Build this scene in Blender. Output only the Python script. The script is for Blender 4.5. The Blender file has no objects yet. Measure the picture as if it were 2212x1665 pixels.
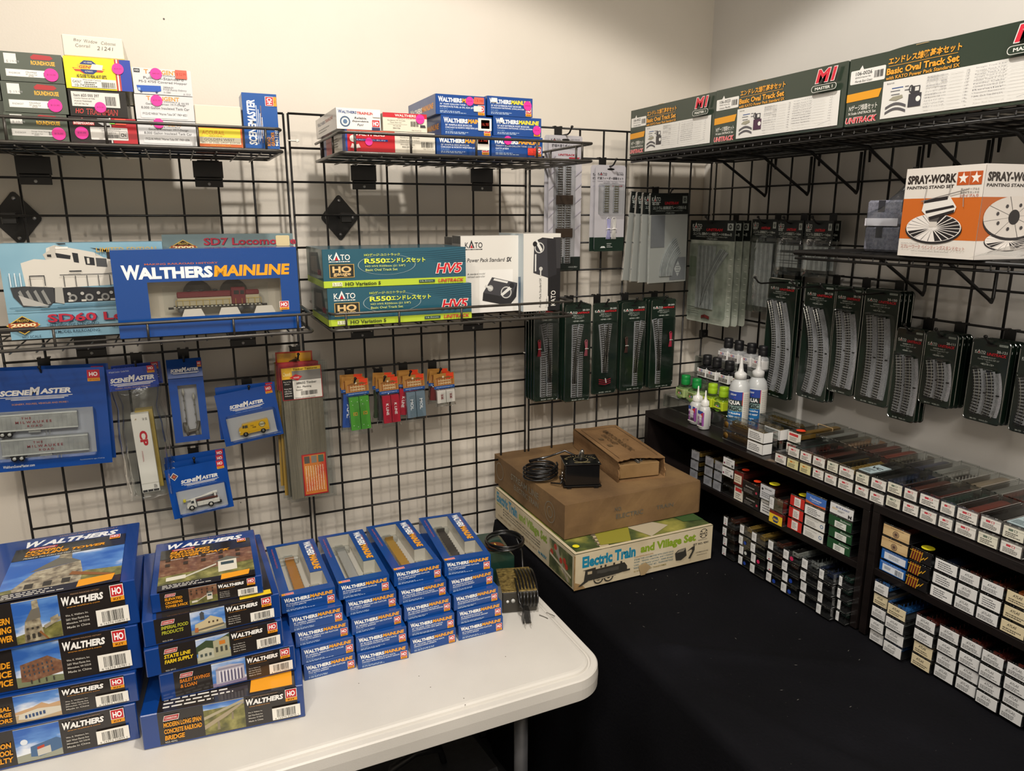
# Hobby-shop corner: two grid walls, wire shelves, stacked kit cartons and cased model wagons.
import bpy, math, random
from mathutils import Matrix, Vector
R = random.Random(7)
SC = bpy.context.scene
COL = SC.collection
# ------------------------------------------------------------------ camera model (metres, floor z = 0)
F = 1560.628
CAM = Vector((-.2598, -1.8223, 1.6003))
YAW, PIT, ROL = .4266, -.2311, -.0006
_fw = Vector((math.sin(YAW)*math.cos(PIT), math.cos(YAW)*math.cos(PIT), math.sin(PIT)))
_r = Vector((math.cos(YAW), -math.sin(YAW), 0)); _u = _r.cross(_fw)
RT = _r*math.cos(ROL)+_u*math.sin(ROL); UP = -_r*math.sin(ROL)+_u*math.cos(ROL); FW = _fw
def at(px, py, ax, val):
    """the point of the real plane axis=val that the photograph shows at pixel px,py"""
    d = FW+RT*((px-1106)/F)+UP*((832.5-py)/F)
    return CAM+d*((val-CAM[ax])/d[ax])
TT = .74          # both table tops
YL, XR = 0.0, 1.257   # planes of the left and right grid walls
CELL = .0762; GT = 1.83
WY, WX = .09, 1.279   # room walls behind the grids
# ------------------------------------------------------------------ materials
MATS = {}
def lin(c):
    return c/12.92 if c <= .04045 else ((c+.055)/1.055)**2.4
def rgb(h):
    return tuple(lin(int(h[i:i+2], 16)/255) for i in (0, 2, 4))
def new_mat(name):
    m = bpy.data.materials.new(name); m.use_nodes = True
    nt = m.node_tree; nt.nodes.clear()
    out = nt.nodes.new('ShaderNodeOutputMaterial')
    return m, nt, out
def bsdf(nt, out, col, rough=.5, metal=0, coat=0, spec=.5):
    b = nt.nodes.new('ShaderNodeBsdfPrincipled')
    b.inputs['Base Color'].default_value = (*col, 1); b.inputs['Roughness'].default_value = rough
    b.inputs['Metallic'].default_value = metal; b.inputs['Coat Weight'].default_value = coat
    b.inputs['Coat Roughness'].default_value = .08; b.inputs['Specular IOR Level'].default_value = spec
    nt.links.new(b.outputs[0], out.inputs[0]); return b
def noise(nt, scale, detail=3, coord='Object', vec=None, dist=0):
    tc = nt.nodes.new('ShaderNodeTexCoord'); n = nt.nodes.new('ShaderNodeTexNoise')
    n.inputs['Scale'].default_value = scale; n.inputs['Detail'].default_value = detail; n.inputs['Distortion'].default_value = dist
    if vec:
        mp = nt.nodes.new('ShaderNodeMapping'); mp.inputs['Scale'].default_value = vec
        nt.links.new(tc.outputs[coord], mp.inputs[0]); nt.links.new(mp.outputs[0], n.inputs['Vector'])
    else: nt.links.new(tc.outputs[coord], n.inputs['Vector'])
    return n
def ramp(nt, src, stops):
    r = nt.nodes.new('ShaderNodeValToRGB'); e = r.color_ramp.elements
    while len(e) < len(stops): e.new(.5)
    for k, (p, c) in enumerate(stops): e[k].position = p; e[k].color = (*c, 1)
    nt.links.new(src, r.inputs[0]); return r
def ink(h, rough=.38, coat=0):
    """plain printed colour or plastic"""
    key = f'ink_{h}_{rough}_{coat}'
    if key not in MATS:
        m, nt, out = new_mat(key); b = bsdf(nt, out, rgb(h), rough, 0, coat)
        n = noise(nt, 35, 2); mr = nt.nodes.new('ShaderNodeMapRange')
        mr.inputs['To Min'].default_value = max(.03, rough-.06); mr.inputs['To Max'].default_value = rough+.06
        nt.links.new(n.outputs[0], mr.inputs[0]); nt.links.new(mr.outputs[0], b.inputs['Roughness'])
        MATS[key] = m
    return MATS[key]
def mottled(key, stops, scale=8, detail=4, rough=.6, bump=0, bscale=60, vec=None, coat=0, metal=0, coord='Object', dist=0, spec=.5):
    if key not in MATS:
        m, nt, out = new_mat(key); b = bsdf(nt, out, (1, 1, 1), rough, metal, coat, spec)
        n = noise(nt, scale, detail, coord, vec, dist)
        r = ramp(nt, n.outputs[0], [(p, rgb(h)) for p, h in stops]); nt.links.new(r.outputs[0], b.inputs['Base Color'])
        if bump:
            n2 = noise(nt, bscale, 4, coord, vec); bp = nt.nodes.new('ShaderNodeBump')
            bp.inputs['Strength'].default_value = bump; bp.inputs['Distance'].default_value = .002
            nt.links.new(n2.outputs[0], bp.inputs['Height']); nt.links.new(bp.outputs[0], b.inputs['Normal'])
        MATS[key] = m
    return MATS[key]
def clear(key='clear_plastic', tint='f4f6f6', base=.03, strength=.9, rough=.04, bump=0, bscale=40):
    """thin clear plastic: see-through with a fresnel sheen"""
    if key not in MATS:
        m, nt, out = new_mat(key)
        t = nt.nodes.new('ShaderNodeBsdfTransparent'); t.inputs[0].default_value = (*rgb(tint), 1)
        g = nt.nodes.new('ShaderNodeBsdfGlossy'); g.inputs['Roughness'].default_value = rough; g.inputs[0].default_value = (1, 1, 1, 1)
        lw = nt.nodes.new('ShaderNodeLayerWeight'); lw.inputs[0].default_value = .22
        mr = nt.nodes.new('ShaderNodeMapRange'); mr.inputs['To Min'].default_value = base; mr.inputs['To Max'].default_value = strength
        nt.links.new(lw.outputs['Fresnel'], mr.inputs[0])
        if bump:
            n2 = noise(nt, bscale, 3, dist=1.5); bp = nt.nodes.new('ShaderNodeBump')
            bp.inputs['Strength'].default_value = bump; bp.inputs['Distance'].default_value = .004
            nt.links.new(n2.outputs[0], bp.inputs['Height']); nt.links.new(bp.outputs[0], g.inputs['Normal'])
        mx = nt.nodes.new('ShaderNodeMixShader')
        nt.links.new(mr.outputs[0], mx.inputs[0]); nt.links.new(t.outputs[0], mx.inputs[1]); nt.links.new(g.outputs[0], mx.inputs[2])
        nt.links.new(mx.outputs[0], out.inputs[0]); MATS[key] = m
    return MATS[key]
BLUE = '07438c'
def wire(): return mottled('black_powder_coat', [(.3, '0c0b0b'), (.7, '171514')], 30, 2, .42)
def wire_grey(): return mottled('gunmetal_wire', [(.3, '3a3733'), (.7, '4d4943')], 30, 2, .34, metal=.35)
def board(): return mottled('brown_cardboard', [(.25, '5a4329'), (.5, '735838'), (.75, '866943')], 9, 6, .85, .35, 90)
def crystal(): return clear('clear_case_plastic', 'e6e9e7', .11, .85, .12)
def film(): return clear('crinkled_film', 'f3f5f5', .015, .6, .12, .45, 24)
SKY = lambda: mottled('printed_cloud_sky', [(.38, '2f62b4'), (.5, '5f8fd0'), (.6, 'e6ebf2')], 14, 5, .35, coat=.4, vec=(.6, 1, 1.8))
GRASS = lambda: mottled('printed_greenery', [(.3, '4a4a2e'), (.5, '77743f'), (.7, 'a09a5e')], 60, 6, .35, coat=.4)
BRICK = lambda: mottled('printed_brickwork', [(.3, '654232'), (.6, '855f47'), (.8, 'a08a70')], 120, 3, .35, coat=.4)
STONE = lambda: mottled('printed_stonework', [(.3, '5a5044'), (.5, '9a8f78'), (.75, 'c8bfa4')], 90, 5, .35, coat=.4)
def MM(x):
    if isinstance(x, str): return ink(x)
    return x
# ------------------------------------------------------------------ mesh builder
_tc = {}
def glyphs(s, bold, slant):
    k = (s, bold, slant)
    if k not in _tc:
        c = bpy.data.curves.new('lettering', 'FONT'); c.body = s; c.resolution_u = 2 if len(s) > 6 else 3
        c.offset = bold*(1.25 if s.isascii() else 1.0); c.shear = slant
        o = bpy.data.objects.new('lettering', c); COL.objects.link(o)
        me = bpy.data.meshes.new_from_object(o.evaluated_get(bpy.context.evaluated_depsgraph_get()))
        vs = [(v.co.x, v.co.y) for v in me.vertices]; fs = [tuple(p.vertices) for p in me.polygons]
        bpy.data.objects.remove(o); bpy.data.curves.remove(c); bpy.data.meshes.remove(me)
        if vs:
            x0 = min(v[0] for v in vs); x1 = max(v[0] for v in vs); y0 = min(v[1] for v in vs); y1 = max(v[1] for v in vs)
        else: x0 = y0 = 0; x1 = y1 = 1
        _tc[k] = (vs, fs, x0, x1, y0, y1)
    return _tc[k]
class MB:
    def __init__(s): s.v = []; s.f = []; s.m = []; s.sm = []; s.mats = []
    def mi(s, m):
        m = MM(m)
        if m not in s.mats: s.mats.append(m)
        return s.mats.index(m)
    def poly(s, pts, m, sm=False):
        b = len(s.v); s.v += [tuple(p) for p in pts]; s.f.append(tuple(range(b, b+len(pts)))); s.m.append(s.mi(m)); s.sm.append(sm)
    def faces(s, vs, fs, m, sm=False):
        b = len(s.v); s.v += [tuple(p) for p in vs]; k = s.mi(m)
        for f in fs: s.f.append(tuple(b+i for i in f)); s.m.append(k); s.sm.append(sm)
        return s
    def box(s, x0, x1, y0, y1, z0, z1, m, bev=0, skip=()):
        if bev:
            b = min(bev, (x1-x0)*.45, (y1-y0)*.45, (z1-z0)*.45)
            P = []
            idx = {}
            for ix, X in enumerate((x0, x1)):
                for iy, Y in enumerate((y0, y1)):
                    for iz, Z in enumerate((z0, z1)):
                        sx, sy, sz = (1, -1)[ix]*b, (1, -1)[iy]*b, (1, -1)[iz]*b
                        idx[ix, iy, iz] = len(P); P += [(X, Y+sy, Z+sz), (X+sx, Y, Z+sz), (X+sx, Y+sy, Z)]
            fs = []
            for ax in range(3):
                o = [a for a in range(3) if a != ax]
                for sd in (0, 1):
                    q = []
                    for a, c in ((0, 0), (1, 0), (1, 1), (0, 1)):
                        k = [0, 0, 0]; k[ax] = sd; k[o[0]] = a; k[o[1]] = c; q.append(idx[tuple(k)]+ax)
                    flip = (sd == 0) ^ (ax == 1); fs.append(tuple(q[::-1]) if flip else tuple(q))
                # edges parallel to ax
                for a in (0, 1):
                    for c in (0, 1):
                        k0 = [0, 0, 0]; k0[o[0]] = a; k0[o[1]] = c; k1 = list(k0); k1[ax] = 1
                        i0, i1 = idx[tuple(k0)], idx[tuple(k1)]
                        q = (i0+o[0], i0+o[1], i1+o[1], i1+o[0])
                        flip = (a == c) ^ (ax == 1); fs.append(q[::-1] if flip else q)
            for k, i in idx.items():
                q = (i, i+1, i+2); fs.append(q if (sum(k) % 2) else q[::-1])
            return s.faces(P, fs, m)
        P = [(x0, y0, z0), (x1, y0, z0), (x1, y1, z0), (x0, y1, z0), (x0, y0, z1), (x1, y0, z1), (x1, y1, z1), (x0, y1, z1)]
        Q = dict(b=(3, 2, 1, 0), t=(4, 5, 6, 7), f=(0, 1, 5, 4), r=(1, 2, 6, 5), k=(2, 3, 7, 6), l=(3, 0, 4, 7))
        return s.faces(P, [q for n, q in Q.items() if n not in skip], m)
    def tube(s, pts, r, m, n=6, closed=False, caps=True):
        pts = [Vector(p) for p in pts]; N = len(pts); vs = []; fs = []; prev = None
        for i, p in enumerate(pts):
            a = pts[i-1] if (i or closed) else p; b = pts[(i+1) % N] if (i < N-1 or closed) else p
            t = (b-a).normalized()
            if prev is None:
                x = t.cross(Vector((0, 0, 1)));
                if x.length < .1: x = t.cross(Vector((1, 0, 0)))
            else: x = prev-t*prev.dot(t)
            x.normalize(); prev = x; y = t.cross(x)
            k = 1.0
            if (i and i < N-1) or closed:
                c = (p-a).normalized().dot(t); k = 1/max(.6, c)
            rr = r[i] if isinstance(r, (list, tuple)) else r
            for j in range(n):
                w = 2*math.pi*j/n; vs.append(p+x*math.cos(w)*rr*k+y*math.sin(w)*rr*k)
        for i in range(N if closed else N-1):
            for j in range(n):
                a = i*n+j; b = i*n+(j+1) % n; c = ((i+1) % N)*n+(j+1) % n; d = ((i+1) % N)*n+j
                fs.append((a, d, c, b))
        if caps and not closed:
            fs.append(tuple(range(n))); fs.append(tuple(range((N-1)*n, N*n))[::-1])
        return s.faces(vs, fs, m, n > 5)
    def lathe(s, prof, m, n=20, c=(0, 0), sq=None, ax='z'):
        vs = []; fs = []; K = len(prof)
        for r, z in prof:
            for j in range(n):
                w = 2*math.pi*(j+.5)/n; cx, sy = math.cos(w), math.sin(w)
                if sq:
                    k = (abs(cx)**sq+abs(sy)**sq)**(-1/sq); cx *= k; sy *= k
                vs.append((c[0]+cx*r, c[1]+sy*r, z) if ax == 'z' else (c[0]+cx*r, z, c[1]+sy*r))
        for i in range(K-1):
            for j in range(n):
                q = (i*n+j, i*n+(j+1) % n, (i+1)*n+(j+1) % n, (i+1)*n+j); fs.append(q if ax == 'z' else q[::-1])
        a = tuple(range(n)); b = tuple(range((K-1)*n, K*n))
        fs += [a[::-1], b] if ax == 'z' else [a, b[::-1]]
        return s.faces(vs, fs, m, True)
    def prism(s, pts, y0, y1, m, m2=None, flip=False):
        """outline in x,z pushed from y0 (front) to y1"""
        n = len(pts); A = sum(pts[i][0]*pts[(i+1) % n][1]-pts[(i+1) % n][0]*pts[i][1] for i in range(n))
        if A < 0: pts = pts[::-1]
        vs = [(x, y0, z) for x, z in pts]+[(x, y1, z) for x, z in pts]
        s.faces(vs[:n], [tuple(range(n))], m); s.faces(vs[n:], [tuple(range(n))[::-1]], m2 or m)
        return s.faces(vs, [(i, n+i, n+(i+1) % n, (i+1) % n) for i in range(n)], m2 or m)
    def xform(s, M):
        s.v = [tuple(M @ Vector(p)) for p in s.v]; return s
    def join(s, o, M=None):
        vs = [tuple(M @ Vector(p)) for p in o.v] if M else o.v; b = len(s.v); s.v += vs
        mp = [s.mi(m) for m in o.mats]
        for f, m, sm in zip(o.f, o.m, o.sm): s.f.append(tuple(b+i for i in f)); s.m.append(mp[m]); s.sm.append(sm)
        return s
    def mesh(s, name):
        me = bpy.data.meshes.new(name); me.from_pydata(s.v, [], s.f)
        for m in s.mats: me.materials.append(m)
        me.polygons.foreach_set('material_index', s.m); me.polygons.foreach_set('use_smooth', s.sm); me.update()
        return me
class Face:
    """flat printed face: origin, unit vectors, size; everything in fractions of the face, bottom-left origin"""
    def __init__(s, mb, o, U, V, w, h, lift=.0003): s.mb = mb; s.o = Vector(o); s.U = Vector(U); s.V = Vector(V); s.w = w; s.h = h; s.N = s.U.cross(s.V); s.k = lift
    def p(s, x, y): return s.o+s.U*(x*s.w)+s.V*(y*s.h)+s.N*s.k
    def up(s): s.k += .00009
    def poly(s, pts, c): s.up(); s.mb.poly([s.p(*q) for q in pts], c); return s
    def rect(s, x, y, w, h, c): return s.poly([(x, y), (x+w, y), (x+w, y+h), (x, y+h)], c)
    def rrect(s, x, y, w, h, c, r=.02):
        ry = r*s.w/s.h; P = []
        for cx, cy, a in ((x+w-r, y+h-ry, 0), (x+r, y+h-ry, 90), (x+r, y+ry, 180), (x+w-r, y+ry, 270)):
            for t in range(4): q = math.radians(a+30*t); P.append((cx+r*math.cos(q), cy+ry*math.sin(q)))
        return s.poly(P, c)
    def disc(s, x, y, r, c, n=22, sx=1):
        return s.poly([(x+sx*r*math.cos(i*2*math.pi/n), y+r*s.w/s.h*math.sin(i*2*math.pi/n)) for i in range(n)], c)
    def ring(s, x, y, r, r2, c, n=28, sy=1):
        s.up()
        k = s.w/s.h*sy
        for i in range(n):
            a, b = i*2*math.pi/n, (i+1)*2*math.pi/n
            s.mb.poly([s.p(x+q*math.cos(t), y+q*k*math.sin(t)) for q, t in ((r2, a), (r, a), (r, b), (r2, b))], c)
        return s
    def text(s, t, x, y, w, h, c, bold=.0, slant=0, rot=0, up=True):
        """lettering fitted into the rectangle; rot=1 runs bottom to top, -1 top to bottom"""
        if up: s.up()
        vs, fs, x0, x1, y0, y1 = glyphs(t, bold, slant); P = []
        for a, b in vs:
            u = (a-x0)/(x1-x0 or 1); v = (b-y0)/(y1-y0 or 1)
            if rot == 1: u, v = 1-v, u
            elif rot == -1: u, v = v, 1-u
            P.append(s.p(x+u*w, y+v*h))
        s.mb.faces(P, fs, c); return s
    def lines(s, x, y, w, h, n, c, seed=0, fill=.5, ragged=True):
        """body copy too small to read: broken strokes"""
        s.up(); r = random.Random(seed*7+n); p = h/n
        for i in range(n):
            yy = y+h-(i+1)*p+p*(1-fill)/2; X = x; E = x+w*(r.uniform(.6, 1) if ragged else 1)
            while X < E:
                l = min(w*r.uniform(.04, .14), E-X); s.mb.poly([s.p(X, yy), s.p(X+l, yy), s.p(X+l, yy+p*fill), s.p(X, yy+p*fill)], c); X += l+w*.025
        return s
    def bars(s, x, y, w, h, c='181818', seed=3, n=26):
        s.up(); r = random.Random(seed); X = x; u = w/n
        while X < x+w:
            l = u*r.choice((.4, .4, .8, 1.1)); l = min(l, x+w-X); s.mb.poly([s.p(X, y), s.p(X+l, y), s.p(X+l, y+h), s.p(X, y+h)], c); X += l+u*r.choice((.4, .6, .9))
        return s
    def sub(s, x, y, w, h):
        return Face(s.mb, s.p(x, y)-s.N*0, s.U, s.V, s.w*w, s.h*h, .00002)
def front(mb, w, h, d=0, **k): return Face(mb, (0, 0, 0), (1, 0, 0), (0, 0, 1), w, h, **k)
def topf(mb, w, d, h): return Face(mb, (0, 0, h), (1, 0, 0), (0, 1, 0), w, d)
def leftf(mb, d, h): return Face(mb, (0, d, 0), (0, -1, 0), (0, 0, 1), d, h)
def rightf(mb, w, d, h): return Face(mb, (w, 0, 0), (0, 1, 0), (0, 0, 1), d, h)
# ------------------------------------------------------------------ objects
def tag(o, label, cat, group=None):
    o['label'] = label; o['category'] = cat
    if group: o['group'] = group
    return o
def empty(name, loc=(0, 0, 0), rz=0, label=None, cat=None, group=None):
    o = bpy.data.objects.new(name, None); COL.objects.link(o); o.empty_display_size = .03
    o.location = loc; o.rotation_euler = (0, 0, rz)
    if label: tag(o, label, cat, group)
    return o
def link(name, mb, parent=None, loc=(0, 0, 0), rz=0):
    o = bpy.data.objects.new(name, mb if isinstance(mb, bpy.types.Mesh) else mb.mesh(name)); COL.objects.link(o)
    o.location = loc; o.rotation_euler = (0, 0, rz)
    if parent: o.parent = parent
    return o
def struct(name, mb): o = link(name, mb); o['kind'] = 'structure'; return o
def copy_tree(o, parent=None):
    c = o.copy(); COL.objects.link(c); c.parent = parent
    for ch in list(o.children): copy_tree(ch, c)
    return c
def frame2(a, b):
    """origin and turn about z of a front edge running from a to b"""
    return math.atan2(b.y-a.y, b.x-a.x), math.hypot(b.x-a.x, b.y-a.y)
# ------------------------------------------------------------------ room shell
PLASTER = mottled('cream_plaster', [(.3, 'd9d1c4'), (.7, 'e0d8cc')], 3, 5, .62, .12, 220, coord='Object')
WALLR = mottled('pale_plaster', [(.3, 'd8d4ce'), (.7, 'dedad4')], 3, 5, .62, .12, 220)
m = MB(); m.box(-3.4, WX+.1, WY, WY+.1, 0, 2.9, PLASTER)
# nail holes and scuffs in the plaster
for px, py, r in ((354, 41, .0012), (1848, 566, .0012), (372, 330, .001), (520, 1085, .0009)):
    p = at(px, py, 1, WY)
    if p.x < WX: m.lathe([(r*1.6, WY-.0006), (r, WY-.0007)], '3a3129', 8, (p.x, p.z), ax='y')
struct('wall_back', m)
m = MB(); m.box(WX, WX+.1, -4.2, WY, 0, 2.9, WALLR)
p = at(1848, 568, 0, WX); m.box(WX-.0006, WX, p.y-.001, p.y+.001, p.z-.003, p.z+.003, '4a4038')
struct('wall_right', m)
m = MB(); m.box(-3.4, WX+.1, -4.3, -4.2, 0, 2.9, PLASTER); struct('wall_front', m)
m = MB(); m.box(-3.5, -3.4, -4.3, WY+.1, 0, 2.9, PLASTER); struct('wall_left', m)
m = MB(); m.box(-3.5, WX+.1, -4.3, WY+.1, 2.9, 3.0, mottled('ceiling_tile', [(.3, 'c9c5bd'), (.7, 'd6d2ca')], 40, 3, .8)); struct('ceiling', m)
m = MB(); m.box(-3.5, WX+.1, -4.3, WY+.1, -.05, 0, mottled('dark_carpet', [(.3, '1c1b1d'), (.7, '2c2a2c')], 90, 4, .95, .4, 200)); struct('floor', m)
# ------------------------------------------------------------------ grid panels
WR = .0028
def grid_panel(x0, dz, cols, rows, label, right=False):
    t = MB(); W = cols*CELL; H = rows*CELL; g = wire()
    for i in range(cols+1): t.tube([(i*CELL, 0, 0), (i*CELL, 0, -H)], WR, g, 6)
    for j in range(rows+1): t.tube([(0, -.0045 if 0 < j < rows else 0, -j*CELL), (W, -.0045 if 0 < j < rows else 0, -j*CELL)], WR if 0 < j < rows else WR, g, 6)
    o = link('mounted_wire_grid' if right else 'wire_grid', t)
    if right: o.location = (XR, x0, GT+dz); o.rotation_euler = (0, 0, -math.pi/2)
    else: o.location = (x0, YL, GT+dz)
    return tag(o, label, 'wire grid panel', 'black wire grid panels along the walls')
grid_panel(-8*CELL-.0105, -.001, 8, 24, 'black wire grid panel at far left of the back wall')
grid_panel(0, 0, 8, 24, 'black wire grid panel in the middle of the back wall')
grid_panel(8*CELL+.012, 0, 8, 24, 'black wire grid panel ending in the room corner')
grid_panel(.008, .0016, 18, 8, 'low wide black wire grid panel on the right-hand wall', True)
for y_ in (-.35, -.96):
    m = MB(); m.box(-.012, .012, -.006, WX-XR-.0005, -.03, .006, '131211', .001); tag(link('wall_hook', m, None, (XR, y_, GT), -math.pi/2), 'small black hook holding up the right-hand grid, ' + ('nearer the corner' if y_ > -.5 else 'farther from the corner'), 'hook')
# white zip ties holding the panels together
for px, py, w in ((632.5, 304, '20'), (1138, 761, '21')):
    p = at(px, py, 1, -.004)
    t = MB(); q = []
    for i in range(16):
        a = i/16*2*math.pi; q.append((.0105*math.cos(a), .005*math.sin(a), 0))
    t.tube(q, .0016, 'e8e4da', 6, True); t.box(.006, .0125, -.0085, -.0045, -.003, .003, 'e8e4da', .0006); t.tube([(.011, -.0065, 0), (.0135, -.013, -.002)], .0007, 'e8e4da', 5)
    o = link('cable_tie', t, None, p); tag(o, 'white zip tie joining the left and middle grid panels near their tops' if w == '20' else 'white zip tie low on the seam beside the hanging turnout packs', 'cable tie')
# black plastic corner clip between back and right grids
t = MB(); p = at(1524, 720, 1, -.006); t.box(-.014, .014, -.007, .006, -.012, .012, '121212', .002); t.lathe([(.004, -.0085), (.004, -.007)], '2a2a2a', 10, (0, 0), ax='y')
tag(link('panel_clip', t, None, (1.2335, -.006, p.z)), 'small black clip joining the two grids in the corner', 'clip')
# diamond wall plates
for cx, cz, lb in ((-.572, 1.595, 'black diamond wall plate at the far left behind the grid'), (.124, 1.595, 'black diamond wall plate behind the middle grid panel')):
    r = empty('grid_wall_mount', (cx, WY-.001, cz), 0, lb, 'wall bracket', 'diamond plates carrying the grid')
    t = MB(); P = []
    for k in range(4):
        a = math.pi/2*k; c, s = math.cos(a), math.sin(a); rx, rz = (.046, .056)
        for d in (-.10, 0, .10): P.append(((c-d*s*1.0)*rx*(1-abs(d)*.35), (s+d*c)*rz*(1-abs(d)*.35)))
    t.prism(P, -.003, 0, '151312'); link('diamond_plate', t, r)
    t = MB(); t.tube([(0, 0, .004), (0, -WY+.012, .004)], .006, '121110', 8); t.box(-.014, .014, -WY+.004, -WY+.012, -.012, .012, '121110', .002); link('standoff', t, r)
    for a, b in ((0, .042), (0, -.042), (.033, 0), (-.033, 0)):
        t = MB(); t.lathe([(.0018, -.0062), (.004, -.0052), (.0045, -.003)], mottled('zinc_screw', [(.3, '8e8e90'), (.7, 'c8c8ca')], 300, 2, .3, metal=.9), 10, (a, b), ax='y'); link('screw', t, r)
# ------------------------------------------------------------------ tray shelves on the back wall
def tray(x0, x1, z, d, railz, label, brs, mat):
    r = empty('wire_shelf', (x0, 0, z), 0, label, 'shelf', 'wire tray shelves on the back grid')
    W = x1-x0; y1 = -.008; y0 = -d; q = mat
    def loop(zz): return [(0, y1, zz), (0, y0+.012, zz), (.004, y0+.003, zz), (.012, y0, zz), (W-.012, y0, zz), (W-.004, y0+.003, zz), (W, y0+.012, zz), (W, y1, zz)]
    t = MB(); t.tube(loop(-.0035), .0033, q, 8); t.tube([(0, y1, -.0035), (W, y1, -.0035)], .0033, q, 6)
    n = max(2, round(W/.042))
    for i in range(1, n): t.tube([(W*i/n, y0-.001, -.009), (W*i/n, y1, -.009)], .0016, q, 5)
    for k in (.25, .5, .75): t.tube([(0, y0*k, -.0035), (W, y0*k, -.0035)], .002, q, 5)
    link('tray_base', t, r)
    t = MB(); t.tube(loop(railz), .003, q, 8); link('guard_rail', t, r)
    posts = [(.001, -d*.25), (.001, -d*.72), (W-.001, -d*.25), (W-.001, -d*.72)]+[(W*k/4+.03*(k == 0), y0) for k in range(5)]
    for k, (a, b) in enumerate(posts):
        if k == 8: a = W-.03
        t = MB(); t.tube([(a, b, -.004), (a, b, railz)], .0026, q, 6); link('rail_post', t, r)
    for bx in brs:
        t = MB(); b = bx-x0; k = '161413'
        t.box(b-.022, b+.022, -.05, -.006, -.0125, -.0105, k)
        t.box(b-.031, b+.031, -.012, -.010, -.046, -.010, k); t.box(b-.029, b+.029, -.016, -.010, -.052, -.044, k, .0025)
        t.box(b-.029, b+.029, -.012, -.010, -.066, -.050, k, .0008); t.lathe([(.003, -.0135), (.0035, -.012)], 'b9b7b2', 10, (b, -.059), ax='y')
        link('shelf_bracket', t, r)
    return r
TA = 1.7285; TB = 1.728; TC = 1.3645
tray(-.665, -.052, TA, .262, .038, 'dark wire tray shelf at upper left holding freight car cartons', (-.513, -.182), wire_grey())
tray(.058, .648, TB, .287, .036, 'dark wire tray shelf at upper middle holding red and blue cartons', (.168, .478), wire_grey())
tray(-.64, -.016, TC, .268, .034, 'grey wire tray shelf at middle left holding locomotive boxes', (-.455, -.14), wire_grey())
tray(.024, .612, TC-.001, .272, .032, 'grey wire tray shelf below the upper middle one, holding track sets', (.146, .448), wire_grey())
# ------------------------------------------------------------------ flat shelves on the right wall
def flat_shelf(x0, y0, y1, z, brs, label):
    r = empty('wire_shelf', (XR, y0, z), -math.pi/2, label, 'shelf', 'flat wire shelves on the right grid')
    W = y0-y1; D = XR-x0; g = wire()           # local: x along the wall toward the camera, y = into the wall
    t = MB(); t.tube([(0, -.008, 0), (0, -D, 0), (W, -D, 0), (W, -.008, 0)], .0036, g, 6); t.tube([(0, -.008, 0), (W, -.008, 0)], .0036, g, 6)
    t.tube([(0, -D, -.011), (W, -D, -.011)], .0028, g, 6)
    n = round(W/.026)
    for i in range(1, n): t.tube([(W*i/n, -.006, .0045), (W*i/n, -D-.002, .0045), (W*i/n, -D-.003, -.008)], .0014, g, 4)
    for k in (.2, .4, .6, .8): t.tube([(0, -D*k, -.001), (W, -D*k, -.001)], .0026, g, 5)
    link('wire_deck', t, r)
    for b in brs:
        t = MB(); x = y0-b
        t.tube([(x, -.009, -.006), (x, -.009, -.092), (x, -.014, -.1), (x, -.022, -.095), (x, -.17, -.012), (x, -.3, -.006)], .0036, g, 8); link('support_arm', t, r)
        t = MB(); t.tube([(x+.012, -.006, .004), (x+.012, .006, .001), (x+.012, .006, -.03)], .0026, g, 6); link('grid_hook', t, r)
    return r
FE = GT-.0765; FFz = GT-.302
flat_shelf(.893, -.077, -1.36, FE, [-.066-.1524*k for k in range(9) if k], 'long black wire shelf high on the right wall under the track sets')
flat_shelf(.866, -.72, -1.40, FFz, [-.730, -.883, -1.035, -1.19], 'shorter black wire shelf on the right wall under the spray stand box')
# ------------------------------------------------------------------ peg hooks
def hook(p, L, label, right=False):
    """p = point on the grid wire the plate hangs from"""
    r = empty('display_hook', p, -math.pi/2 if right else 0, label, 'hook', 'hooks on the grid walls')
    t = MB(); k = '131211'
    t.box(-.012, .012, -.0075, -.006, -.04, .003, k, .0006)
    for s in (-1, 1): t.box(s*.009-.0035, s*.009+.0035, -.008, .006, .001, .0045, k, .0008)
    link('back_plate', t, r)
    t = MB(); t.tube([(0, -.007, -.022), (0, -L+.014, -.022), (0, -L+.005, -.019), (0, -L-.008, -.006)], .0022, k, 7)
    t.lathe([(.0008, -L-.0112), (.0034, -L-.0102), (.0034, -L-.0062), (.001, -L-.0052)], k, 8, (0, -.0055), ax='y'); link('prong', t, r)
    return r
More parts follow.
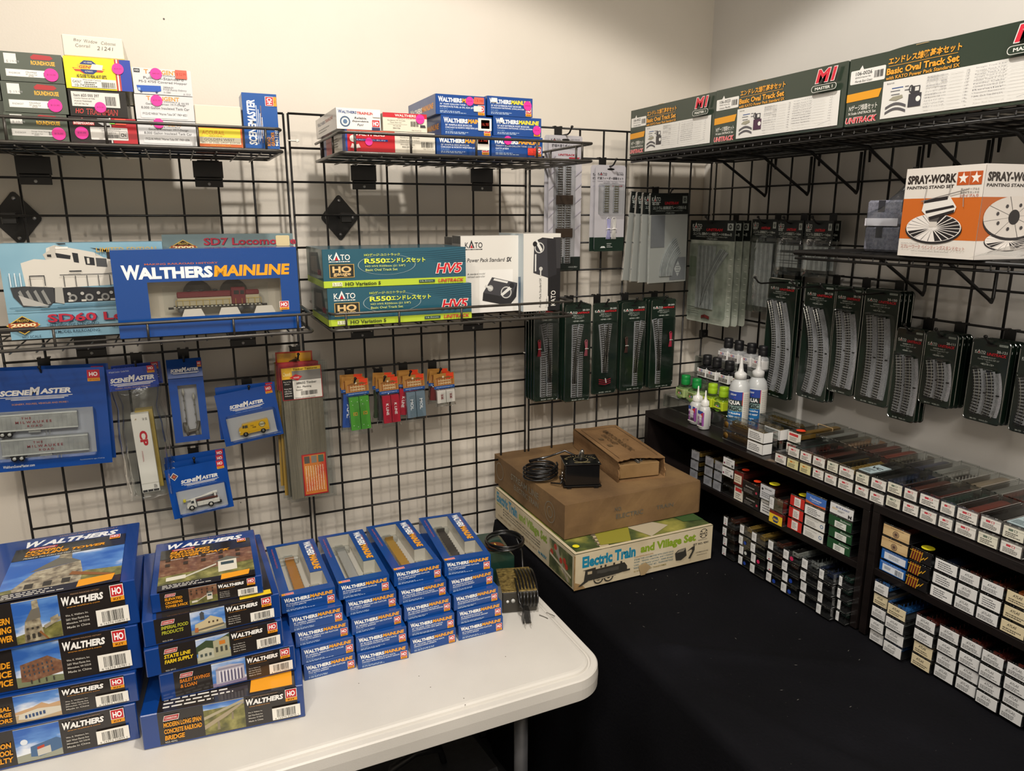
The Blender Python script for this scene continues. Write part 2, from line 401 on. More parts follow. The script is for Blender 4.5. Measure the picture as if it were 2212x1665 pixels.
# ------------------------------------------------------------------ white folding table
def folding_table():
    x0, x1, y0, y1 = -1.40, .432, -.772, -.02
    r = empty('folding_table', ((x0+x1)/2, (y0+y1)/2, 0), 0, 'white plastic folding table against the back wall', 'table')
    hx, hy = (x1-x0)/2, (y1-y0)/2
    W = mottled('white_moulded_plastic', [(.3, 'cbc7c0'), (.7, 'd3cfc8')], 6, 3, .42, .1, 500)
    prof = [(-.012, .0, .738), (0, 0, .738)]
    def ring(ins, z, n=16):
        P = []; rr = max(.002, .075-ins)
        for sx, sy, a0 in ((1, 1, 0), (-1, 1, 90), (-1, -1, 180), (1, -1, 270)):
            for k in range(n):
                a = math.radians(a0+90*k/(n-1)); P.append((sx*(hx-ins-rr)+rr*math.cos(a), sy*(hy-ins-rr)+rr*math.sin(a), z))
        return P
    rings = [ring(.02, .695), ring(.004, .688), ring(0, .692), ring(-.001, .715), ring(.0005, .7330), ring(.003, .7356), ring(.014, .7362), ring(.016, .7328), ring(.019, .7328), ring(.021, .7372), ring(.025, .7392), ring(.03, .74)]
    t = MB(); n = len(rings[0]); vs = [p for q in rings for p in q]
    fs = [(i*n+j, i*n+(j+1) % n, (i+1)*n+(j+1) % n, (i+1)*n+j) for i in range(len(rings)-1) for j in range(n)]
    t.faces(vs, fs, W); t.poly(rings[-1], W); t.poly(rings[0][::-1], W)
    # grime specks on the top
    for px, py in ((775, 1476), (1092, 1418), (905, 1460), (1002, 1508), (930, 1484), (1005, 1522)):
        p = at(px, py, 2, TT)
        t.lathe([(.0011, .7402), (.0007, .7403)], '5b5348', 6, (p.x-(x0+x1)/2, p.y-(y0+y1)/2))
    link('tabletop', t, r)
    G = mottled('grey_tube', [(.3, '4a4a4c'), (.7, '5a5a5d')], 20, 2, .4, metal=.3)
    for s in (-1, 1):
        for sy in (-1, 1):
            t = MB(); t.tube([(s*(hx-.14), sy*(hy-.12), .0), (s*(hx-.14), sy*(hy-.12), .69)], .0145, G, 12); link('leg', t, r)
        t = MB(); t.tube([(s*(hx-.14), -hy+.12, .14), (s*(hx-.14), hy-.12, .14)], .011, G, 8); link('cross_bar', t, r)
        t = MB(); t.tube([(s*(hx-.14), -hy+.13, .60), (s*(hx-.14)-s*.19, -hy+.13, .69)], .008, G, 8); link('leg_brace', t, r)
        t = MB(); t.tube([(s*(hx-.14), hy-.13, .50), (s*(hx-.14)-s*.3, hy-.13, .69)], .009, G, 8); link('leg_brace', t, r)
    return r
folding_table()
# ------------------------------------------------------------------ black-draped table along the right wall
CLOTH = mottled('black_table_cloth', [(.3, '09090c'), (.6, '0d0d11'), (.8, '131318')], 5, 5, .85, .5, 160, spec=.1)
def draped_table():
    x0, x1, y0, y1 = .512, 1.235, -2.7, -.01
    r = empty('draped_table', ((x0+x1)/2, (y0+y1)/2, 0), 0, 'long table along the right wall hidden under a black cloth', 'table')
    cx, cy = (x0+x1)/2, (y0+y1)/2
    t = MB(); t.box(x0-cx+.004, x1-cx, y0-cy+.004, y1-cy, .705, .7345, '1a1a1c'); link('tabletop', t, r)
    for sx in (-1, 1):
        for sy in (-1, 1):
            t = MB(); a = sx*(x1-x0)/2*.86; b = sy*(y1-y0)/2*.92; t.tube([(a, b, 0), (a, b, .705)], .014, '2a2a2c', 10); link('leg', t, r)
    # the cloth: dense height field on top, then a fall down the open long side
    t = MB(); NX, NY, ND = 44, 190, 34
    rr = random.Random(4); ph = [(rr.uniform(0, 6), rr.uniform(7, 30), rr.uniform(.2, 1)) for _ in range(9)]
    def wob(y): return sum(a*math.sin(f*y+p) for p, f, a in ph)/4.2
    def ridge(x, y, ax, ay, bx, by, w, h):
        dx, dy = bx-ax, by-ay; L = math.hypot(dx, dy); u = ((x-ax)*dx+(y-ay)*dy)/L/L; v = abs((x-ax)*dy-(y-ay)*dx)/L
        return h*math.exp(-(v/w)**2)*max(0, min(1, u*6, (1-u)*6))
    P = {}; vs = []
    for j in range(NY+1):
        y = y0+(y1-y0)*j/NY
        for i in range(NX+1+ND):
            if i <= NX:
                x = x1-(x1-x0+.004)*i/NX; z = .7368+.0009*math.sin(17*x+5*y)*math.sin(9*y)
                z += ridge(x, y, .52, -.72, .93, -1.0, .010, .011)+ridge(x, y, .6, -1.05, .86, -1.5, .015, .008)+ridge(x, y, .53, -.5, .62, -.95, .012, .005)+ridge(x, y, .54, -.84, .72, -1.35, .014, .008)
                z += .0016*max(0, wob(y))*max(0, 1-(x-x0)/.14)
                if i == NX: z -= .003
            else:
                k = (i-NX)/ND; f = wob(y)
                x = x0-.006-.014*min(1, k*5)-.026*k*(1+f*.7)-.012*math.sin(k*2.2)*f
                z = .733-k*.726
            P[i, j] = len(vs); vs.append((x-cx, y-cy, z))
    fs = [(P[i, j], P[i+1, j], P[i+1, j+1], P[i, j+1]) for j in range(NY) for i in range(NX+ND)]
    t.faces(vs, fs, CLOTH, True)
    # lint specks
    for _ in range(90):
        x, y = rr.uniform(.53, .93), rr.uniform(-1.3, -.5); a = rr.uniform(0, 3); l = rr.choice((.0008, .0012, .0035)); c, s = math.cos(a)*l, math.sin(a)*l
        zz = .7400
        t.poly([(x-cx-c, y-cy-s, zz), (x-cx+s*.2, y-cy-c*.2, zz), (x-cx+c, y-cy+s, zz), (x-cx-s*.2, y-cy+c*.2, zz)], '6d6a66')
    link('tablecloth', t, r)
draped_table()
# a dark bag and a lidded tub under the white table
r = empty('equipment_bag', (.13, -.40, 0), .12, 'black soft equipment bag with a handle under the white table', 'bag')
t = MB(); t.box(-.2, .2, -.13, .13, .0, .33, mottled('black_nylon', [(.3, '0e0e10'), (.7, '1c1c1f')], 60, 3, .6, .4, 200), .03)
link('bag_body', t, r); t = MB(); t.tube([(-.2, -.145, .27), (0, -.15, .265), (.2, -.145, .27), (.213, 0, .27)], .004, '2e2e31', 6); link('zip', t, r)
t = MB(); t.tube([(-.07, -.02, .33), (-.06, -.02, .37), (0, -.02, .385), (.06, -.02, .37), (.07, -.02, .33)], .008, '1a1a1c', 8); link('carry_handle', t, r)
r = empty('round_tub', (-.32, -.40, 0), 0, 'black round tub with a grey rimmed lid under the white table', 'tub')
t = MB(); t.lathe([(.10, 0), (.135, .02), (.145, .24)], '131315', 32); link('tub_body', t, r)
t = MB(); t.lathe([(.15, .24), (.152, .262), (.14, .27), (.13, .262)], '4a4a4d', 32); link('lid', t, r)
# ------------------------------------------------------------------ cabinets standing on the cloth
WOOD = mottled('black_brown_woodgrain', [(.3, '120e0e'), (.55, '191413'), (.75, '221b1a')], 7, 5, .33, .15, 60, vec=(3, .35, 3), spec=.35)
CX0 = .978; CD = .255
CT = GT-.803     # cabinet top height
def cabinet(y0, y1, zt, shelf, label):
    r = empty('low_cabinet', (CX0, (y0+y1)/2, TT+.001), 0, label, 'cabinet', 'pair of low open cabinets')
    W = y0-y1; H = zt-TT-.001; h = W/2
    t = MB(); t.box(0, CD, -h, h, H-.017, H, WOOD, .0008); link('top_board', t, r)
    for s in (-1, 1):
        t = MB(); a, b = sorted((s*h, s*(h-.016))); t.box(.0005, CD, a, b, 0, H-.017, WOOD, .0008); link('side_panel', t, r)
    t = MB(); t.box(.006, CD-.006, -h+.016, h-.016, shelf-.009, shelf+.006, WOOD, .0006); link('shelf_board', t, r)
    t = MB(); t.box(CD-.005, CD-.001, -h+.016, h-.016, 0.002, H-.017, '100d0c'); link('back_board', t, r)
    return r
SH1 = GT-.951-TT; SH2 = GT-.944-TT
cabinet(-.071, -.868, CT, SH1, 'low black-brown open cabinet nearest the room corner')
cabinet(-.875, -1.66, CT+.004, SH2, 'second low black-brown open cabinet running out of the picture at right')
# ------------------------------------------------------------------ printed marks
def ho_badge(f, x, y, w, h, sub='SCALE', rot=0, lo='e89a1e'):
    if rot:
        f.rect(x, y, w*.72, h, 'f2efe8'); f.rect(x+w*.04, y+h*.04, w*.66, h*.92, 'c5262b'); f.text('HO', x+w*.14, y+h*.14, w*.46, h*.72, 'ffffff', .02, rot=1)
        f.rect(x+w*.72, y, w*.28, h, lo); f.text(sub, x+w*.78, y+h*.35, w*.14, h*.3, '5a2a12', rot=1, up=True); return
    f.rect(x, y+h*.27, w, h*.73, 'f2efe8'); f.rect(x+w*.05, y+h*.3, w*.9, h*.66, 'c5262b'); f.text('HO', x+w*.16, y+h*.4, w*.68, h*.44, 'ffffff', .03)
    f.rect(x, y, w, h*.27, lo); f.text(sub, x+w*.2, y+h*.07, w*.6, h*.13, '5a2a12', .02)
def wal(f, x, y, w, h, c='ffffff', tail=None, tc='f0a01e', slant=0):
    """the wordmark with its tall first letter, optionally followed by the second word"""
    a = w if not tail else w*.52
    f.text('W', x, y, a*.2, h, c, .035, slant); f.text('ALTHERS', x+a*.172, y, a*.828, h*.82, c, .04, slant, up=False)
    if tail: f.text(tail, x+w*.525, y+h*.04, w*.475, h*.8, tc, .035, slant or .12, up=False)
def kato(f, x, y, w, h, c='ece9e2', tri='c8202a', small=True):
    f.text('K', x, y+h*.2, w*.2, h*.55, c, .01); f.poly([(x+w*.2, y+h*.2), (x+w*.37, y+h), (x+w*.54, y+h*.2), (x+w*.46, y+h*.2), (x+w*.37, y+h*.68), (x+w*.27, y+h*.2)], c)
    f.poly([(x+w*.29, y+h*.2), (x+w*.37, y+h*.56), (x+w*.45, y+h*.2)], tri); f.text('TO', x+w*.55, y+h*.2, w*.45, h*.55, c, .01)
    if small: f.lines(x, y, w, h*.12, 1, c, 3, .7, False)
def glossy(h, r=.3, c=.35): return ink(h, r, c)
def round_sticker(parent, B, x, y, r, txt, col='f0309a', tc='8a1a6a', sy=1, name='price_sticker', lift=.0021):
    """B = (origin, U, V, w, h) of the face it sticks to"""
    m = MB(); f = Face(m, *B, lift=lift); f.disc(x, y, r, ink(col, .45))
    if txt: f.text(txt, x-r*.62, y-r*B[3]/B[4]*.14, r*1.24, r*B[3]/B[4]*.3, tc, .01, .1)
    return link(name, m, parent)
def tag_sticker(parent, B, x, y, w, h, col, txt='', tc='a02a1a', name='price_tag', lift=.0021, th=.35, rot=0):
    m = MB(); f = Face(m, *B, lift=lift); f.rrect(x, y, w, h, ink(col, .5), min(w, .01))
    if txt: f.text(txt, x+w*.1, y+h*(.5-th/2), w*.8, h*th, tc, .0, .05, rot)
    return link(name, m, parent)
def FB(w, h): return ((0, 0, 0), (1, 0, 0), (0, 0, 1), w, h)
def carton(name, o, w, d, h, body, arts, label, cat='box', group=None, rz=0, stick=(), bev=.0014, extra=None):
    m = MB(); m.box(0, w, 0, d, 0, h, MM(body), bev)
    F4 = dict(f=front(m, w, h), t=topf(m, w, d, h), l=leftf(m, d, h), r=rightf(m, w, d, h))
    for k, fn in arts.items(): fn(F4[k])
    if extra: extra(m)
    ob = link(name, m, None, o, rz); tag(ob, label, cat, group)
    for s in stick:
        if s[0] == 'o': round_sticker(ob, FB(w, h), *s[1:])
        else: tag_sticker(ob, FB(w, h), *s[1:])
    return ob
def px_box(y, BL, BR, TL, z):
    """front face standing in the plane y: measured left, right and height"""
    a = at(*BL, 1, y); b = at(*BR, 1, y); t = at(*TL, 1, y)
    return Vector((a.x, y, z)), b.x-a.x, t.z-a.z
# ------------------------------------------------------------------ upper left shelf
G1 = 'freight car cartons on the upper left shelf'
yA = -.243
def roundhouse(no, name, road):
    def a(f):
        f.rect(0, 0, 1, 1, ink('50574b', .35, .3)); f.rect(.09, .60, .19, .34, 'e6e3dc'); f.text('$ 19.99', .12, .62, .2, .09, '9a9a98', .0)
        f.poly([(.5, .86), (.56, .96), (.82, .93), (.86, .85), (.8, .78), (.52, .78)], 'b02a2e')
        f.text('ROUNDHOUSE', .5, .59, .38, .15, 'e9b440', .03); f.rect(.09, .16, .8, .25, 'e4e2dc'); f.rect(.11, .18, .76, .21, 'ecebe6')
        f.text(no, .14, .25, .17, .06, '77766f'); f.text(name, .4, .3, .17 if len(name) < 12 else .3, .06, '66655f'); f.text("50' Stock Car", .4, .23, .18, .05, '77766f'); f.text(road, .44, .18, .08, .04, '77766f')
        f.bars(.68, .21, .12, .13, '2c2c2c', 5, 12)
    return a
st = [(-19, 161, 8, 229), ]
z = TA+.002
rh = [((15.4, 297), (150.8, 307), (9.7, 236.5), 'RND84209', 'Chicago Great Western', '56451', 'bottom'), ((8, 229), (148, 239.7), (0, 161), 'RND84207', 'Clinchfield', '5729', 'middle'), ((0, 156), (138.6, 170), (-10, 90), 'RND84208', 'Clinchfield', '5746', 'top')]
for BL, BR, TL, no, nm, rd, pos in rh:
    o, w, h = px_box(yA, BL, BR, TL, z)
    carton('stock_car_box', o, w, .19, h-.001, ink('50574b', .35, .3), dict(f=roundhouse(no, nm, rd)), f'grey-green carton with a pink dot, {pos} of the stack at the shelf end', 'box', G1,
           stick=[('o', .8 if pos != 'bottom' else .84, .28, .115, '$13.00')])
    z += h
x2 = o.x-.004; z = TA+.002
for k in range(2):   # neighbours mostly outside the frame
    carton('stock_car_box', (x2-.134-.003*k, yA+.02, z), .134, .19, .066, '3b3d3c', dict(f=roundhouse('RND84201', 'Clinchfield', '57')), f'dark carton cut off by the left picture edge, {("lower", "upper")[k]} one', 'box', G1); z += .067
def trainman(f):
    f.rect(0, 0, 1, 1, glossy('17130f')); f.rect(.05, .37, .83, .55, 'dedad2'); f.text('Item #20 000 397', .09, .72, .44, .12, '24221f', .01)
    f.text('Canadian National #419386', .09, .64, .36, .055, '3a3835'); f.text('ATLAS HO TRAINMAN®', .09, .54, .3, .055, '3a3835'); f.text("ACF 50'6\" Box Car", .09, .44, .24, .055, '3a3835'); f.bars(.63, .44, .19, .34, '3a3835', 8, 20)
    f.text('HO', .09, .1, .14, .18, 'd8403a', .01, .2); f.text('TRAINMAN', .28, .07, .55, .22, 'd8403a', .02, .2); f.text('TRAINMAN', .29, .095, .53, .17, '17130f', -.01, .2)
def intermtn(f):
    f.rect(0, 0, 1, 1, glossy('221a1a')); f.rect(.63, 0, .37, 1, 'b5202a'); f.rect(.6, 0, .02, 1, 'e8e4dc'); f.poly([(.06, .68), (.06, .84), (.14, .84), (.2, .97), (.26, .84), (.37, .84), (.37, .68)], 'c22a30')
    f.poly([(.13, .85), (.2, .95), (.27, .85), (.25, .85), (.2, .91), (.15, .85)], 'efe9e0'); f.text('INTERMOUNTAIN', .07, .7, .29, .1, 'efe9e0', .02)
    f.rrect(.3, .12, .56, .5, 'dedad4', .012); f.text('HO PS 5277 Cu Ft BOXCAR', .44, .54, .32, .045, '4a4744'); f.text('CANADIAN NATIONAL', .46, .46, .28, .05, '3a3734'); f.text('Car no.419122', .52, .38, .16, .05, '3a3734'); f.bars(.5, .2, .22, .14, '2a2826', 4, 22)
    f.rect(.73, .2, .12, .28, '4a4744'); f.rect(.735, .215, .11, .25, 'dedad4'); f.text('CN', .75, .26, .08, .14, '2a2826', .03)
    f.poly([(.42, .95), (.42, .8), (.5, .68), (.6, .7), (.6, .97)], 'b8b6b2')
def genesis(f):
    f.rect(0, 0, 1, 1, glossy('f0dc1e')); f.rect(.82, 0, .18, 1, '1c3aa0'); f.rect(.755, 0, .075, 1, 'b83a34'); f.rect(.78, 0, .022, 1, 'f2e6d8')
    f.poly([(.12, .66), (.36, .62), (.6, .66), (.56, .55), (.44, .55), (.38, .48), (.28, .48), (.22, .55), (.16, .55)], 'c8402c'); f.rect(.14, .61, .46, .03, 'f0dc1e')
    f.poly([(.3, .9), (.42, .9), (.48, .8), (.48, .58), (.42, .48), (.3, .48), (.24, .58), (.24, .8)], '1d3578'); f.rect(.2, .62, .34, .15, 'f0c030'); f.text('GENESIS', .22, .65, .3, .09, 'b03a26', .02, .2); f.text('HO SERIES', .3, .81, .12, .05, 'e8e6dc'); f.text('AUTHENTIC', .3, .53, .12, .05, 'e8e6dc')
    f.poly([(.38, .62), (.42, .8), (.58, .78), (.56, .62)], 'dfddd4')
    f.text('AS CLOSE TO REAL AS IT GETS.', .17, .36, .45, .1, '3a3820', .02); f.rrect(.08, .05, .67, .28, 'e9e6da', .01); f.text('Wisconsin Central', .25, .26, .27, .06, '2c2a26'); f.text('G4367', .1, .18, .13, .08, '2c2a26'); f.text("10-74", .13, .07, .13, .08, '2c2a26')
    f.lines(.27, .06, .22, .18, 3, '55524c', 5, .5); f.bars(.53, .07, .2, .17, '2a2826', 11, 24)
z = TA+.002
BLK = [('intermountain', (154, 303.8), (298.4, 310), (149.2, 247), glossy('221a1a'), intermtn, 'black and red carton with an orange tag, bottom of the second stack', [('o', .17, .36, .1, '$20.00'), ('t', .68, .74, .17, .24, 'f05a3c', '47.95'), ('t', .6, .76, .09, .16, '8ae04a')]),
       ('trainman', (152.4, 243.8), (276.5, 250), (146, 184), glossy('17130f'), trainman, 'black carton with a white item panel, above the red and black carton', [('o', .53, .36, .1, '$15.00')]),
       ('genesis', (142.7, 178), (287, 190), (137, 106.8), glossy('f0dc1e'), genesis, 'yellow carton with a blue end and pink dot, under the handwritten white box', [('o', .8, .7, .09, '$20.00')])]
for nm, BL, BR, TL, body, art, lb, stk in BLK:
    o, w, h = px_box(yA, BL, BR, TL, z)
    carton('boxcar_box', o, w, .19, h-.0012, body, dict(f=art), lb, 'box', G1, stick=stk); z += h
def handnote(f):
    f.text('Bay', .19, .68, .13, .16, '45423f', -.012, .15); f.text('Window', .36, .67, .22, .16, '45423f', -.012, .15); f.text('Caboose', .64, .65, .24, .15, '45423f', -.012, .15)
    f.text('Conrail', .21, .45, .24, .15, '45423f', -.012, .15); f.text('21241', .56, .38, .27, .17, '45423f', -.012, .15)
o, w, h = px_box(yA+.004, (136, 107), (267.6, 118.7), (129, 52), z)
carton('caboose_box', o, w, .19, h-.006, ink('e3dccd', .7), dict(f=handnote), 'plain white carton with a handwritten note on top of the yellow carton', 'box', G1)
def tangent(l1, l2, l3, car=False, price=''):
    def a(f):
        f.rect(0, 0, 1, 1, ink('d6d6d6', .3, .3)); f.text('T', .2, .78, .07, .17, 'd88a2a', .02); f.poly([(.27, .8), (.34, .96), (.41, .8), (.36, .8), (.34, .88), (.31, .8)], '6a6a6c'); f.text('NGENT', .42, .78, .34, .17, 'd8962e', .02); f.text('SCALE MODELS', .3, .72, .42, .045, '4a4a4c')
        f.text(l1, .18, .58, .68, .1, '5c5c5e'); f.text(l2, .1, .42, .82, .11, '5c5c5e')
        if car:
            f.rect(.03, .82, .1, .14, '2a2a2c'); f.text('HO', .045, .86, .07, .06, 'eeeeee', .02); f.poly([(.07, .12), (.05, .32), (.46, .34), (.46, .14), (.4, .1), (.12, .08)], '1f56b4'); f.rect(.07, .13, .04, .1, '9ab6dc')
            for q in (.12, .38): f.disc(q, .09, .02, '1a3a70')
            f.text('20064-01', .5, .27, .17, .06, '4a4a4c'); f.text('PVGX Peavey Delivery', .5, .17, .4, .07, '4a4a4c'); f.text('5-1980', .5, .08, .12, .05, '4a4a4c'); f.text('# 1213', .84, .04, .12, .06, '4a4a4c')
        else: f.rrect(.08, .06, .8, .3, 'dcdcdc', .02); f.text(l3, .11, .18, .76, .11, '3c3c3e', .01); f.text(price, .74, .66, .18, .1, '8a8a8c')
    return a
z = TA+.002
for BL, BR, TL, art, lb, stk in [
    ((301.8, 311.5), (427, 319), (297.6, 257), tangent('General American 1917-Design', '8,000 Gallon Insulated Tank Car', '19122-06 WRNX "Warren Tulsa OK" 1960+ #286'), 'silver-grey tank car carton, bottom of the three grey cartons', [('o', .36, .88, .09, '$25.00')]),
    ((295, 255.5), (421.4, 263.8), (290, 200), tangent('General American 1917-Design', '8,000 Gallon Insulated Tank Car', '19122-02 WRNX "Warren Tulsa OK" 1960+ #221', price='$ 44.99'), 'silver-grey tank car carton, middle of the three grey cartons', [('o', .37, .78, .1, '$25.00')]),
    ((290, 199.4), (416.4, 207.3), (286.4, 141.4), tangent('Pullman-Standard', 'PS-2 4750 Covered Hopper', '', True), 'silver-grey hopper carton with a red price tag, topmost of the three', [('o', .4, .8, .1, '$40.00'), ('t', .73, .66, .2, .34, 'f0604c', '$ 52.99')])]:
    o, w, h = px_box(yA, BL, BR, TL, z)
    carton('tank_car_box', o, w, .19, h-.0012, ink('cfcfcf', .3, .3), dict(f=art), lb, 'box', G1, stick=stk); z += h
def accurail(f):
    f.rect(0, 0, 1, 1, 'c8602a'); f.rect(.04, .15, .92, .8, 'e8d23a'); f.text('ACCURAIL', .1, .62, .5, .2, 'c86a24', .0, .1); f.text('MADE IN THE USA', .25, .52, .3, .06, '6a4a20'); f.rect(.04, .15, .92, .34, 'e4dcc4'); f.text('GOLDEN WEST', .14, .31, .68, .13, '4a443a', .0); f.text("58211 50' STEEL 2-POST BOXCAR", .08, .18, .86, .09, '5a5448'); f.text('WWW.ACCURAIL.COM', .26, .035, .46, .07, 'e8b03a', .01)
z = TA+.002
o, w, h = px_box(yA, (429, 318), (526, 324), (424.7, 274.2), z)
carton('boxcar_box', o, w, .19, h-.0012, 'b8562a', dict(f=accurail), 'orange and yellow carton under the blank cream one', 'box', G1); z += h
o, w, h = px_box(yA, (423, 272), (523.4, 277.5), (418.9, 224), z)
carton('plain_box', o, w, .19, h-.001, ink('dcd3bf', .6), {}, 'blank cream carton on top of the orange and yellow one', 'box', G1)
def grader(f):
    f.rect(0, 0, 1, 1, glossy('14529c')); f.text('SCENEMASTER', .12, .06, .24, .82, 'f2f2f0', .03, .1, 1)
    for k in range(4): f.rect(.38+.05*k, .08+.05*k, .018, .7-.12*k, 'e8e8ea')
    f.text('SCENERY, FIGURES, VEHICLES AND MORE!', .5, .1, .04, .68, 'b08a5a', 0, 0, 1); ho_badge(f, .66, .78, .33, .17, 'HO', 1); f.text('ROAD', .64, .05, .1, .16, 'e8961e', .02, 0, 1); f.text('GRADER', .76, .05, .1, .26, 'e8961e', .02, 0, 1); f.text('949-11010', .88, .05, .09, .34, 'f0eee8', .02, 0, 1)
o, w, h = px_box(yA, (531, 324), (605.4, 329.5), (526.8, 204.4), TA+.002)
carton('road_grader_box', o, w, .06, h, glossy('14529c'), dict(f=grader), 'upright blue carton with a sideways wordmark at the right end of the upper left shelf', 'box', G1)
# ------------------------------------------------------------------ upper middle shelf
G2 = 'freight car cartons on the upper middle shelf'
yB = -.262
def mainfront(l1, l2, no, yel='f2a81e', small=1):
    def a(f):
        f.rect(0, 0, 1, 1, glossy(BLUE)); wal(f, .05, .62, .9, .27, 'f4f2ec', 'MAINLINE', yel)
        f.text(l1, .08, .47, min(.72, .023*len(l1)+.02), .095, 'e6ecf4', .01); f.text(l2, .08, .34, min(.74, .023*len(l2)+.02), .095, 'e6ecf4', .01); f.text(no, .08, .235, .15, .075, '86a6cc', 0)
        f.lines(.08, .07, .52, .13, 2, 'b9cbe2', len(l2), .5); ho_badge(f, .84, .05, .135, .5)
    return a
def mainside(f): f.rect(0, 0, 1, 1, glossy(BLUE)); wal(f, .08, .3, .85, .36, 'f4f2ec', 'MAINLINE')
def trainline(f):
    f.rect(0, 0, 1, 1, ink('e6e3df', .3, .3)); f.text('W', .04, .74, .09, .17, '2c4a80', .03); f.text('ALTHERS', .125, .74, .33, .13, '2c4a80', .03); f.text('TRAINLINE', .46, .72, .42, .13, 'c23a34', .03)
    f.ring(.19, .36, .115, .085, '47607c'); f.disc(.19, .36, .05, '5a7696', 8); f.text('Reliable.', .4, .5, .28, .1, '33393f', .01, .2); f.text('Expandable.', .35, .34, .38, .1, '33393f', .01, .2); f.text('Fun!', .46, .18, .14, .1, '33393f', .01, .2); ho_badge(f, .79, 0, .19, .5, 'SCALE', 0, '24406e')
def redtrain(f):
    f.rect(0, 0, 1, 1, ink('e2dac6', .3, .3)); f.rect(0, .74, 1, .26, 'c42430'); f.text('WALTHERS', .27, .8, .48, .14, 'efe6dc', .02); f.text('READY-TO-RUN', .33, .68, .4, .05, '8a3030')
    f.text('Gunderson 50\' Hi-Cube', .1, .56, .4, .07, '5a564c'); f.text('Paper Box Car', .16, .44, .26, .07, '5a564c'); f.rect(.1, .38, .44, .008, '5a564c'); f.text('WC #21305', .22, .27, .18, .06, '5a564c'); f.text('932-7156', .22, .14, .16, .07, '2c2a26', .01); f.bars(.62, .3, .18, .28, '33302c', 6, 18); f.text('Ages 8 and Up', .64, .06, .22, .06, '5a564c'); f.poly([(.84, .26), (.84, .4), (.95, .4), (.97, .26)], '3c3c3e')
def redwide(f):
    f.rect(0, 0, 1, 1, ink('ddd6c6', .3, .3)); f.rect(.02, 0, .52, 1, 'bb1824'); f.rect(0, 0, .02, 1, '24489a'); f.rect(.02, .93, .52, .07, 'd8604a')
    f.text('WALTHERS', .07, .74, .36, .15, 'efe6dc', .02); f.rect(.06, .5, .4, .1, '2a3f8c'); f.text('READY-TO-RUN', .09, .52, .34, .06, 'e8e4ee'); f.disc(.08, .6, .035, 'e8dfd4'); f.poly([(.05, .16), (.07, .38), (.1, .3), (.14, .36), (.16, .18), (.1, .12)], 'e0c8c0')
    f.text("Gunderson 50' Hi-Cube", .6, .72, .22, .06, '6a6658'); f.text('Paper Box Car 2-Pack', .6, .58, .22, .06, '6a6658'); f.rect(.58, .5, .26, .006, '6a6658'); f.text('Wisconsin Central', .6, .38, .16, .06, '5a564c'); f.text('932-27156', .62, .26, .12, .06, '2c2a26', .01); f.bars(.84, .3, .14, .26, '33302c', 9, 24); f.text('Ages 8 and Up', .86, .2, .12, .05, '5a564c')
def redside(f): f.rect(0, 0, 1, 1, ink('ddd6c6', .3, .3)); f.rect(0, 0, .12, 1, '24489a'); f.rect(.12, 0, .3, 1, 'c43a3e'); f.rect(.88, 0, .12, 1, '24489a'); f.lines(.46, .3, .34, .5, 4, '8a8474', 4)
z0 = TB+.002
o, w, h = px_box(yB, (747, 321.8), (940, 326.8), (742.7, 274.3), z0)
carton('boxcar_box', o, w, .235, h-.001, ink('ddd6c6', .3, .3), dict(f=redwide, l=redside), 'wide red and cream carton lying under two smaller ones on the middle shelf', 'box', G2, stick=[('o', .25, .47, .04, '')])
z = z0+h
o, w, h = px_box(yB, (727.5, 271), (825.6, 276.8), (726.2, 225), z); o.x = max(o.x, at(727.5, 271, 1, yB).x)
carton('trainline_box', o, w-.003, .235, h, ink('e6e3df', .3, .3), dict(f=trainline, l=lambda f: (f.rect(0, 0, 1, 1, ink('e6e3df', .3, .3)), wal(f, .1, .55, .75, .2, '8a8f9a', 'TRAINLINE', 'c88a80'), f.lines(.15, .15, .6, .25, 2, '9a9a9a', 5))), 'white carton with a round blue emblem on the wide red carton', 'box', G2, stick=[('t', .82, .62, .17, .3, 'efece6')])
o, w, h = px_box(yB, (827.5, 276.8), (922.4, 280), (823, 236.3), z)
carton('boxcar_box', o, w, .15, h, ink('ddd6c6', .3, .3), dict(f=redtrain), 'small red-topped cream carton with a pink dot, beside the white one', 'box', G2, stick=[('o', .84, .72, .1, '$28.00')])
z = z0
ML = [((943, 328), (1059.6, 331.6), (941.4, 285.8), "50' WAFFLE-SIDE BOXCAR", 'CHICAGO & NORTH WESTERN #160406', '910-2323', 'f2a81e', 'blue carton, bottom left of the six on the middle shelf', [('t', .72, .3, .26, .62, 'e8e4dc'), ('t', .76, .62, .2, .38, 'f03c2c', '13.98')]),
      ((953, 284), (1063, 286.7), (950, 239), "50' WAFFLE-SIDE BOXCAR", 'CHICAGO & NORTH WESTERN #161509', '910-2324', 'f2a81e', 'blue carton with a red sticker on white, middle left of the six', [('t', .72, .3, .27, .62, 'e8e4dc'), ('t', .78, .4, .17, .44, 'f03c2c', '16.98')]),
      ((941.4, 239), (1049.9, 242), (937.9, 194), "36' 10,000 GALLON TANK CAR", 'INTERSTATE FUEL & OIL IOX #955', '910-1012', 'f2a81e', 'blue carton, top left of the six, its long side showing', [('o', .67, .72, .08, '$24.00'), ('t', .76, .6, .2, .34, 'f0604c', '13.98'), ('t', .75, .22, .16, .28, 'dedad2')])]
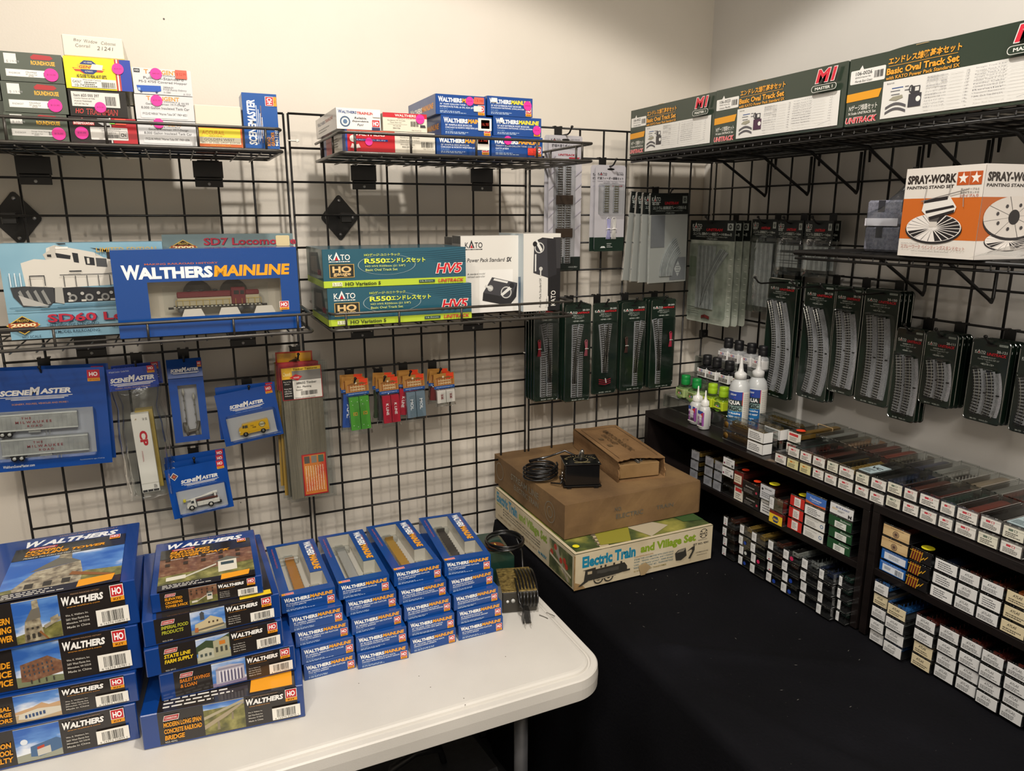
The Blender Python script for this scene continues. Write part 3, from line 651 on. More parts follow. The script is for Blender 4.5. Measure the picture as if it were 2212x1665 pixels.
MR = [((1061.4, 331.6), (1172.4, 335), (1060.6, 286.7), "TRINITY 25,000-GALLON TANK CAR", 'GATX #1834', '910-48210', 'f2a81e', 'blue carton, bottom right of the six on the middle shelf', [('o', .31, .8, .075, '$30.00'), ('t', .7, .1, .17, .36, 'f03c2c', '26.98')]),
      ((1065.7, 284), (1169.7, 284.5), (1062.6, 240.8), "50' ACF EXTERIOR POST BOXCAR", 'CANADIAN NATIONAL (CNA) #419384', '910-1854', 'f5dc28', 'blue carton with a yellow word, middle right of the six', [('o', .9, .36, .085, '$28.00'), ('t', .13, .68, .06, .24, 'e8e6e0')]),
      ((1052.5, 241), (1151, 241.7), (1049, 197.6), "50' ACF EXTERIOR POST BOXCAR", 'CANADIAN NATIONAL (CNA) #419380', '910-1853', 'f5dc28', 'blue carton, top right of the six on the middle shelf', [('o', .88, .6, .09, '$28.00'), ('t', .08, .68, .13, .22, 'e8e6e0')])]
for col in (ML, MR):
    z = z0
    for BL, BR, TL, l1, l2, no, ye, lb, stk in col:
        o, w, h = px_box(yB, BL, BR, TL, z)
        carton('boxcar_box', o, w-.001, .2, h-.0008, glossy(BLUE), dict(f=mainfront(l1, l2, no, ye), l=mainside), lb, 'box', G2, stick=stk); z += h
# ------------------------------------------------------------------ middle left shelf: locomotives
G3 = 'locomotive boxes on the middle left shelf'
def loco_art(f):
    S = mottled('printed_blue_wash', [(.35, '6f9ab0'), (.5, '83adc0'), (.7, '95bccb')], 5, 3, .4, coat=.2)
    f.rect(0, 0, 1, 1, S); f.rect(0, .275, 1, .006, '4a7484')
    # locomotive, nose at left
    W, K, Gy = 'd6d1c6', '24262a', '8a8a86'
    f.poly([(.10, .44), (.11, .40), (.27, .37), (.62, .37), (1.0, .4), (1.0, .56), (.62, .52), (.12, .56)], K)
    f.poly([(.13, .55), (.12, .80), (.2, .84), (.27, .83), (.28, .95), (.33, .98), (.42, .95), (.56, .9), (.62, .84), (.8, .80), (1.0, .78), (1.0, .6), (.62, .545), (.33, .53)], W)
    f.poly([(.27, .83), (.255, .885), (.30, .93), (.30, .96), (.34, .98), (.33, .85)], 'c2bdb2')
    f.poly([(.33, .9), (.335, .85), (.415, .83), (.42, .87)], K); f.poly([(.28, .86), (.28, .885), (.305, .885), (.305, .855)], K)
    f.poly([(.43, .9), (.435, .8), (.465, .79), (.465, .89)], K); f.poly([(.5, .86), (.505, .77), (.56, .76), (.56, .84)], K); f.rect(.515, .78, .015, .06, W)
    f.poly([(.57, .84), (.57, .75), (.635, .74), (.635, .83)], '4a4c4e'); f.poly([(.64, .93), (.64, .83), (.71, .81), (.71, .89)], K); f.rect(.335, .94, .075, .022, 'efece4')
    f.poly([(.54, .95), (.62, .93), (.8, .88), (.8, .87), (.62, .91)], K)
    f.poly([(.04, .55), (.05, .45), (.1, .34), (.25, .33), (.29, .4), (.29, .54), (.12, .56)], '3a3c3e')
    for k in range(4): f.poly([(.08+.045*k, .5), (.095+.045*k, .52), (.13+.045*k, .37), (.11+.045*k, .36)], Gy)
    f.poly([(.1, .36), (.08, .47), (.25, .35), (.24, .33)], 'b0aea8')
    f.poly([(.29, .38), (.3, .54), (.345, .54), (.345, .36)], 'a8a69e')
    for q in (.4, .5, .6):
        f.disc(q, .42, .026, Gy); f.disc(q, .42, .014, K)
    for q in (.37, .45, .55, .63): f.rect(q, .38, .03, .02, 'c8c4ba'); f.disc(q+.01, .465, .012, 'b0aea8', 8)
    f.poly([(.67, .45), (.68, .38), (1, .4), (1, .48)], '55534e')
    for k in range(9): f.rect(.36+.07*k, .54, .004, .12, K)
    f.poly([(.34, .665), (.6, .665), (1, .7), (1, .707), (.6, .672), (.34, .672)], K); f.rect(.4, .7, .075, .012, K)
    for k in range(3): f.rect(.045+.03*k, .56, .006, .14, 'dfe6e8')
    f.poly([(.16, .67), (.25, .67), (.25, .56), (.245, .56), (.245, .66), (.165, .66), (.165, .56), (.16, .56)], K); f.poly([(.34, 1.0), (.36, .985), (.4, .99), (.4, 1.0)], K)
    for k, (a, b) in enumerate(((.02, .335), (.05, .31), (.2, .28+.03), (.3, .325))): f.poly([(a, b), (a+.0, b+.006), (1, b+.035), (1, b+.03)], '3f6678')
    f.text('LIMITED EDITION', .58, .9, .38, .05, 'c8a24a', .01)
    diamond(f, .085, .155, .1, .1); f.text('SD60 Locomotive', .235, .165, .99, .095, '2f2f50', .035); f.text('SD60 Locomotive', .232, .17, .99, .09, 'b8283c', .02)
    f.text('SETTING THE STANDARD', .24, .125, .3, .03, '1f3444', .008); f.text('FOR EXCELLENCE', .24, .09, .26, .025, '1f3444', .008); f.text('IN MODEL RAILROADING', .25, .05, .29, .03, '1f3444', .008); f.text('HO SCALE', .07, .015, .11, .028, '1f3444'); f.text('FEATURING', .67, .13, .15, .03, '1f3444', .008); f.text('KNUCKLE COUPLERS', .62, .085, .26, .028, '1f3444', .008)
def diamond(f, x, y, w, h):
    f.poly([(x-w, y), (x, y+h), (x+w, y), (x, y-h)], 'd8b44c'); f.poly([(x-w*.9, y), (x, y+h*.9), (x+w*.9, y), (x, y-h*.9)], '2e2018')
    f.rect(x-w*.86, y-h*.22, w*1.72, h*.46, 'a84a26'); f.text('2000', x-w*.74, y-h*.17, w*1.48, h*.35, 'f0e0a8', .03); f.text('PROTO', x-w*.34, y+h*.34, w*.68, h*.26, 'd8b44c', .01); f.text('SERIES', x-w*.38, y-h*.56, w*.76, h*.22, 'd8b44c', .01)
yC = -.175
p0 = at(349, 521, 1, yC); pz = at(0, 526, 1, yC)
W60 = p0.x-pz.x+.006; H60 = p0.z-TC-.004
carton('locomotive_box', (p0.x-W60, yC, TC+.003), W60, .06, H60, glossy('83adc0', .4, .1), dict(f=loco_art), 'pale blue locomotive box with a white engine drawing, left on the shelf', 'box', G3)
def sd7(f):
    f.rect(0, 0, 1, 1, glossy('71868a', .4, .1)); diamond(f, .15, .86, .105, .085); f.text('SD7 Locomotive', .305, .875, .72, .085, '3a2a40', .03); f.text('SD7 Locomotive', .302, .88, .72, .08, 'b02c40', .015)
    f.poly([(.55, .74), (.6, .8), (.78, .82), (.86, .8), (.86, .72), (.55, .7)], '2c2e30')
yD = -.095
a = at(348.5, 507, 1, yD); b = at(632, 504.7, 1, yD)
carton('locomotive_box', (a.x, yD, TC+.003), b.x-a.x, .05, a.z-TC-.003, glossy('71868a', .4, .1), dict(f=sd7), 'grey-blue locomotive box with red lettering standing behind the others', 'box', G3, stick=[('t', .86, .86, .11, .12, 'd8c79a')])
# the big blue window box in front
yE = -.247
a = at(261, 740, 1, yE); b = at(652, 714.8, 1, yE); c = at(237.3, 549, 1, yE)
w, h, d = b.x-a.x, .198, .055
h = c.z-a.z
r = empty('locomotive_box', (a.x, yE, TC+.003), .01, 'large bright blue window box with a maroon and cream locomotive inside', 'box', G3)
m = MB(); BL_ = glossy(BLUE, .25, .5)
wx0, wx1, wz0, wz1 = w*.168, w*.895, h*.215, h*.63
m.box(0, w, .0015, d, 0, h, BL_, 0, skip=('f',)); f = front(m, w, h, lift=-.0002)
for q in ((0, 0, w, wz0), (0, wz1, w, h), (0, wz0, wx0, wz1), (wx1, wz0, w, wz1)): m.poly([(q[0], 0, q[1]), (q[2], 0, q[1]), (q[2], 0, q[3]), (q[0], 0, q[3])], BL_)
for q in (((0, 0, 0), (0, .0015, 0), (0, .0015, h), (0, 0, h)), ((w, 0, 0), (w, .0015, 0), (w, .0015, h), (w, 0, h)), ((0, 0, h), (w, 0, h), (w, .0015, h), (0, .0015, h)), ((0, 0, 0), (w, 0, 0), (w, .0015, 0), (0, .0015, 0))): m.poly(q, BL_)
f.k = .0003
link('carton', m, r); 
m = MB(); f = front(m, w, h); wal(f, .045, .665, .91, .165, 'f2f2f4', 'MAINLINE', 'f0a41e'); f.text('MAKING RAILROAD HISTORY', .165, .825, .385, .02, 'c86a4a', .01); link('printed_wordmark', m, r); m = MB(); f = front(m, w, h); ho_badge(f, .88, .24, .055, .105); link('printed_badge', m, r)
m = MB(); m.box(wx0-.004, wx1+.004, .046, .047, wz0-.004, wz1+.004, ink('c9c3b6', .5))
for q in ((wx0-.004, wx0-.003, .0016, .046, wz0, wz1), (wx1+.003, wx1+.004, .0016, .046, wz0, wz1), (wx0-.004, wx1+.004, .0016, .046, wz0-.004, wz0-.003), (wx0-.004, wx1+.004, .0016, .046, wz1+.003, wz1+.004)): m.box(*q, ink('d8d3c8', .5))
for k in range(3): m.prism([(wx0+w*(.16+.2*k), wz0-.003), (wx0+w*(.29+.2*k), wz0-.003), (wx0+w*(.27+.2*k), wz0+.014), (wx0+w*(.18+.2*k), wz0+.014)], .006, .008, ink('e4e0d8', .5))
link('inner_tray', m, r)
m = MB(); L = wx1-wx0; X = wx0+L*.17; Z = wz0+.013; MRN, CRM, KK = '7a1f2c', 'c8bda0', '26262a'
m.box(X, X+L*.68, .014, .034, Z+.003, Z+.006, KK); m.box(X+L*.03, X+L*.44, .016, .032, Z+.006, Z+.022, CRM, .001); m.box(X+L*.03, X+L*.44, .016, .032, Z+.022, Z+.034, MRN, .002)
m.box(X+L*.44, X+L*.55, .014, .034, Z+.006, Z+.04, MRN, .0015); m.box(X+L*.55, X+L*.66, .016, .032, Z+.006, Z+.024, CRM, .001); m.box(X+L*.55, X+L*.66, .016, .032, Z+.024, Z+.034, MRN, .002)
m.box(X+L*.46, X+L*.5, .0135, .014, Z+.026, Z+.034, '1c1c20'); m.box(X+L*.51, X+L*.54, .0135, .014, Z+.026, Z+.034, '1c1c20')
for k in range(3): m.lathe([(.001, Z+.034), (.005, Z+.035), (.0055, Z+.037), (.001, Z+.038)], KK, 10, (X+L*(.12+.1*k), .024))
for k in range(22): m.box(X+L*.68*k/22, X+L*.68*(k+.5)/22, .0135, .014, Z+.0035, Z+.0055, 'e0dccf')
m.tube([(X+L*.02, .013, Z+.018), (X+L*.43, .013, Z+.018)], .0004, 'd8b83c', 4); m.tube([(X+L*.55, .013, Z+.018), (X+L*.67, .013, Z+.018)], .0004, 'd8b83c', 4)
for k in range(14): m.tube([(X+L*(.02+.05*k), .013, Z+.006), (X+L*(.02+.05*k), .013, Z+.018)], .0004, 'd8b83c', 4)
for c0 in (.1, .55):
    m.box(X+L*(c0-.07), X+L*(c0+.07), .015, .033, Z-.006, Z+.003, KK, .001)
    for e in (-.045, .045): m.lathe([(.0055, .0145), (.0055, .0165)], '5a5a5c', 14, (X+L*(c0+e), Z-.003), ax='y')
m.box(X-L*.04, X, .021, .027, Z, Z+.004, KK); m.box(X+L*.68, X+L*.72, .021, .027, Z, Z+.004, KK)
link('model_locomotive', m, r)
m = MB(); m.lathe([(.028, .044), (.028, .0455)], '55504a', 20, (wx0+L*.36, wz0+h*.24), ax='y'); m.lathe([(.028, .044), (.028, .0455)], '55504a', 20, (wx0+L*.64, wz0+h*.24), ax='y'); link('foam_cradle', m, r)
m = MB(); m.poly([(wx0, .0007, wz0), (wx1, .0007, wz0), (wx1, .0007, wz1), (wx0, .0007, wz1)], clear('window_film', 'f0f0ee', .03, .6, .08))
m2 = MB(); pts = []
for i in range(25):
    for j in range(7): pts.append((wx0+L*(.1+.8*i/24), .011+.0025*math.sin(i*1.7+j)*math.cos(j*2.1+i*.6), wz0+.003+(wz1-wz0-.012)*j/6))
m2.faces(pts, [(i*7+j, (i+1)*7+j, (i+1)*7+j+1, i*7+j+1) for i in range(24) for j in range(6)], film(), True)
link('window_film', m, r); link('inner_bag', m2, r)
# ------------------------------------------------------------------ middle shelf: oval track sets and power packs
def hv5(f):
    f.rect(0, 0, 1, 1, glossy('23586a', .3, .4)); f.rect(0, 0, 1, .175, 'b9cf3a')
    for k in range(7): f.poly([(.5+.05*k, .88-.05*k), (.72+.03*k, .9-.05*k), (1, .98-.06*k), (1, .965-.06*k), (.74+.03*k, .885-.05*k)], '1a4556')
    f.ring(.43, .57, .2, .195, '93a8ac', 40, .34)
    kato(f, .04, .66, .14, .27, 'efeee8'); f.rect(.04, .26, .165, .35, 'c8a056'); f.rect(.045, .275, .155, .32, '2a2a24'); f.text('HO', .06, .39, .125, .17, 'e0bc80', .03); f.text('gauge', .065, .29, .115, .09, 'e0bc80', .02)
    f.text('HOゲージ ユニトラック', .275, .8, .245, .075, 'd6e04a', .012); f.text('R550', .275, .61, .145, .13, 'e0ea4c', .025); f.text('エンドレスセット', .42, .61, .28, .13, 'e0ea4c', .03)
    f.text('HO HV5 R550mm (21 5/8")', .28, .5, .275, .065, 'd0da78', .01); f.text('Basic Oval Track Set', .28, .41, .22, .065, 'd0da78', .01); f.text('HV5', .77, .28, .205, .3, 'efe6dc', .055, .22); f.text('HV5', .776, .295, .193, .27, 'd0202c', .02, .22)
    f.rect(.055, .04, .065, .1, 'eeeec8'); f.text('3-115', .06, .05, .055, .075, '2a2a20'); f.text('HO Variation 5', .14, .045, .24, .09, '2c3420', .02); f.rect(.65, .06, .115, .07, '2c4a50'); f.text('16.5mm', .66, .075, .09, .04, 'c8d8b0'); f.text('UNITRACK', .79, .045, .19, .095, 'c8243a', .02, .2)
def hv5side(f):
    f.rect(0, 0, 1, 1, glossy('23584e', .3, .4)); f.rect(0, 0, 1, .175, 'b9cf3a'); f.poly([(.15, .25), (.2, .85), (.75, .9), (.9, .3)], '1c2a2a'); f.poly([(.3, .35), (.3, .75), (.68, .8), (.72, .35)], '6a6258'); f.text('KATO', .7, .3, .2, .15, 'b83a4a', .02)
z = TC+.002
yF = -.248
for BL, BR, TL, lb in (((711, 705), (1018.8, 686.5), (699.8, 622), 'lower of two teal track set boxes on the middle shelf'), ((699.8, 621), (1006.5, 613.3), (694, 536.4), 'upper of two teal track set boxes with a large red HV5')):
    a = at(*BL, 2, z) if 0 else at(*BL, 1, yF); b = at(*BR, 1, yF); c = at(*TL, 1, yF)
    carton('track_set_box', (a.x, yF, z), b.x-a.x, .205, c.z-a.z-.001, glossy('23586a'), dict(f=hv5, l=hv5side), lb, 'box', 'oval track set boxes on the middle shelf'); z += c.z-a.z
def pw(f):
    f.rect(0, 0, 1, 1, ink('e2ded6', .3, .3)); kato(f, .07, .82, .29, .13, '26262a'); f.text('Power Pack Standard', .1, .665, .64, .05, '3a3a3c', .008, .2); f.text('SX', .77, .66, .09, .06, '26262a', .03, .2)
    f.rect(.3, 0, .58, .56, 'eeebe5'); f.text('A standard model', .1, .5, .3, .025, '3a3a3c', 0, .2); f.text('railroad controller', .1, .465, .3, .025, '3a3a3c', 0, .2)
    controller(f, .35, .07, .62, .4); f.text('22-018BK-1', .1, .07, .28, .035, '3a3a3c', .005)
def controller(f, x, y, w, h):
    q = lambda a, b: (x+a*w, y+b*h)
    f.poly([q(0, .22), q(.02, .48), q(.27, .98), q(.98, .76), q(.95, .3), q(.75, 0)], '2b2a2c'); f.poly([q(.02, .48), q(.27, .98), q(.98, .76), q(.78, .26)], '434246')
    f.poly([q(.3, .88), q(.33, .94), q(.72, .82), q(.69, .76)], 'e4e2dc'); f.disc(*q(.22, .62), .05*w*1.6, 'b8b6b2', 14); f.poly([q(.06, .68), q(.08, .74), q(.28, .64), q(.26, .56)], 'd8d6d0')
    f.disc(*q(.66, .46), .17*w*.9, 'd0cec8', 20); f.disc(*q(.66, .46), .14*w*.9, '434246', 20); f.poly([q(.5, .4), q(.55, .34), q(.86, .62), q(.76, .66)], 'e4e2dc'); f.disc(*q(.82, .68), .07*w, '262528', 12)
def pw2(f):
    f.rect(0, 0, 1, 1, ink('e2ded6', .3, .3)); f.rect(.66, 0, .34, .55, '1c1b1d'); f.poly([(.66, .55), (1, .55), (1, .95), (.8, .95)], '39383a'); controller_v(f); f.text('Power Pack Standard SX', .42, .05, .055, .38, '4a4a4c', .0, .1, 1); f.rect(.58, .05, .09, .14, 'ece8e0'); f.text('22-018BK-1', .6, .06, .05, .12, '2a2a2c', 0, 0, 1); f.text('KATO', .74, .06, .13, .2, 'ece8e0', .01, 0, 1)
def controller_v(f):
    f.poly([(.26, .5), (.28, .9), (.5, .95), (.86, .93), (.9, .47), (.66, .43)], '29282b'); f.poly([(.26, .5), (.28, .9), (.62, .94), (.66, .44)], '3b3a3e'); f.disc(.42, .82, .13, 'd2d0ca', 18); f.disc(.42, .82, .105, '3b3a3e', 18); f.poly([(.3, .9), (.36, .92), (.5, .8), (.46, .76)], 'e6e4de'); f.disc(.3, .87, .06, '201f22', 12); f.rect(.3, .52, .035, .22, 'e4e2dc'); f.disc(.46, .55, .05, 'c8c6c0', 12); f.rect(.44, .46, .03, .08, 'e0ded8')
G4 = 'power pack boxes on the middle shelf'
yP = -.12
a = at(993, 508, 1, yP-.05); b = at(1122, 676, 1, yP-.05)
pww = b.x-a.x-.002
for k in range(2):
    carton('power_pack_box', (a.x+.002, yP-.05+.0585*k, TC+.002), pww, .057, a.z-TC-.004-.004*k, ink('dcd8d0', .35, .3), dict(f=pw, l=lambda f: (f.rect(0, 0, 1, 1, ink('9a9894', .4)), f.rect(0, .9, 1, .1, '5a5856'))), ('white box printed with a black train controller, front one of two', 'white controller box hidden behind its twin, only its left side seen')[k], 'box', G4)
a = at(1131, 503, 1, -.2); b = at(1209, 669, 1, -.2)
carton('power_pack_box', (a.x, -.2, TC+.002), b.x-a.x, .15, a.z-TC-.004, ink('dcd8d0', .35, .3), dict(f=pw2, l=lambda f: (f.rect(0, 0, 1, 1, ink('c6d2d8', .35)), f.poly([(.3, .05), (.3, .4), (.9, .45), (.9, .05)], '5d7890'))), 'white and black controller box standing on end at the shelf\'s right', 'box', G4)
# ------------------------------------------------------------------ high right shelf: three oval track sets
def oval(no, s1, s2, col='4a464c'):
    def a(f):
        f.rect(0, 0, 1, 1, ink('2b382d', .3, .35)); f.rrect(.01, .62, .2, .2, 'e3e1dc', .006); f.poly([(.06, .82), (.075, .88), (.085, .82)], 'e3e1dc'); f.text(no, .04, .74, .095, .055, '2a2a2a', .01); f.text(s1, .04, .7, .09, .022, '4a4a48'); f.text(s2, .04, .64, .1, .032, '5a5a58', 0, .2); f.bars(.15, .67, .05, .1, '2a2a2a', 5, 20)
        f.poly([(0, .36), (0, .48), (.2, .5), (.187, .38)], 'e09a24')
        f.text('Nゲージ線路セット', .02, .22, .165, .09, 'e6e4dc', .01); f.text('N Scale UNITRACK Set', .02, .165, .16, .04, 'e6e4dc', .01); f.text('UNITRACK', .005, .035, .185, .095, 'f0dcd6', .05, .2); f.text('UNITRACK', .008, .04, .18, .085, 'd02436', .02, .2)
        f.text('エンドレス線路基本セット', .225, .8, .36, .105, 'e6a036', .03); f.rect(.23, .775, .34, .006, 'e6a036'); f.text('Basic Oval Track Set', .22, .66, .36, .095, 'e6a036', .03); f.text('with KATO Power Pack Standard SX', .22, .59, .365, .05, 'e6a036', .015)
        f.rect(.21, .045, .76, .53, 'dddbd6'); f.text('製品内容', .23, .52, .04, .025, '4a4a48')
        for k, (x, y, w) in enumerate(((.26, .45, .06), (.255, .41, .05), (.26, .36, .045), (.33, .45, .02), (.33, .4, .03))): f.rect(x, y, w, .014, '31508c' if k == 0 else '77777a')
        f.poly([(.25, .3), (.27, .34), (.32, .35), (.325, .31), (.29, .28)], '9a9684')
        for k in range(2):
            P = [(.235+.11*i/8, .1+.07*k+.05*math.sin(math.pi*i/8)) for i in range(9)]; f.poly(P+[(x, y+.035) for x, y in P[::-1]], '58565a')
        f.rect(.355, .16, .065, .18, col); f.disc(.405, .26, .012, 'e8e6e0', 12); f.rect(.365, .34, .045, .1, '39383c'); f.rect(.385, .37, .02, .055, 'd8d6d0'); f.ring(.365, .41, .012, .008, '39383c', 12, 1.4)
        for k in range(11): f.text(('直線線路248mm', '直線線路124mm', 'リレーラー線路', '直線線路62mm', 'フィーダー線路', 'フィーダーコード', '曲線線路R315-45', 'リレーラー', 'ユニジョイナー外し', 'パワーパックSX', '線路クリーニング')[k], .44, .515-.04*k, .1, .022, '77757a'); f.rect(.55, .52-.04*k, .06, .003, 'b5b3b0'); f.text('1本', .625, .515-.04*k, .015, .022, '77757a')
        for k in range(10): f.text(('Straight Track 9 3/4"', 'Straight Track 4 7/8"', 'Rerailer Track 4 7/8"', 'Straight Track 2 7/16"', 'Feeder Track 2 7/16"', 'Feeder Cable', 'Curved Track R12 3/8"', 'Rerailer', 'Unijoiner Remover', 'Power Pack Standard SX')[k], .67, .515-.04*k, .13, .02, '77757a'); f.rect(.81, .52-.04*k, .08, .003, 'b5b3b0'); f.text('×1', .92, .515-.04*k, .014, .02, '77757a')
        f.poly([(.86, .08), (.94, .13), (.94, .134), (.86, .084)], '77757a')
        f.text('M1', .815, .73, .145, .22, 'e8dcd8', .05, .2); f.text('M1', .82, .74, .135, .2, 'd0283c', .03, .2)
        f.rrect(.795, .6, .165, .105, 'dedcd6', .016); f.rrect(.798, .607, .159, .091, '2b382d', .015); f.text('MASTER 1', .82, .63, .115, .045, 'e6e4dc', .02)
    return a
def ovalbottom(m, w, d):
    r = random.Random(3); m.poly([(.002, .002, -.0003), (.002, d-.002, -.0003), (w-.002, d-.002, -.0003), (w-.002, .002, -.0003)], ink('a5a199', .5))
    for _ in range(9): x = r.uniform(.02, w-.06); m.poly([(x, .01, -.0005), (x, .01+r.uniform(.02, .08), -.0005), (x+r.uniform(.02, .05), .05, -.0005), (x+.03, .01, -.0005)], r.choice(('7a5a48', '8a8a84', 'b04a3c', '5d6a58')))
ys = [(-.074, -.419), (-.425, -.787), (-.792, -1.155)]
for k, (y0, y1) in enumerate(ys):
    w = y0-y1; h = .1155; d = .29
    lb = ('dark green oval track set box nearest the room corner on the high shelf', 'dark green oval track set box in the middle of the high shelf', 'dark green oval track set box cut off by the right picture edge')[k]
    def lidlump(m, w=w, d=d, h=h, k=k):
        ovalbottom(m, w, d)
        if k == 2:
            n = 12; P = [(w*(.04+.5*i/n), h+.0008+.009*math.sin(math.pi*min(1, i/n*.9+.06))) for i in range(n+1)]
            m.prism([(w*.04, h)]+P+[(w*.54, h)], .03, d-.03, ink('2b382d', .3, .4))
        m.box(w*.36, w*.42, -.0012, .02, h-.0002, h+.0008, ink('b9a27a', .6))
    carton('track_set_box', (.885+(.004, 0, 0)[k], y0, FE+.0055), w, d, h, ink('2b382d', .3, .35), dict(f=oval(('106-0022', '106-0023', '106-0026')[k], ('ES44AC Starter Set', 'ES44AC Starter Set', 'ES44C4 Starter Set')[k], ('Canadian Pacific', 'Union Pacific', 'Florida East Coast')[k], ('3d3a3c', '4a2c44', '39383e')[k]), l=lambda f: f.rect(0, 0, 1, 1, ink('2b382d', .3, .35))), lb, 'box', 'oval track set boxes on the high right shelf', rz=-math.pi/2, extra=lidlump)
# ------------------------------------------------------------------ lower right shelf
def star(f, x, y, r, c):
    P = []
    for i in range(10):
        a = math.pi/2+i*math.pi/5; q = r if i % 2 == 0 else r*.4; P.append((x+q*math.cos(a), y+q*math.sin(a)*f.w/f.h))
    f.poly(P, c)
def wheel(f, x, y, rx, ry, n, alt=True, seg=None):
    N = 36; f.poly([(x+rx*1.03*math.cos(i*2*math.pi/N), y-ry*.12+ry*1.03*math.sin(i*2*math.pi/N)) for i in range(N)], '242022'); f.poly([(x+rx*math.cos(i*2*math.pi/N), y+ry*math.sin(i*2*math.pi/N)) for i in range(N)], 'e6e0da')
    f.up()
    for i in range(n):
        a, b = i*2*math.pi/n, (i+.82)*2*math.pi/n
        if alt and (a < 1.7 or 3.2 < a < 3.9 or a > 4.6): f.mb.poly([f.p(x+rx*.15*math.cos(a), y+ry*.15*math.sin(a)), f.p(x+rx*.97*math.cos(a), y+ry*.97*math.sin(a)), f.p(x+rx*.97*math.cos(b), y+ry*.97*math.sin(b))], '242022')
        elif alt: f.mb.poly([f.p(x+rx*.97*math.cos(a), y+ry*.97*math.sin(a)), f.p(x+rx*.97*math.cos(a+.03), y+ry*.97*math.sin(a+.03)), f.p(x, y)], '5a5658')
def spray(f, sh='c4641e'):
    f.rect(0, 0, 1, 1, ink('dcd6ce', .35, .2)); f.rect(0, .2, 1, .46, sh)
    f.text('SPRAY-WORK', .03, .82, .64, .1, '2c2420', .04); f.text('PAINTING STAND SET', .03, .765, .62, .035, '2c2420', .025)
    f.rect(.68, .79, .145, .14, 'b8511c'); f.rect(.83, .79, .145, .14, 'b8511c'); star(f, .7525, .862, .064, 'ece6de'); star(f, .9025, .862, .064, 'ece6de')
    f.text('ターンテーブルと', .74, .735, .22, .025, '3c3430', .01); f.text('ボディスタンドの', .74, .7, .22, .025, '3c3430', .01); f.text('2タイプ入り', .74, .66, .22, .035, 'a8482a', .015)
    wheel(f, .45, .33, .36, .155, 22); f.rect(.4, .34, .1, .12, 'cfc8c0'); f.poly([(.37, .44), (.4, .4), (.5, .4), (.53, .46), (.5, .5)], '55504e')
    f.poly([(.28, .52), (.3, .64), (.62, .68), (.72, .56), (.7, .5), (.4, .42)], 'e2ded8'); f.poly([(.28, .6), (.3, .64), (.6, .68), (.6, .64)], '242022'); f.poly([(.33, .52), (.68, .58), (.7, .555), (.34, .49)], '242022'); f.poly([(.38, .45), (.7, .53), (.7, .5), (.4, .42)], '242022')
    for a, b in (((.31, .8), (.29, .6)), ((.62, .82), (.6, .66)), ((.78, .74), (.8, .56))): f.poly([a, (a[0]+.008, a[1]), (b[0]+.008, b[1]), b], '9a9490')
    f.poly([(.26, .62), (.84, .74), (.84, .75), (.26, .63)], '77726e')
    f.text('タミヤエアーブラシシステム', .05, .135, .25, .022, '3c3430'); f.text('スプレーワーク ペインティングスタンドセット', .05, .09, .84, .045, 'a05440', .005); f.text('TAMIYA, INC. 3-7 ONDAWARA, SURUGA-KU, SHIZUOKA 422-8610 JAPAN', .2, .055, .5, .014, '5a5450')
def spray2(f):
    f.rect(0, 0, 1, 1, ink('d2cdc8', .35, .2)); f.rect(0, .2, 1, .46, 'b25c22'); f.text('SPRAY-WORK', .03, .82, .64, .1, '2c2420', .04); f.text('PAINTING STAND SET', .03, .765, .62, .035, '2c2420', .025)
    wheel(f, .4, .2, .3, .1, 22)
    N = 36; rx, ry, x, y = .38, .22, .42, .45
    f.poly([(x+rx*math.cos(i*2*math.pi/N), y-.03+ry*math.sin(i*2*math.pi/N)) for i in range(N)], '2a2628'); f.poly([(x+rx*math.cos(i*2*math.pi/N), y+ry*math.sin(i*2*math.pi/N)) for i in range(N)], 'd0c9c2')
    for i in range(4): a = i*math.pi/4+.2; f.poly([(x+rx*math.cos(a), y+ry*math.sin(a)), (x-rx*math.cos(a), y-ry*math.sin(a)), (x-rx*math.cos(a+.02), y-ry*math.sin(a+.02)), (x+rx*math.cos(a+.02), y+ry*math.sin(a+.02))], '5a5654')
    f.disc(x, y, .07, '242022')
    for i in range(8): a = i*math.pi/4+.5; f.disc(x+.22*math.cos(a), y+.13*math.sin(a), .018, '3a3638', 10)
    f.rect(.68, .79, .145, .14, 'b8511c'); star(f, .7525, .862, .064, 'ece6de')
p = at(1938.5, 551, 2, FFz+.006); q = at(2102.5, 561.5, 2, FFz+.006); tt = at(2133, 352.7, 1, q.y)
rz, w = frame2(p, q)
h = tt.z-FFz-.006
sprd = carton('spray_stand_box', (p.x, p.y, FFz+.006), w, .16, h, ink('d8d2ca', .35, .2), dict(f=spray, r=spray2), 'tall white and orange box with a turntable picture on the lower right shelf', 'box', rz=rz)
FOAM = mottled('grey_packing_foam', [(.35, '5d5e69'), (.6, '747581')], 160, 3, .9, .5, 400)
g = 'grey foam tool boxes in a clear bag'
FB0 = Vector((.925, p.y+.012+.118, FFz+.0065))
for k in range(2):
    m = MB(); hh = .046; m.box(0, .116, 0, .12, 0, hh, FOAM, .004)
    for a in (.026, .075): m.box(a, a+.014, -.0005, .0005, hh*.55, hh*.99, '2c2d33')
    if k: front(m, .116, hh).rect(.0, .0, .6, .3, 'd6d4dc')
    oo = link('foam_block', m, None, FB0+Vector((0, 0, k*(hh+.0007))), -math.pi/2)
    tag(oo, ('lower grey foam packing block left of the spray stand box', 'upper grey foam packing block with a white strip, left of the spray stand box')[k], 'foam block', g)
m = MB(); N = 28; rr = random.Random(5); vs = []; rows = ((-.0, .0, 0), (.03, .003, 0), (.07, .004, .0), (.1, .0, .004), (.125, -.02, .01), (.15, -.035, .012))
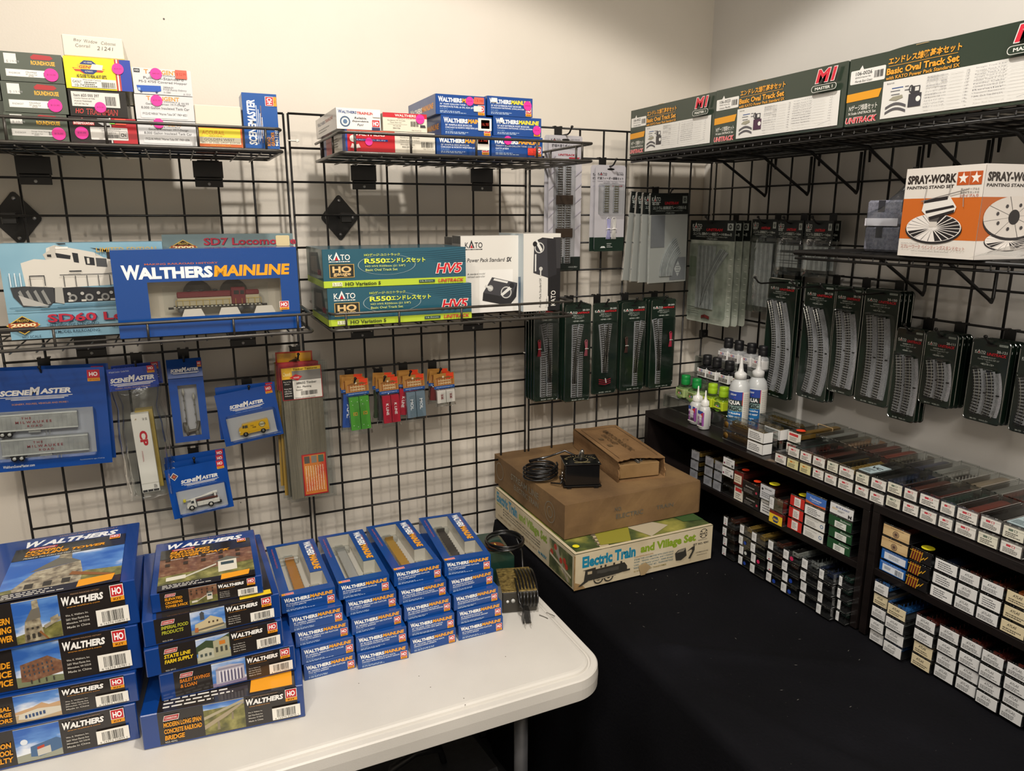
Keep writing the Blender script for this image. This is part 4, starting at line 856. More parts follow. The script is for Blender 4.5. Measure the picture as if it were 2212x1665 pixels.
for z, gr, sh in rows:
    for i in range(N):
        a = 2*math.pi*i/N; c, s = math.cos(a), math.sin(a); k = (abs(c)**5+abs(s)**5)**-.2
        vs.append((c*k*(.066+gr*.5)+rr.uniform(-.002, .002)+max(0, z-.09)*.3, s*k*(.0625+gr)+rr.uniform(-.002, .002)-sh*2*(s > 0), z+(0 if z < .1 else rr.uniform(-.004, .004)-.035*max(0, s))))
fs = [(i*N+j, i*N+(j+1) % N, (i+1)*N+(j+1) % N, (i+1)*N+j) for i in range(len(rows)-1) for j in range(N)]
m.faces(vs, fs, film(), True)
tag(link('clear_bag', m, None, (FB0.x+.06, FB0.y-.058, FFz+.0062)), 'crumpled clear plastic bag around the two grey foam blocks', 'plastic bag')
m = MB(); vs = []
for i in range(9):
    for j in range(9):
        u, v = i/8, j/8; vs.append((.02+.15*u, -.16*v, .004+(.05+.02*math.sin(u*7))*(1-abs(2*v-1)**1.4)*(1-.75*(1-u))+.004*math.sin(5*u+6*v)))
m.faces(vs, [(i*9+j, (i+1)*9+j, (i+1)*9+j+1, i*9+j+1) for i in range(8) for j in range(8)], film(), True)
tag(link('clear_bag', m, None, (q.x-.05, q.y-.012, FFz+.006)), 'loose clear plastic bag at the right picture edge in front of the spray stand box', 'plastic bag')
# ------------------------------------------------------------------ structure kits on the white table
KB = glossy('0f3a80', .22, .7)
def pic(f, kind):
    f.rect(0, 0, 1, 1, SKY() if kind not in ('bridge', 'crossing') else (GRASS() if kind == 'bridge' else BRICK()))
    K, W = '3a3630', 'd8d2c2'
    if kind == 'coaling':
        f.poly([(0, .1), (0, 0), (1, 0), (1, .25), (.7, .3), (.5, .2)], GRASS()); f.poly([(.12, 0), (.1, .1), (.25, .5), (.62, .62), (.66, .3), (.66, 0)], STONE()); f.poly([(.2, .5), (.45, .85), (.62, .62)], '6d6a60'); f.poly([(.42, .8), (.42, 1), (.52, 1), (.54, .7)], STONE())
        for k in range(3): f.rect(.2+.15*k, .06, .07, .12, K)
        f.poly([(.55, .25), (.95, .02), (.95, .07), (.57, .33)], '8a5a34')
    elif kind == 'tower':
        f.poly([(0, 0), (0, .18), (1, .38), (1, 0)], GRASS()); f.poly([(.17, 0), (.2, .32), (.23, .5), (.56, .56), (.58, .3), (.62, 0)], STONE()); f.poly([(.23, .5), (.4, .78), (.58, .8), (.58, .55)], '6f6a60'); f.poly([(.42, .78), (.43, .98), (.56, 1), (.57, .8)], STONE())
        for k in range(3): f.rrect(.22+.12*k, .06+.01*k, .07, .12, K, .02)
        for k in range(3): f.rect(.24+.11*k, .3, .05, .05, K)
        f.poly([(.62, .34), (1, .5), (1, .42), (.64, .26)], '9a907c'); f.poly([(.78, .36), (.78, .5), (.96, .56), (.96, .42)], STONE()); f.poly([(.5, .2), (.66, 0), (.7, 0), (.54, .24)], '8a5a34')
    elif kind == 'trackside':
        f.poly([(0, 0), (0, .25), (1, .15), (1, 0)], '7a8060'); f.poly([(.1, .12), (.12, .55), (.72, .68), (1, .5), (1, .22), (.3, .1)], BRICK())
        for j in range(3):
            for k in range(7): f.rect(.18+.1*k, .24+.11*j+.008*k, .03, .05, '3c4650')
        for k in range(4): f.rect(.3+.16*k, .06, .03, .1, K)
    elif kind == 'storage':
        f.poly([(0, 0), (0, .28), (1, .4), (1, 0)], 'c0a884'); f.poly([(0, .4), (.4, .5), (.6, .62), (.75, .5), (1, .55), (1, .4), (0, .3)], 'c8a37c'); f.poly([(.05, .12), (.08, .3), (.5, .42), (1, .36), (1, .16), (.4, .04)], W)
        for k in range(6): f.rect(.2+.08*k, .12+.012*k, .05, .13, '3a5078')
    elif kind == 'specialty':
        f.poly([(0, 0), (0, .2), (1, .3), (1, 0)], '9a9c8c'); f.poly([(.3, .12), (.32, .42), (.9, .56), (1, .5), (1, .2), (.5, .08)], '49688e'); f.poly([(.45, .1), (.45, .3), (.75, .36), (.75, .14)], 'c8c4b8'); f.poly([(.46, .3), (.46, .38), (.62, .42), (.62, .34)], 'b8452c'); f.disc(.2, .6, .08, 'dfe6ee')
    elif kind == 'crossing':
        f.poly([(0, 0), (0, .3), (1, .4), (1, 0)], GRASS()); f.poly([(.62, .15), (.62, .55), (.82, .57), (.82, .17)], W); f.poly([(.58, .52), (.72, .68), (.87, .55)], '6a6a60'); f.rect(.65, .38, .14, .1, '3a4a50'); f.poly([(.25, .14), (.6, .42), (.6, .47), (.25, .19)], 'c8c4b4'); f.poly([(.08, .12), (.08, .24), (.28, .26), (.28, .14)], W)
        for j in range(2):
            for k in range(5): f.rect(.06+.19*k, .62+.18*j, .05, .1, '40352c')
    elif kind == 'food':
        f.poly([(0, 0), (0, .2), (1, .25), (1, 0)], '8a8c80'); f.poly([(.1, .1), (.12, .45), (.38, .55), (.58, .72), (.9, .5), (.95, .15), (.4, .06)], 'c8b892'); f.rect(.28, .6, .12, .28, '4a4c50'); f.poly([(.26, .88), (.34, .98), (.42, .88)], '4a4c50')
        for k in range(3): f.rect(.5+.12*k, .4, .05, .08, '4a3a30')
        f.poly([(.1, .14), (.1, .2), (.95, .3), (.95, .22)], '6a6456'); f.rect(.1, .1, .1, .2, 'b06a3c')
    elif kind == 'farm':
        f.poly([(0, .7), (.3, .9), (.6, .8), (1, 1), (1, .4), (0, .4)], '3d4a30'); f.poly([(0, 0), (0, .25), (1, .3), (1, 0)], 'a0a088'); f.poly([(.02, .12), (.05, .5), (.3, .6), (.5, .5), (.5, .12)], 'b9b8a4'); f.poly([(.5, .1), (.5, .8), (.7, .85), (.9, .9), (.98, .85), (.98, .16)], 'a8a488'); f.rect(.68, .6, .18, .16, 'c87a2c')
        for k in range(3): f.rect(.56+.14*k, .3, .07, .22, '4a4a40')
        for k in range(3): f.rect(.1+.13*k, .25, .07, .12, '4a5450')
    elif kind == 'bank':
        f.rect(0, 0, 1, .16, '8a7fa0'); f.poly([(.1, .1), (.12, .72), (.2, .82), (.55, .86), (.9, .78), (.95, .7), (.95, .12)], 'b9b4c0'); f.poly([(.1, .68), (.12, .76), (.95, .76), (.95, .7)], '8f8a9c')
        for k in range(7): f.rect(.2+.1*k, .16, .045, .5, 'e6e2ea'); f.rect(.245+.1*k, .16, .04, .45, '5f5a78')
    elif kind == 'bridge':
        f.rect(0, .82, 1, .18, SKY()); f.poly([(0, .5), (1, .9), (1, .98), (0, .6)], 'b0a68c'); f.poly([(0, .18), (.55, .5), (1, .85), (1, .9), (.5, .62), (0, .32)], 'a89a80'); f.poly([(.3, .1), (.32, .38), (.37, .38), (.37, .1)], '8a7f6a'); f.poly([(.66, .36), (.68, .6), (.72, .6), (.72, .36)], '8a7f6a')
def kitfront(title, kind, no='', top=.0, bar=True, cw=.235, bw=.075, tr=0, tx=.085, tc='e89c22', x0=.05, x1=.94, split=(.345, .62), upc='02870'):
    def a(f):
        a0, a1 = x0, x1; W = a1-a0
        f.rect(a0, .06, W, .94, ink('26211f', .25, .5)); s0, s1 = split
        f.rect(s0, .08, s1-s0, .9, 'c8c2b4'); q = f.sub(s0, .09, s1-s0, .88); q.k = f.k; pic(q, kind); f.k += .0012
        f.poly([(tx, .74), (tx+.01, .9), (tx+.1, .9), (tx+.09, .74)], 'e6dcd2'); f.poly([(tx+.004, .76), (tx+.013, .885), (tx+.096, .885), (tx+.087, .76)], 'b3343a'); f.text('CORNERSTONE', tx+.014, .79, .07, .06, 'f2e8e0', .01, .15)
        n = len(title)
        for k, t in enumerate(title):
            tw = min(s0-tx-.015, .0165*len(t)+.02) if not tr else .0155*len(t); f.text(t, tx if not tr else s0-.012-tw, .56-.19*k, tw, .14, tc, .03, .12)
        if no: f.text(no, tx, .1, .07, .05, 'd8d4cc')
        f.text('MAKING RAILROAD HISTORY', s1+.05, .93, cw*.7, .03, 'b08a6a', 0, .1); wal(f, s1+.012, .72, cw, .19, 'f4f2ee', None, None, .15); f.text('www.walthers.com', s1+.03, .66, .13, .035, 'd8902a', 0, .15)
        for k, t in enumerate(('Wm. K. Walthers, Inc.', '5601 West Florist Ave.', 'Milwaukee, WI 53218', 'Made in China')): f.text(t, s1+.02, .47-.085*k, .09, .05, 'cfcac0', .004)
        e = x1; ho_badge(f, e-bw, .62, bw, .36, 'KIT')
        if bar: f.rect(e-bw*2.2, .13, bw*2.4, .36, 'f0ece2'); f.bars(e-bw*1.8, .2, bw*1.6, .24, '1c1a18', len(upc), 28); f.text('6 16374 '+upc+' 1', e-bw*2, .145, bw*2, .045, '3a3834')
    return a
def kittop(title, kind, subt, off=0):
    def a(f):
        X = lambda t: off+(.94-off)*t; S = .94-off
        D = ink('211d1c', .2, .7)
        f.rect(off, .0, S, .98, D); f.rect(off, .81, S, .16, ink('16387e', .2, .7)); f.text('MAKING RAILROAD HISTORY', X(.36), .945, S*.55, .018, 'b08a6a', 0, .1); wal(f, X(.07), .825, S*.85, .105, 'eeeeee', None, None, .3)
        q = f.sub(off, .1, S, .56); q.k = f.k; pic(q, kind); f.k += .0012
        f.rect(off, .6, S, .2, D); f.poly([(X(.12), .755), (X(.125), .79), (X(.37), .79), (X(.365), .755)], 'b3343a'); f.text('CORNERSTONE', X(.14), .76, S*.21, .022, 'f2e8e0', .01, .2)
        n = len(title)
        for k, t in enumerate(title): f.text(t, X(.1), .70-.052*k, S*.055*len(t), .043, 'e89c22', .035, .25)
        f.text(subt, X(.1), .70-.052*n+.014, S*.5, .018, 'f0ece4', .01, .2)
        ho_badge(f, X(.85), .725, S*.1, .075, 'SCALE'); f.rect(off, 0, S, .1, D)
        f.poly([(X(.64), .02), (X(.65), .12), (X(.95), .13), (X(.93), .04)], 'e69a22')
        f.lines(X(.05), .02, S*.55, .07, 3, 'd8d4cc', 6, .4)
    return a
def px_stack(name, items, z0, group):
    z = z0
    for it in items:
        a = at(*it['BL'], 2, z); b = at(*it['BR'], 2, z); c = at(*it['TR'], 1, b.y); h = c.z-z
        if 'h' in it: h = it['h']
        rz, w = frame2(a, b)
        if 'w' in it: dv = (a-b).normalized(); a = b+dv*it['w']; w = it['w']
        carton(name, (a.x, a.y, z), w, it['d'], h-.0008, KB, it['art'], it['label'], 'box', group, rz=rz, stick=it.get('stick', ()))
        z += h
    return z
SPX = dict(x0=.05, x1=.95, split=(.56, .79), tx=.38)
def bigfront(title, kind, upc): return kitfront(title, kind, '', x0=.2, x1=.95, split=(.515, .69), tx=.30, upc=upc, cw=.165, bw=.055, tr=1)
LW = .36
px_stack('structure_kit_box', [
    dict(BL=(0, 1665), BR=(303, 1595), TR=(300.5, 1516), w=LW, d=.27, art=dict(f=bigfront(('PETERSON', 'TOOL', 'SPECIALTY'), 'specialty', '02899')), label='wide blue kit carton at the bottom of the left-hand stack on the white table'),
    dict(BL=(0, 1575), BR=(301, 1514), TR=(297, 1450.8), w=LW, d=.27, art=dict(f=bigfront(('INDUSTRIAL', 'STORAGE', 'DISTRIBUTORS'), 'storage', '11095')), label='thinner blue kit carton second from the bottom of the left-hand stack'),
    dict(BL=(0, 1502), BR=(309, 1442), TR=(303, 1347), w=LW+.006, d=.28, art=dict(f=bigfront(('TRACKSIDE', 'ICE', 'SERVICE'), 'trackside', '16781')), label='blue kit carton with a long brick building, second from the top at left'),
    dict(BL=(0, 1408), BR=(303, 1345), TR=(291.7, 1250), w=LW-.01, d=.25, art=dict(f=bigfront(('MODERN', 'COALING', 'TOWER'), 'tower', '02870'), t=kittop(('MODERN', 'COALING TOWER'), 'coaling', 'Molded in Two Colors and Clear Plastic', .45)), label='blue kit carton with a coaling tower picture on top of the left-hand stack'),
], TT+.0005, 'structure kit cartons in the left-hand stack')
px_stack('structure_kit_box', [
    dict(BL=(311, 1621), BR=(660, 1547.5), TR=(657, 1477), d=.30, art=dict(f=kitfront(('MODERN LONG SPAN', 'CONCRETE RAILROAD', 'BRIDGE'), 'bridge', '933-4592', x0=.1, x1=.955, split=(.37, .62), tx=.13), t=lambda f: (f.rect(.1, 0, .85, .98, ink('26211f', .2, .6)), f.poly([(.66, .02), (.67, .22), (.93, .22), (.93, .02)], 'e69a22'), f.lines(.13, .02, .5, .16, 5, 'd8d4cc', 8, .4))), label='wide blue kit carton with a concrete bridge picture at the foot of the second stack'),
    dict(BL=(349.7, 1516), BR=(639.7, 1447), TR=(636, 1392), d=.19, art=dict(f=kitfront(('BAILEY SAVINGS', '& LOAN'), 'bank', '', x0=.1, x1=.96, split=(.37, .62), tx=.14, tc='d07a22')), label='small blue kit carton with a columned bank, second from the bottom'),
    dict(BL=(318, 1465), BR=(613, 1392.8), TR=(608, 1337), d=.27, art=dict(f=kitfront(('STATE LINE', 'FARM SUPPLY'), 'farm', '933-2912', x0=.1, x1=.96, split=(.355, .6), tx=.13, tc='e8c426'), t=lambda f: f.rect(.1, 0, .85, .98, ink('26211f', .2, .6))), label='blue kit carton with a farm supply store, in the middle of the second stack'),
    dict(BL=(312.8, 1400), BR=(608, 1333), TR=(604, 1280), d=.27, art=dict(f=kitfront(('IMPERIAL FOOD', 'PRODUCTS'), 'food', '933-3184', x0=.08, x1=.93, split=(.33, .58), tx=.125, tc='a8a832'), t=lambda f: (f.rect(.1, 0, .85, .98, ink('26211f', .2, .6)), f.rect(.7, .02, .24, .06, 'e8c426'))), label='blue kit carton with a food plant, second from the top of the second stack'),
    dict(BL=(328.6, 1326), BR=(569.4, 1280.4), TR=(563, 1241), d=.205, art=dict(f=kitfront(('ELEVATED', 'CROSSING', 'TOWER 2-PACK'), 'crossing', '', x0=.08, x1=.93, split=(.33, .58), tx=.12), t=kittop(('ELEVATED', 'CROSSING', 'TOWER 2-PACK'), 'crossing', 'Molded in gray and clear plastic', .06)), label='blue kit carton with a crossing tower picture on top of the second stack'),
], TT+.0005, 'structure kit cartons in the second stack')
# ------------------------------------------------------------------ flat car boxes
FCD = .235
def flatcar_model(col, det='8a8478'):
    m = MB(); L = .17; m.box(-.009, .009, .02, .02+L, .004, .0065, col, .0005)
    for y in (.035, .02+L-.015):
        m.box(-.007, .007, y-.012, y+.012, .001, .0042, '2a2826')
        for e in (-.007, .007):
            for s in (-.0085, .0075): m.box(s, s+.001, y+e-.003, y+e+.003, -.0004, .0056, det)
    for k in range(12): m.box(-.0098, -.009, .03+k*.0125, .032+k*.0125, .004, .0078, col); m.box(.009, .0098, .03+k*.0125, .032+k*.0125, .004, .0078, col)
    m.box(-.0095, .0095, .018, .02, .004, .012, col); m.box(-.0095, .0095, .02+L, .022+L, .004, .012, col); return m
def winbox(o, rz, w, h, front_art, label, model, g):
    r = empty('flat_car_box', o, rz, label, 'box', g); D = FCD; B = glossy(BLUE, .25, .5)
    m = MB(); m.box(0, w, 0, D, 0, h, B, 0, skip=('t',))
    X = [w*t for t in (.17, .66, .9)]; Y = [D*t for t in (.085, .33, .95)]
    for x0, x1, y0, y1 in ((0, w, 0, Y[0]), (0, w, Y[2], D), (0, X[0], Y[0], Y[2]), (X[2], w, Y[0], Y[1]), (X[1], w, Y[1], Y[2])): m.poly([(x0, y0, h), (x1, y0, h), (x1, y1, h), (x0, y1, h)], B)
    f = front(m, w, h); front_art(f)
    t = topf(m, w, D, h); t.text('WALTHERS', .75, .66, .15, .29, 'f2f2f2', .035, 0, -1); t.text('MAINLINE', .76, .37, .14, .29, 'f0a41e', .035, .1, -1); t.text('MAKING RAILROAD HISTORY', .9, .62, .02, .26, 'c86a4a', 0, 0, -1)
    t.text('THE LARGEST HO TRAIN SELECTION', .075, .52, .03, .4, 'c8604a', 0, 0, -1)
    t.rect(.02, .015, .06, .035, 'e69a22'); t.rect(.08, .015, .16, .035, 'f0e6e0'); t.rect(.085, .018, .15, .029, 'd03a3c'); t.text('SCALE HO', .1, .022, .12, .02, 'f0e6e0')
    link('carton', m, r)
    W_ = [(X[0], Y[0]), (X[2], Y[0]), (X[2], Y[1]), (X[1], Y[1]), (X[1], Y[2]), (X[0], Y[2])]
    m = MB(); G = ink('cfcbc2', .3, .3); m.box(X[0]-.002, X[2]+.002, Y[0]-.002, Y[2]+.002, .004, .005, G)
    n = len(W_)
    for i in range(n):
        a, b = W_[i], W_[(i+1) % n]; m.poly([(a[0], a[1], .005), (b[0], b[1], .005), (b[0], b[1], h-.0006), (a[0], a[1], h-.0006)], G)
    link('inner_tray', m, r)
    m = MB(); c = clear('vacuum_formed_tray', 'eceeee', .07, .85, .08)
    for a, b, e, g2, z1 in ((.3, .52, .1, .93, .013), (.2, .6, .14, .2, .02), (.2, .6, .78, .84, .02), (.6, .8, .12, .26, .016), (.62, .84, .16, .22, .019)): m.box(w*a, w*b, D*e, D*g2, .0055, min(z1, h-.004), c, .002)
    link('plastic_cradle', m, r)
    if model:
        mm = flatcar_model(*model); o2 = link('model_flat_car', mm, r, (w*.41, 0, .007))
    m = MB(); m.poly([(x, y, h-.0003) for x, y in W_], clear('window_film', 'f0f0ee', .03, .6, .08)); link('window_film', m, r)
    return r
COLS = [
 [((658.4, 1470), (769, 1441), "85' GENERAL AMERICAN G85 FLATCAR", 'TTX QTTX #300444'), ((652.6, 1436), (766, 1407), "85' GENERAL AMERICAN G85 FLATCAR", 'TTX #300129'), ((639.6, 1398.5), (754.4, 1371), "85' GENERAL AMERICAN G85 FLATCAR", 'TTX GTTX #300215'), ((626.5, 1366.7), (745, 1339), "85' GENERAL AMERICAN G85 FLATCAR", 'TTX GTTX #300331'), ((609.8, 1325.6), (729.3, 1299.6), "60' PULLMAN-STANDARD FLATCAR", 'TTX QTTX #90170')],
 [((774, 1445.7), (884, 1420), '89\' TRI-LEVEL OPEN AUTO RACK', 'CHICAGO, BURLINGTON & QUINCY #500270'), ((770.6, 1409.5), (879.7, 1384), "89' BI-LEVEL SHIELDED AUTO RACK", 'SOUTHERN PACIFIC #519430'), ((761, 1372), (870, 1345), "85' GENERAL AMERICAN G85 FLATCAR", 'TTX GTTX #300330'), ((748.7, 1332), (858, 1307.4), "85' GENERAL AMERICAN G85 FLATCAR", 'TTX VTTX #300060'), ((733, 1296.7), (846.5, 1272.7), "60' PULLMAN-STANDARD FLATCAR", 'SOO LINE #5120')],
 [((887, 1411.6), (985.3, 1385.5), "89' TRI-LEVEL OPEN AUTO RACK", 'PENNSYLVANIA #908073'), ((882.6, 1376.8), (982.5, 1353.7), "89' TRI-LEVEL OPEN AUTO RACK", 'SOUTHERN PACIFIC SSW #84700'), ((874, 1342), (975, 1317.5), "89' TRI-LEVEL OPEN AUTO RACK", 'DENVER & RIO GRANDE WESTERN #502048'), ((862.4, 1306), (966.5, 1282.8), "89' TRI-LEVEL OPEN AUTO RACK", 'CHICAGO, BURLINGTON & QUINCY #500270'), ((852, 1267), (955, 1245), "60' PULLMAN-STANDARD FLATCAR", 'TTX VTTX #90197')],
 [((991, 1383.5), (1087.2, 1359.5), "60' PULLMAN-STANDARD FLATCAR", 'TTX VTTX #90224'), ((988.2, 1350.8), (1084.3, 1327.7), "60' BULKHEAD FLATCAR", 'CANADIAN NATIONAL #603469'), ((981, 1319), (1076.5, 1295.8), "68' RAILGON GONDOLA", 'CRAB ORCHARD & EGYPTIAN RWY #660023'), ((970.9, 1282.8), (1069.3, 1258), "68' RAILGON GONDOLA", 'RAILGON GNTX #260024'), ((960.8, 1245), (1060.6, 1227.8), "60' PULLMAN-STANDARD FLATCAR", 'TTX VTTX #90839')]]
FH = .0335
OR5 = ('bottom', 'second from bottom', 'middle', 'second from top', 'top'); CO4 = ('leftmost', 'second', 'third', 'rightmost')
MOD = [('b07a38',), ('a6a6a4',), ('b08a3c',), ('3e3a38',)]
for c, colm in enumerate(COLS):
    pa = at(*colm[0][0], 2, TT)
    for k, (BL, BR, l1, l2) in enumerate(colm):
        z = TT+.0005+FH*k; a = at(*BL, 2, z); b = at(*BR, 2, z); rz, w = frame2(a, b); w = min(max(w, .096), .1005)-.0006
        pr = {0: 1, 1: .985, 2: .97, 3: .955, 4: .94}
        art = mainfront(l1, l2, '910-53%02d' % (c*5+k)); g = 'blue flat car cartons stacked in four columns'
        lb = f'slim blue carton, {OR5[k]} of the {CO4[c]} column of flat car cartons'
        if k == 4: winbox(a, rz, w, FH-.0006, art, f'blue window carton on top of the {CO4[c]} column, its flat car showing', MOD[c], g)
        else: carton('flat_car_box', a, w, FCD, FH-.0006, glossy(BLUE), dict(f=art, l=lambda f: f.rect(0, .3, 1, .4, BLUE)), lb, 'box', g, rz=rz, bev=.0009)
# ------------------------------------------------------------------ power packs with wound cords beside them
CORD = ink('111011', .3, .3)
def coil(m, c, rx, rz, n, r=.0022, jit=.004, seed=1, axis='y', tilt=0):
    rr = random.Random(seed); P = []; N = 22
    for k in range(n*N+1):
        a = 2*math.pi*k/N; q = 1+jit*8*math.sin(a*.37+seed)
        P.append((c[0]+math.cos(a)*rx*q, c[1]+(k/(n*N)-.5)*.03+.003*math.sin(a*1.3+seed)+tilt*math.cos(a), c[2]+math.sin(a)*rz*q) if axis == 'y' else (c[0]+(k/(n*N)-.5)*.03+.003*math.sin(a*1.3), c[1]+math.cos(a)*rx*q, c[2]+math.sin(a)*rz*q) if axis == 'x' else
                 (c[0]+math.cos(a)*rx*q, c[1]+math.sin(a)*rz*q, c[2]+.012*(k/(n*N))+.002*math.sin(a*1.7)))
    m.tube(P, r, CORD, 6); return m
BR_ = mottled('gold_flecked_metal', [(.35, '5a4a28'), (.55, '85713f'), (.7, '9c884f')], 120, 4, .4, .2, 200, metal=.3)
r = empty('train_transformer', (.318, -.498, TT+.001), -.28, 'brassy train transformer with a cord wound round it on the white table', 'transformer')
m = MB(); m.box(0, .078, 0, .11, 0, .05, ink('2c2820', .35, .2), .002); link('housing', m, r)
m = MB(); m.box(-.0003, .0783, -.0003, .11, .0495, .0515, BR_, .0006); link('top_plate', m, r)
m = MB(); m.lathe([(.003, -.002), (.0035, -.0005)], 'd8d8d4', 10, (.012, .028), ax='y'); m.lathe([(.0045, -.004), (.0045, -.0005)], 'b8b8b4', 10, (.024, .03), ax='y'); link('terminal_screws', m, r)
m = MB(); coil(m, (.058, .05, .029), .012, .03, 1, .002)
m = MB(); rr = random.Random(9)
for k in range(6):
    x = .04+.0075*k; P = [(x+.003*math.sin(t), .055-.066*math.cos(t), .028+.032*math.sin(t)) for t in [i*math.pi/8 for i in range(-1, 10)]]; P = [(p[0], p[1], max(p[2], .003)) for p in P]; m.tube(P, .0024, CORD, 6)
m.tube([(.036, .05, .056), (.034, .0, .057), (.036, -.02, .035), (.045, -.032, .02)], .0024, CORD, 6); link('power_cord', m, r)
m = MB(); m.prism([(.038, .0), (.056, -.0), (.053, .028), (.042, .03)], -.052, -.03, ink('151515', .35)); link('plug', m.xform(Matrix.Translation((0, 0, .004))), r)
for x in (.041, .053):
    t = MB(); t.box(x-.0008, x+.0008, -.07, -.052, .008, .014, mottled('nickel', [(.3, 'a8a49c'), (.7, 'd0ccc4')], 80, 2, .25, metal=.9)); link('plug_blade', t, r)
r = empty('train_transformer', (.325, -.375, TT+.001), -.12, 'dark green train transformer with a red dial behind the brassy one', 'transformer')
m = MB(); m.prism([(0, 0), (.075, 0), (.075, .07), (.06, .085), (.012, .085), (0, .07)], 0, .11, ink('1d3a30', .3, .4)); link('housing', m, r)
m = MB(); m.lathe([(.024, .0855), (.022, .088), (.018, .089)], '6a3a20', 20, (.036, .03)); m.box(.034, .038, .012, .034, .089, .094, 'c8a24a', .001); link('speed_dial', m, r)
m = MB(); coil(m, (.06, .03, .092), .045, .05, 4, .0024, axis='z', seed=4); m.tube([(.09, .03, .1), (.1, .02, .07), (.098, .0, .02), (.085, -.02, .004)], .0024, CORD, 6); link('power_cord', m, r)
for k, (px, py) in enumerate(((1165, 1330), (1180, 1325))):
    p = at(px, py, 2, TT); m = MB(); m.tube([(0, 0, .0025), (.008, -.012, .0015), (.011, -.02, .0015)], .0009, mottled('nickel', [(.3, 'a8a49c'), (.7, 'd0ccc4')], 80, 2, .25, metal=.9), 5)
    tag(link('loose_wire_end', m, None, (p.x, p.y, TT)), ('bare wire end nearer the plug on the white table', 'bare wire end farther right on the white table')[k], 'wire')
# ------------------------------------------------------------------ old train sets on the black table
PAPER = mottled('yellowed_printed_card', [(.3, 'b4a486'), (.5, 'cbbd9f'), (.75, 'd8ccb2')], 7, 6, .6, .25, 60)
def marxfront(f):
    f.rect(0, 0, 1, 1, PAPER); f.text('Electric Train', .05, .58, .37, .32, '1f7fa0', .04); f.text('and Village Set', .455, .58, .415, .31, '86a02c', .04)
    f.ring(.93, .82, .032, .028, '2a2a28'); f.poly([(.905, .9), (.91, .92), (.955, .74), (.95, .72)], '2a2a28'); f.poly([(.905, .74), (.91, .72), (.955, .9), (.95, .92)], '2a2a28'); f.rect(.895, .77, .07, .1, 'cbbd9f'); f.text('MARX', .9, .79, .06, .06, '2a2a28', .03); f.text('MADE IN U.S.A.', .89, .63, .07, .025, '4a4a44', .01)
    f.text('SET NO. 4341', .85, .51, .12, .06, '3a3a36', .02); f.text('CONTENTS INCLUDE:', .41, .55, .14, .03, 'a8702c', .01)
    for k, t in enumerate(('STEAM TYPE LOCOMOTIVE WITH CHUG CHUG', 'NOISE... TENDER, CABOOSE, AND 2 FREIGHT', 'CARS... 102" TRACK LAYOUT... PAPER BOARD', 'RAILROAD ACCESSORY SET... TELEPHONE POLES')): f.text(t, .41, .47-.08*k, .29, .045, '5d7c84', .008)
    f.text('25 WATT UL LISTED TRANSFORMER', .41, .13, .24, .045, '9c8a4c', .008)
    K = '36342f'
    f.poly([(.06, .2), (.07, .5), (.05, .52), (.14, .54), (.14, .48), (.34, .5), (.36, .38), (.36, .25), (.3, .22), (.1, .2)], K); f.rect(.085, .38, .03, .08, 'b4a486'); f.rect(.15, .33, .15, .1, '4a4843')
    for x in (.16, .23): f.ring(x, .2, .034, .026, K, 20); f.disc(x, .2, .012, K, 12)
    for x in (.17, .2, .26, .31): f.rect(x, .5, .012, .06, K)
    f.rect(.33, .24, .05, .05, K); f.poly([(.06, .22), (.02, .1), (.04, .1), (.09, .2)], K); f.poly([(.13, .17), (.13, .2), (.28, .22), (.28, .19)], 'a89c86')
    f.poly([(.72, .2), (.71, .42), (.735, .5), (.79, .52), (.8, .28), (.76, .18)], K); f.poly([(.72, .42), (.74, .49), (.79, .51), (.775, .43)], '8a8474'); f.poly([(.8, .4), (.84, .5), (.86, .52), (.86, .4), (.83, .16), (.815, .18), (.845, .4), (.835, .44)], K)
    f.text('LOUIS MARX & CO. INC.', .87, .28, .1, .035, '4a4844', .01); f.text('GLENDALE, W. VA.', .88, .2, .08, .03, '6a6658', .01)
    f.poly([(.46, .0), (.44, .3), (.49, .36), (.53, .2), (.49, 0)], mottled('bare_card_patch', [(.3, '9a835f'), (.7, 'b39a70')], 12, 4, .8))
def marxleft(f):
    f.rect(0, 0, 1, 1, PAPER); f.text('Electric Train', .02, .6, .30, .34, '1f7fa0', .04); f.text('and Village Set', .345, .56, .355, .34, '86a02c', .04); f.text('featuring', .02, .5, .08, .08, '86a02c', .01)
    for k, t in enumerate(('● STEAM TYPE LOCOMOTIVE WITH CHUG CHUG NOISE', '● REMOTE CONTROL, 25 WATT, U/L LISTED TRANSFORMER', '● CARS EQUIPPED WITH KNUCKLE COUPLERS')): f.text(t, .12, .48-.09*k, .5, .05, '3c3a34', .012)
    f.text('COMPLETE SET... NOTHING ELSE TO BUY...', .04, .14, .56, .07, 'a08a68', .012); f.text('by MARX', .6, .12, .1, .12, '1f7fa0', .03)
    f.rect(.73, .05, .25, .86, mottled('printed_village_photo', [(.3, '2e3a26'), (.5, '5c6440'), (.62, '9a9468'), (.7, 'c8bda0')], 26, 5, .5)); f.poly([(.79, .7), (.8, .84), (.83, .84), (.84, .68), (.9, .3), (.95, .1), (.93, .08), (.86, .4)], 'a89c90')
    for x, y in ((.8, .78), (.86, .52), (.9, .6), (.76, .55), (.92, .48)): f.disc(x, y, .017, 'b8402e', 8)
    f.poly([(.74, .45), (.74, .52), (.97, .32), (.97, .26)], 'cfc6ae')
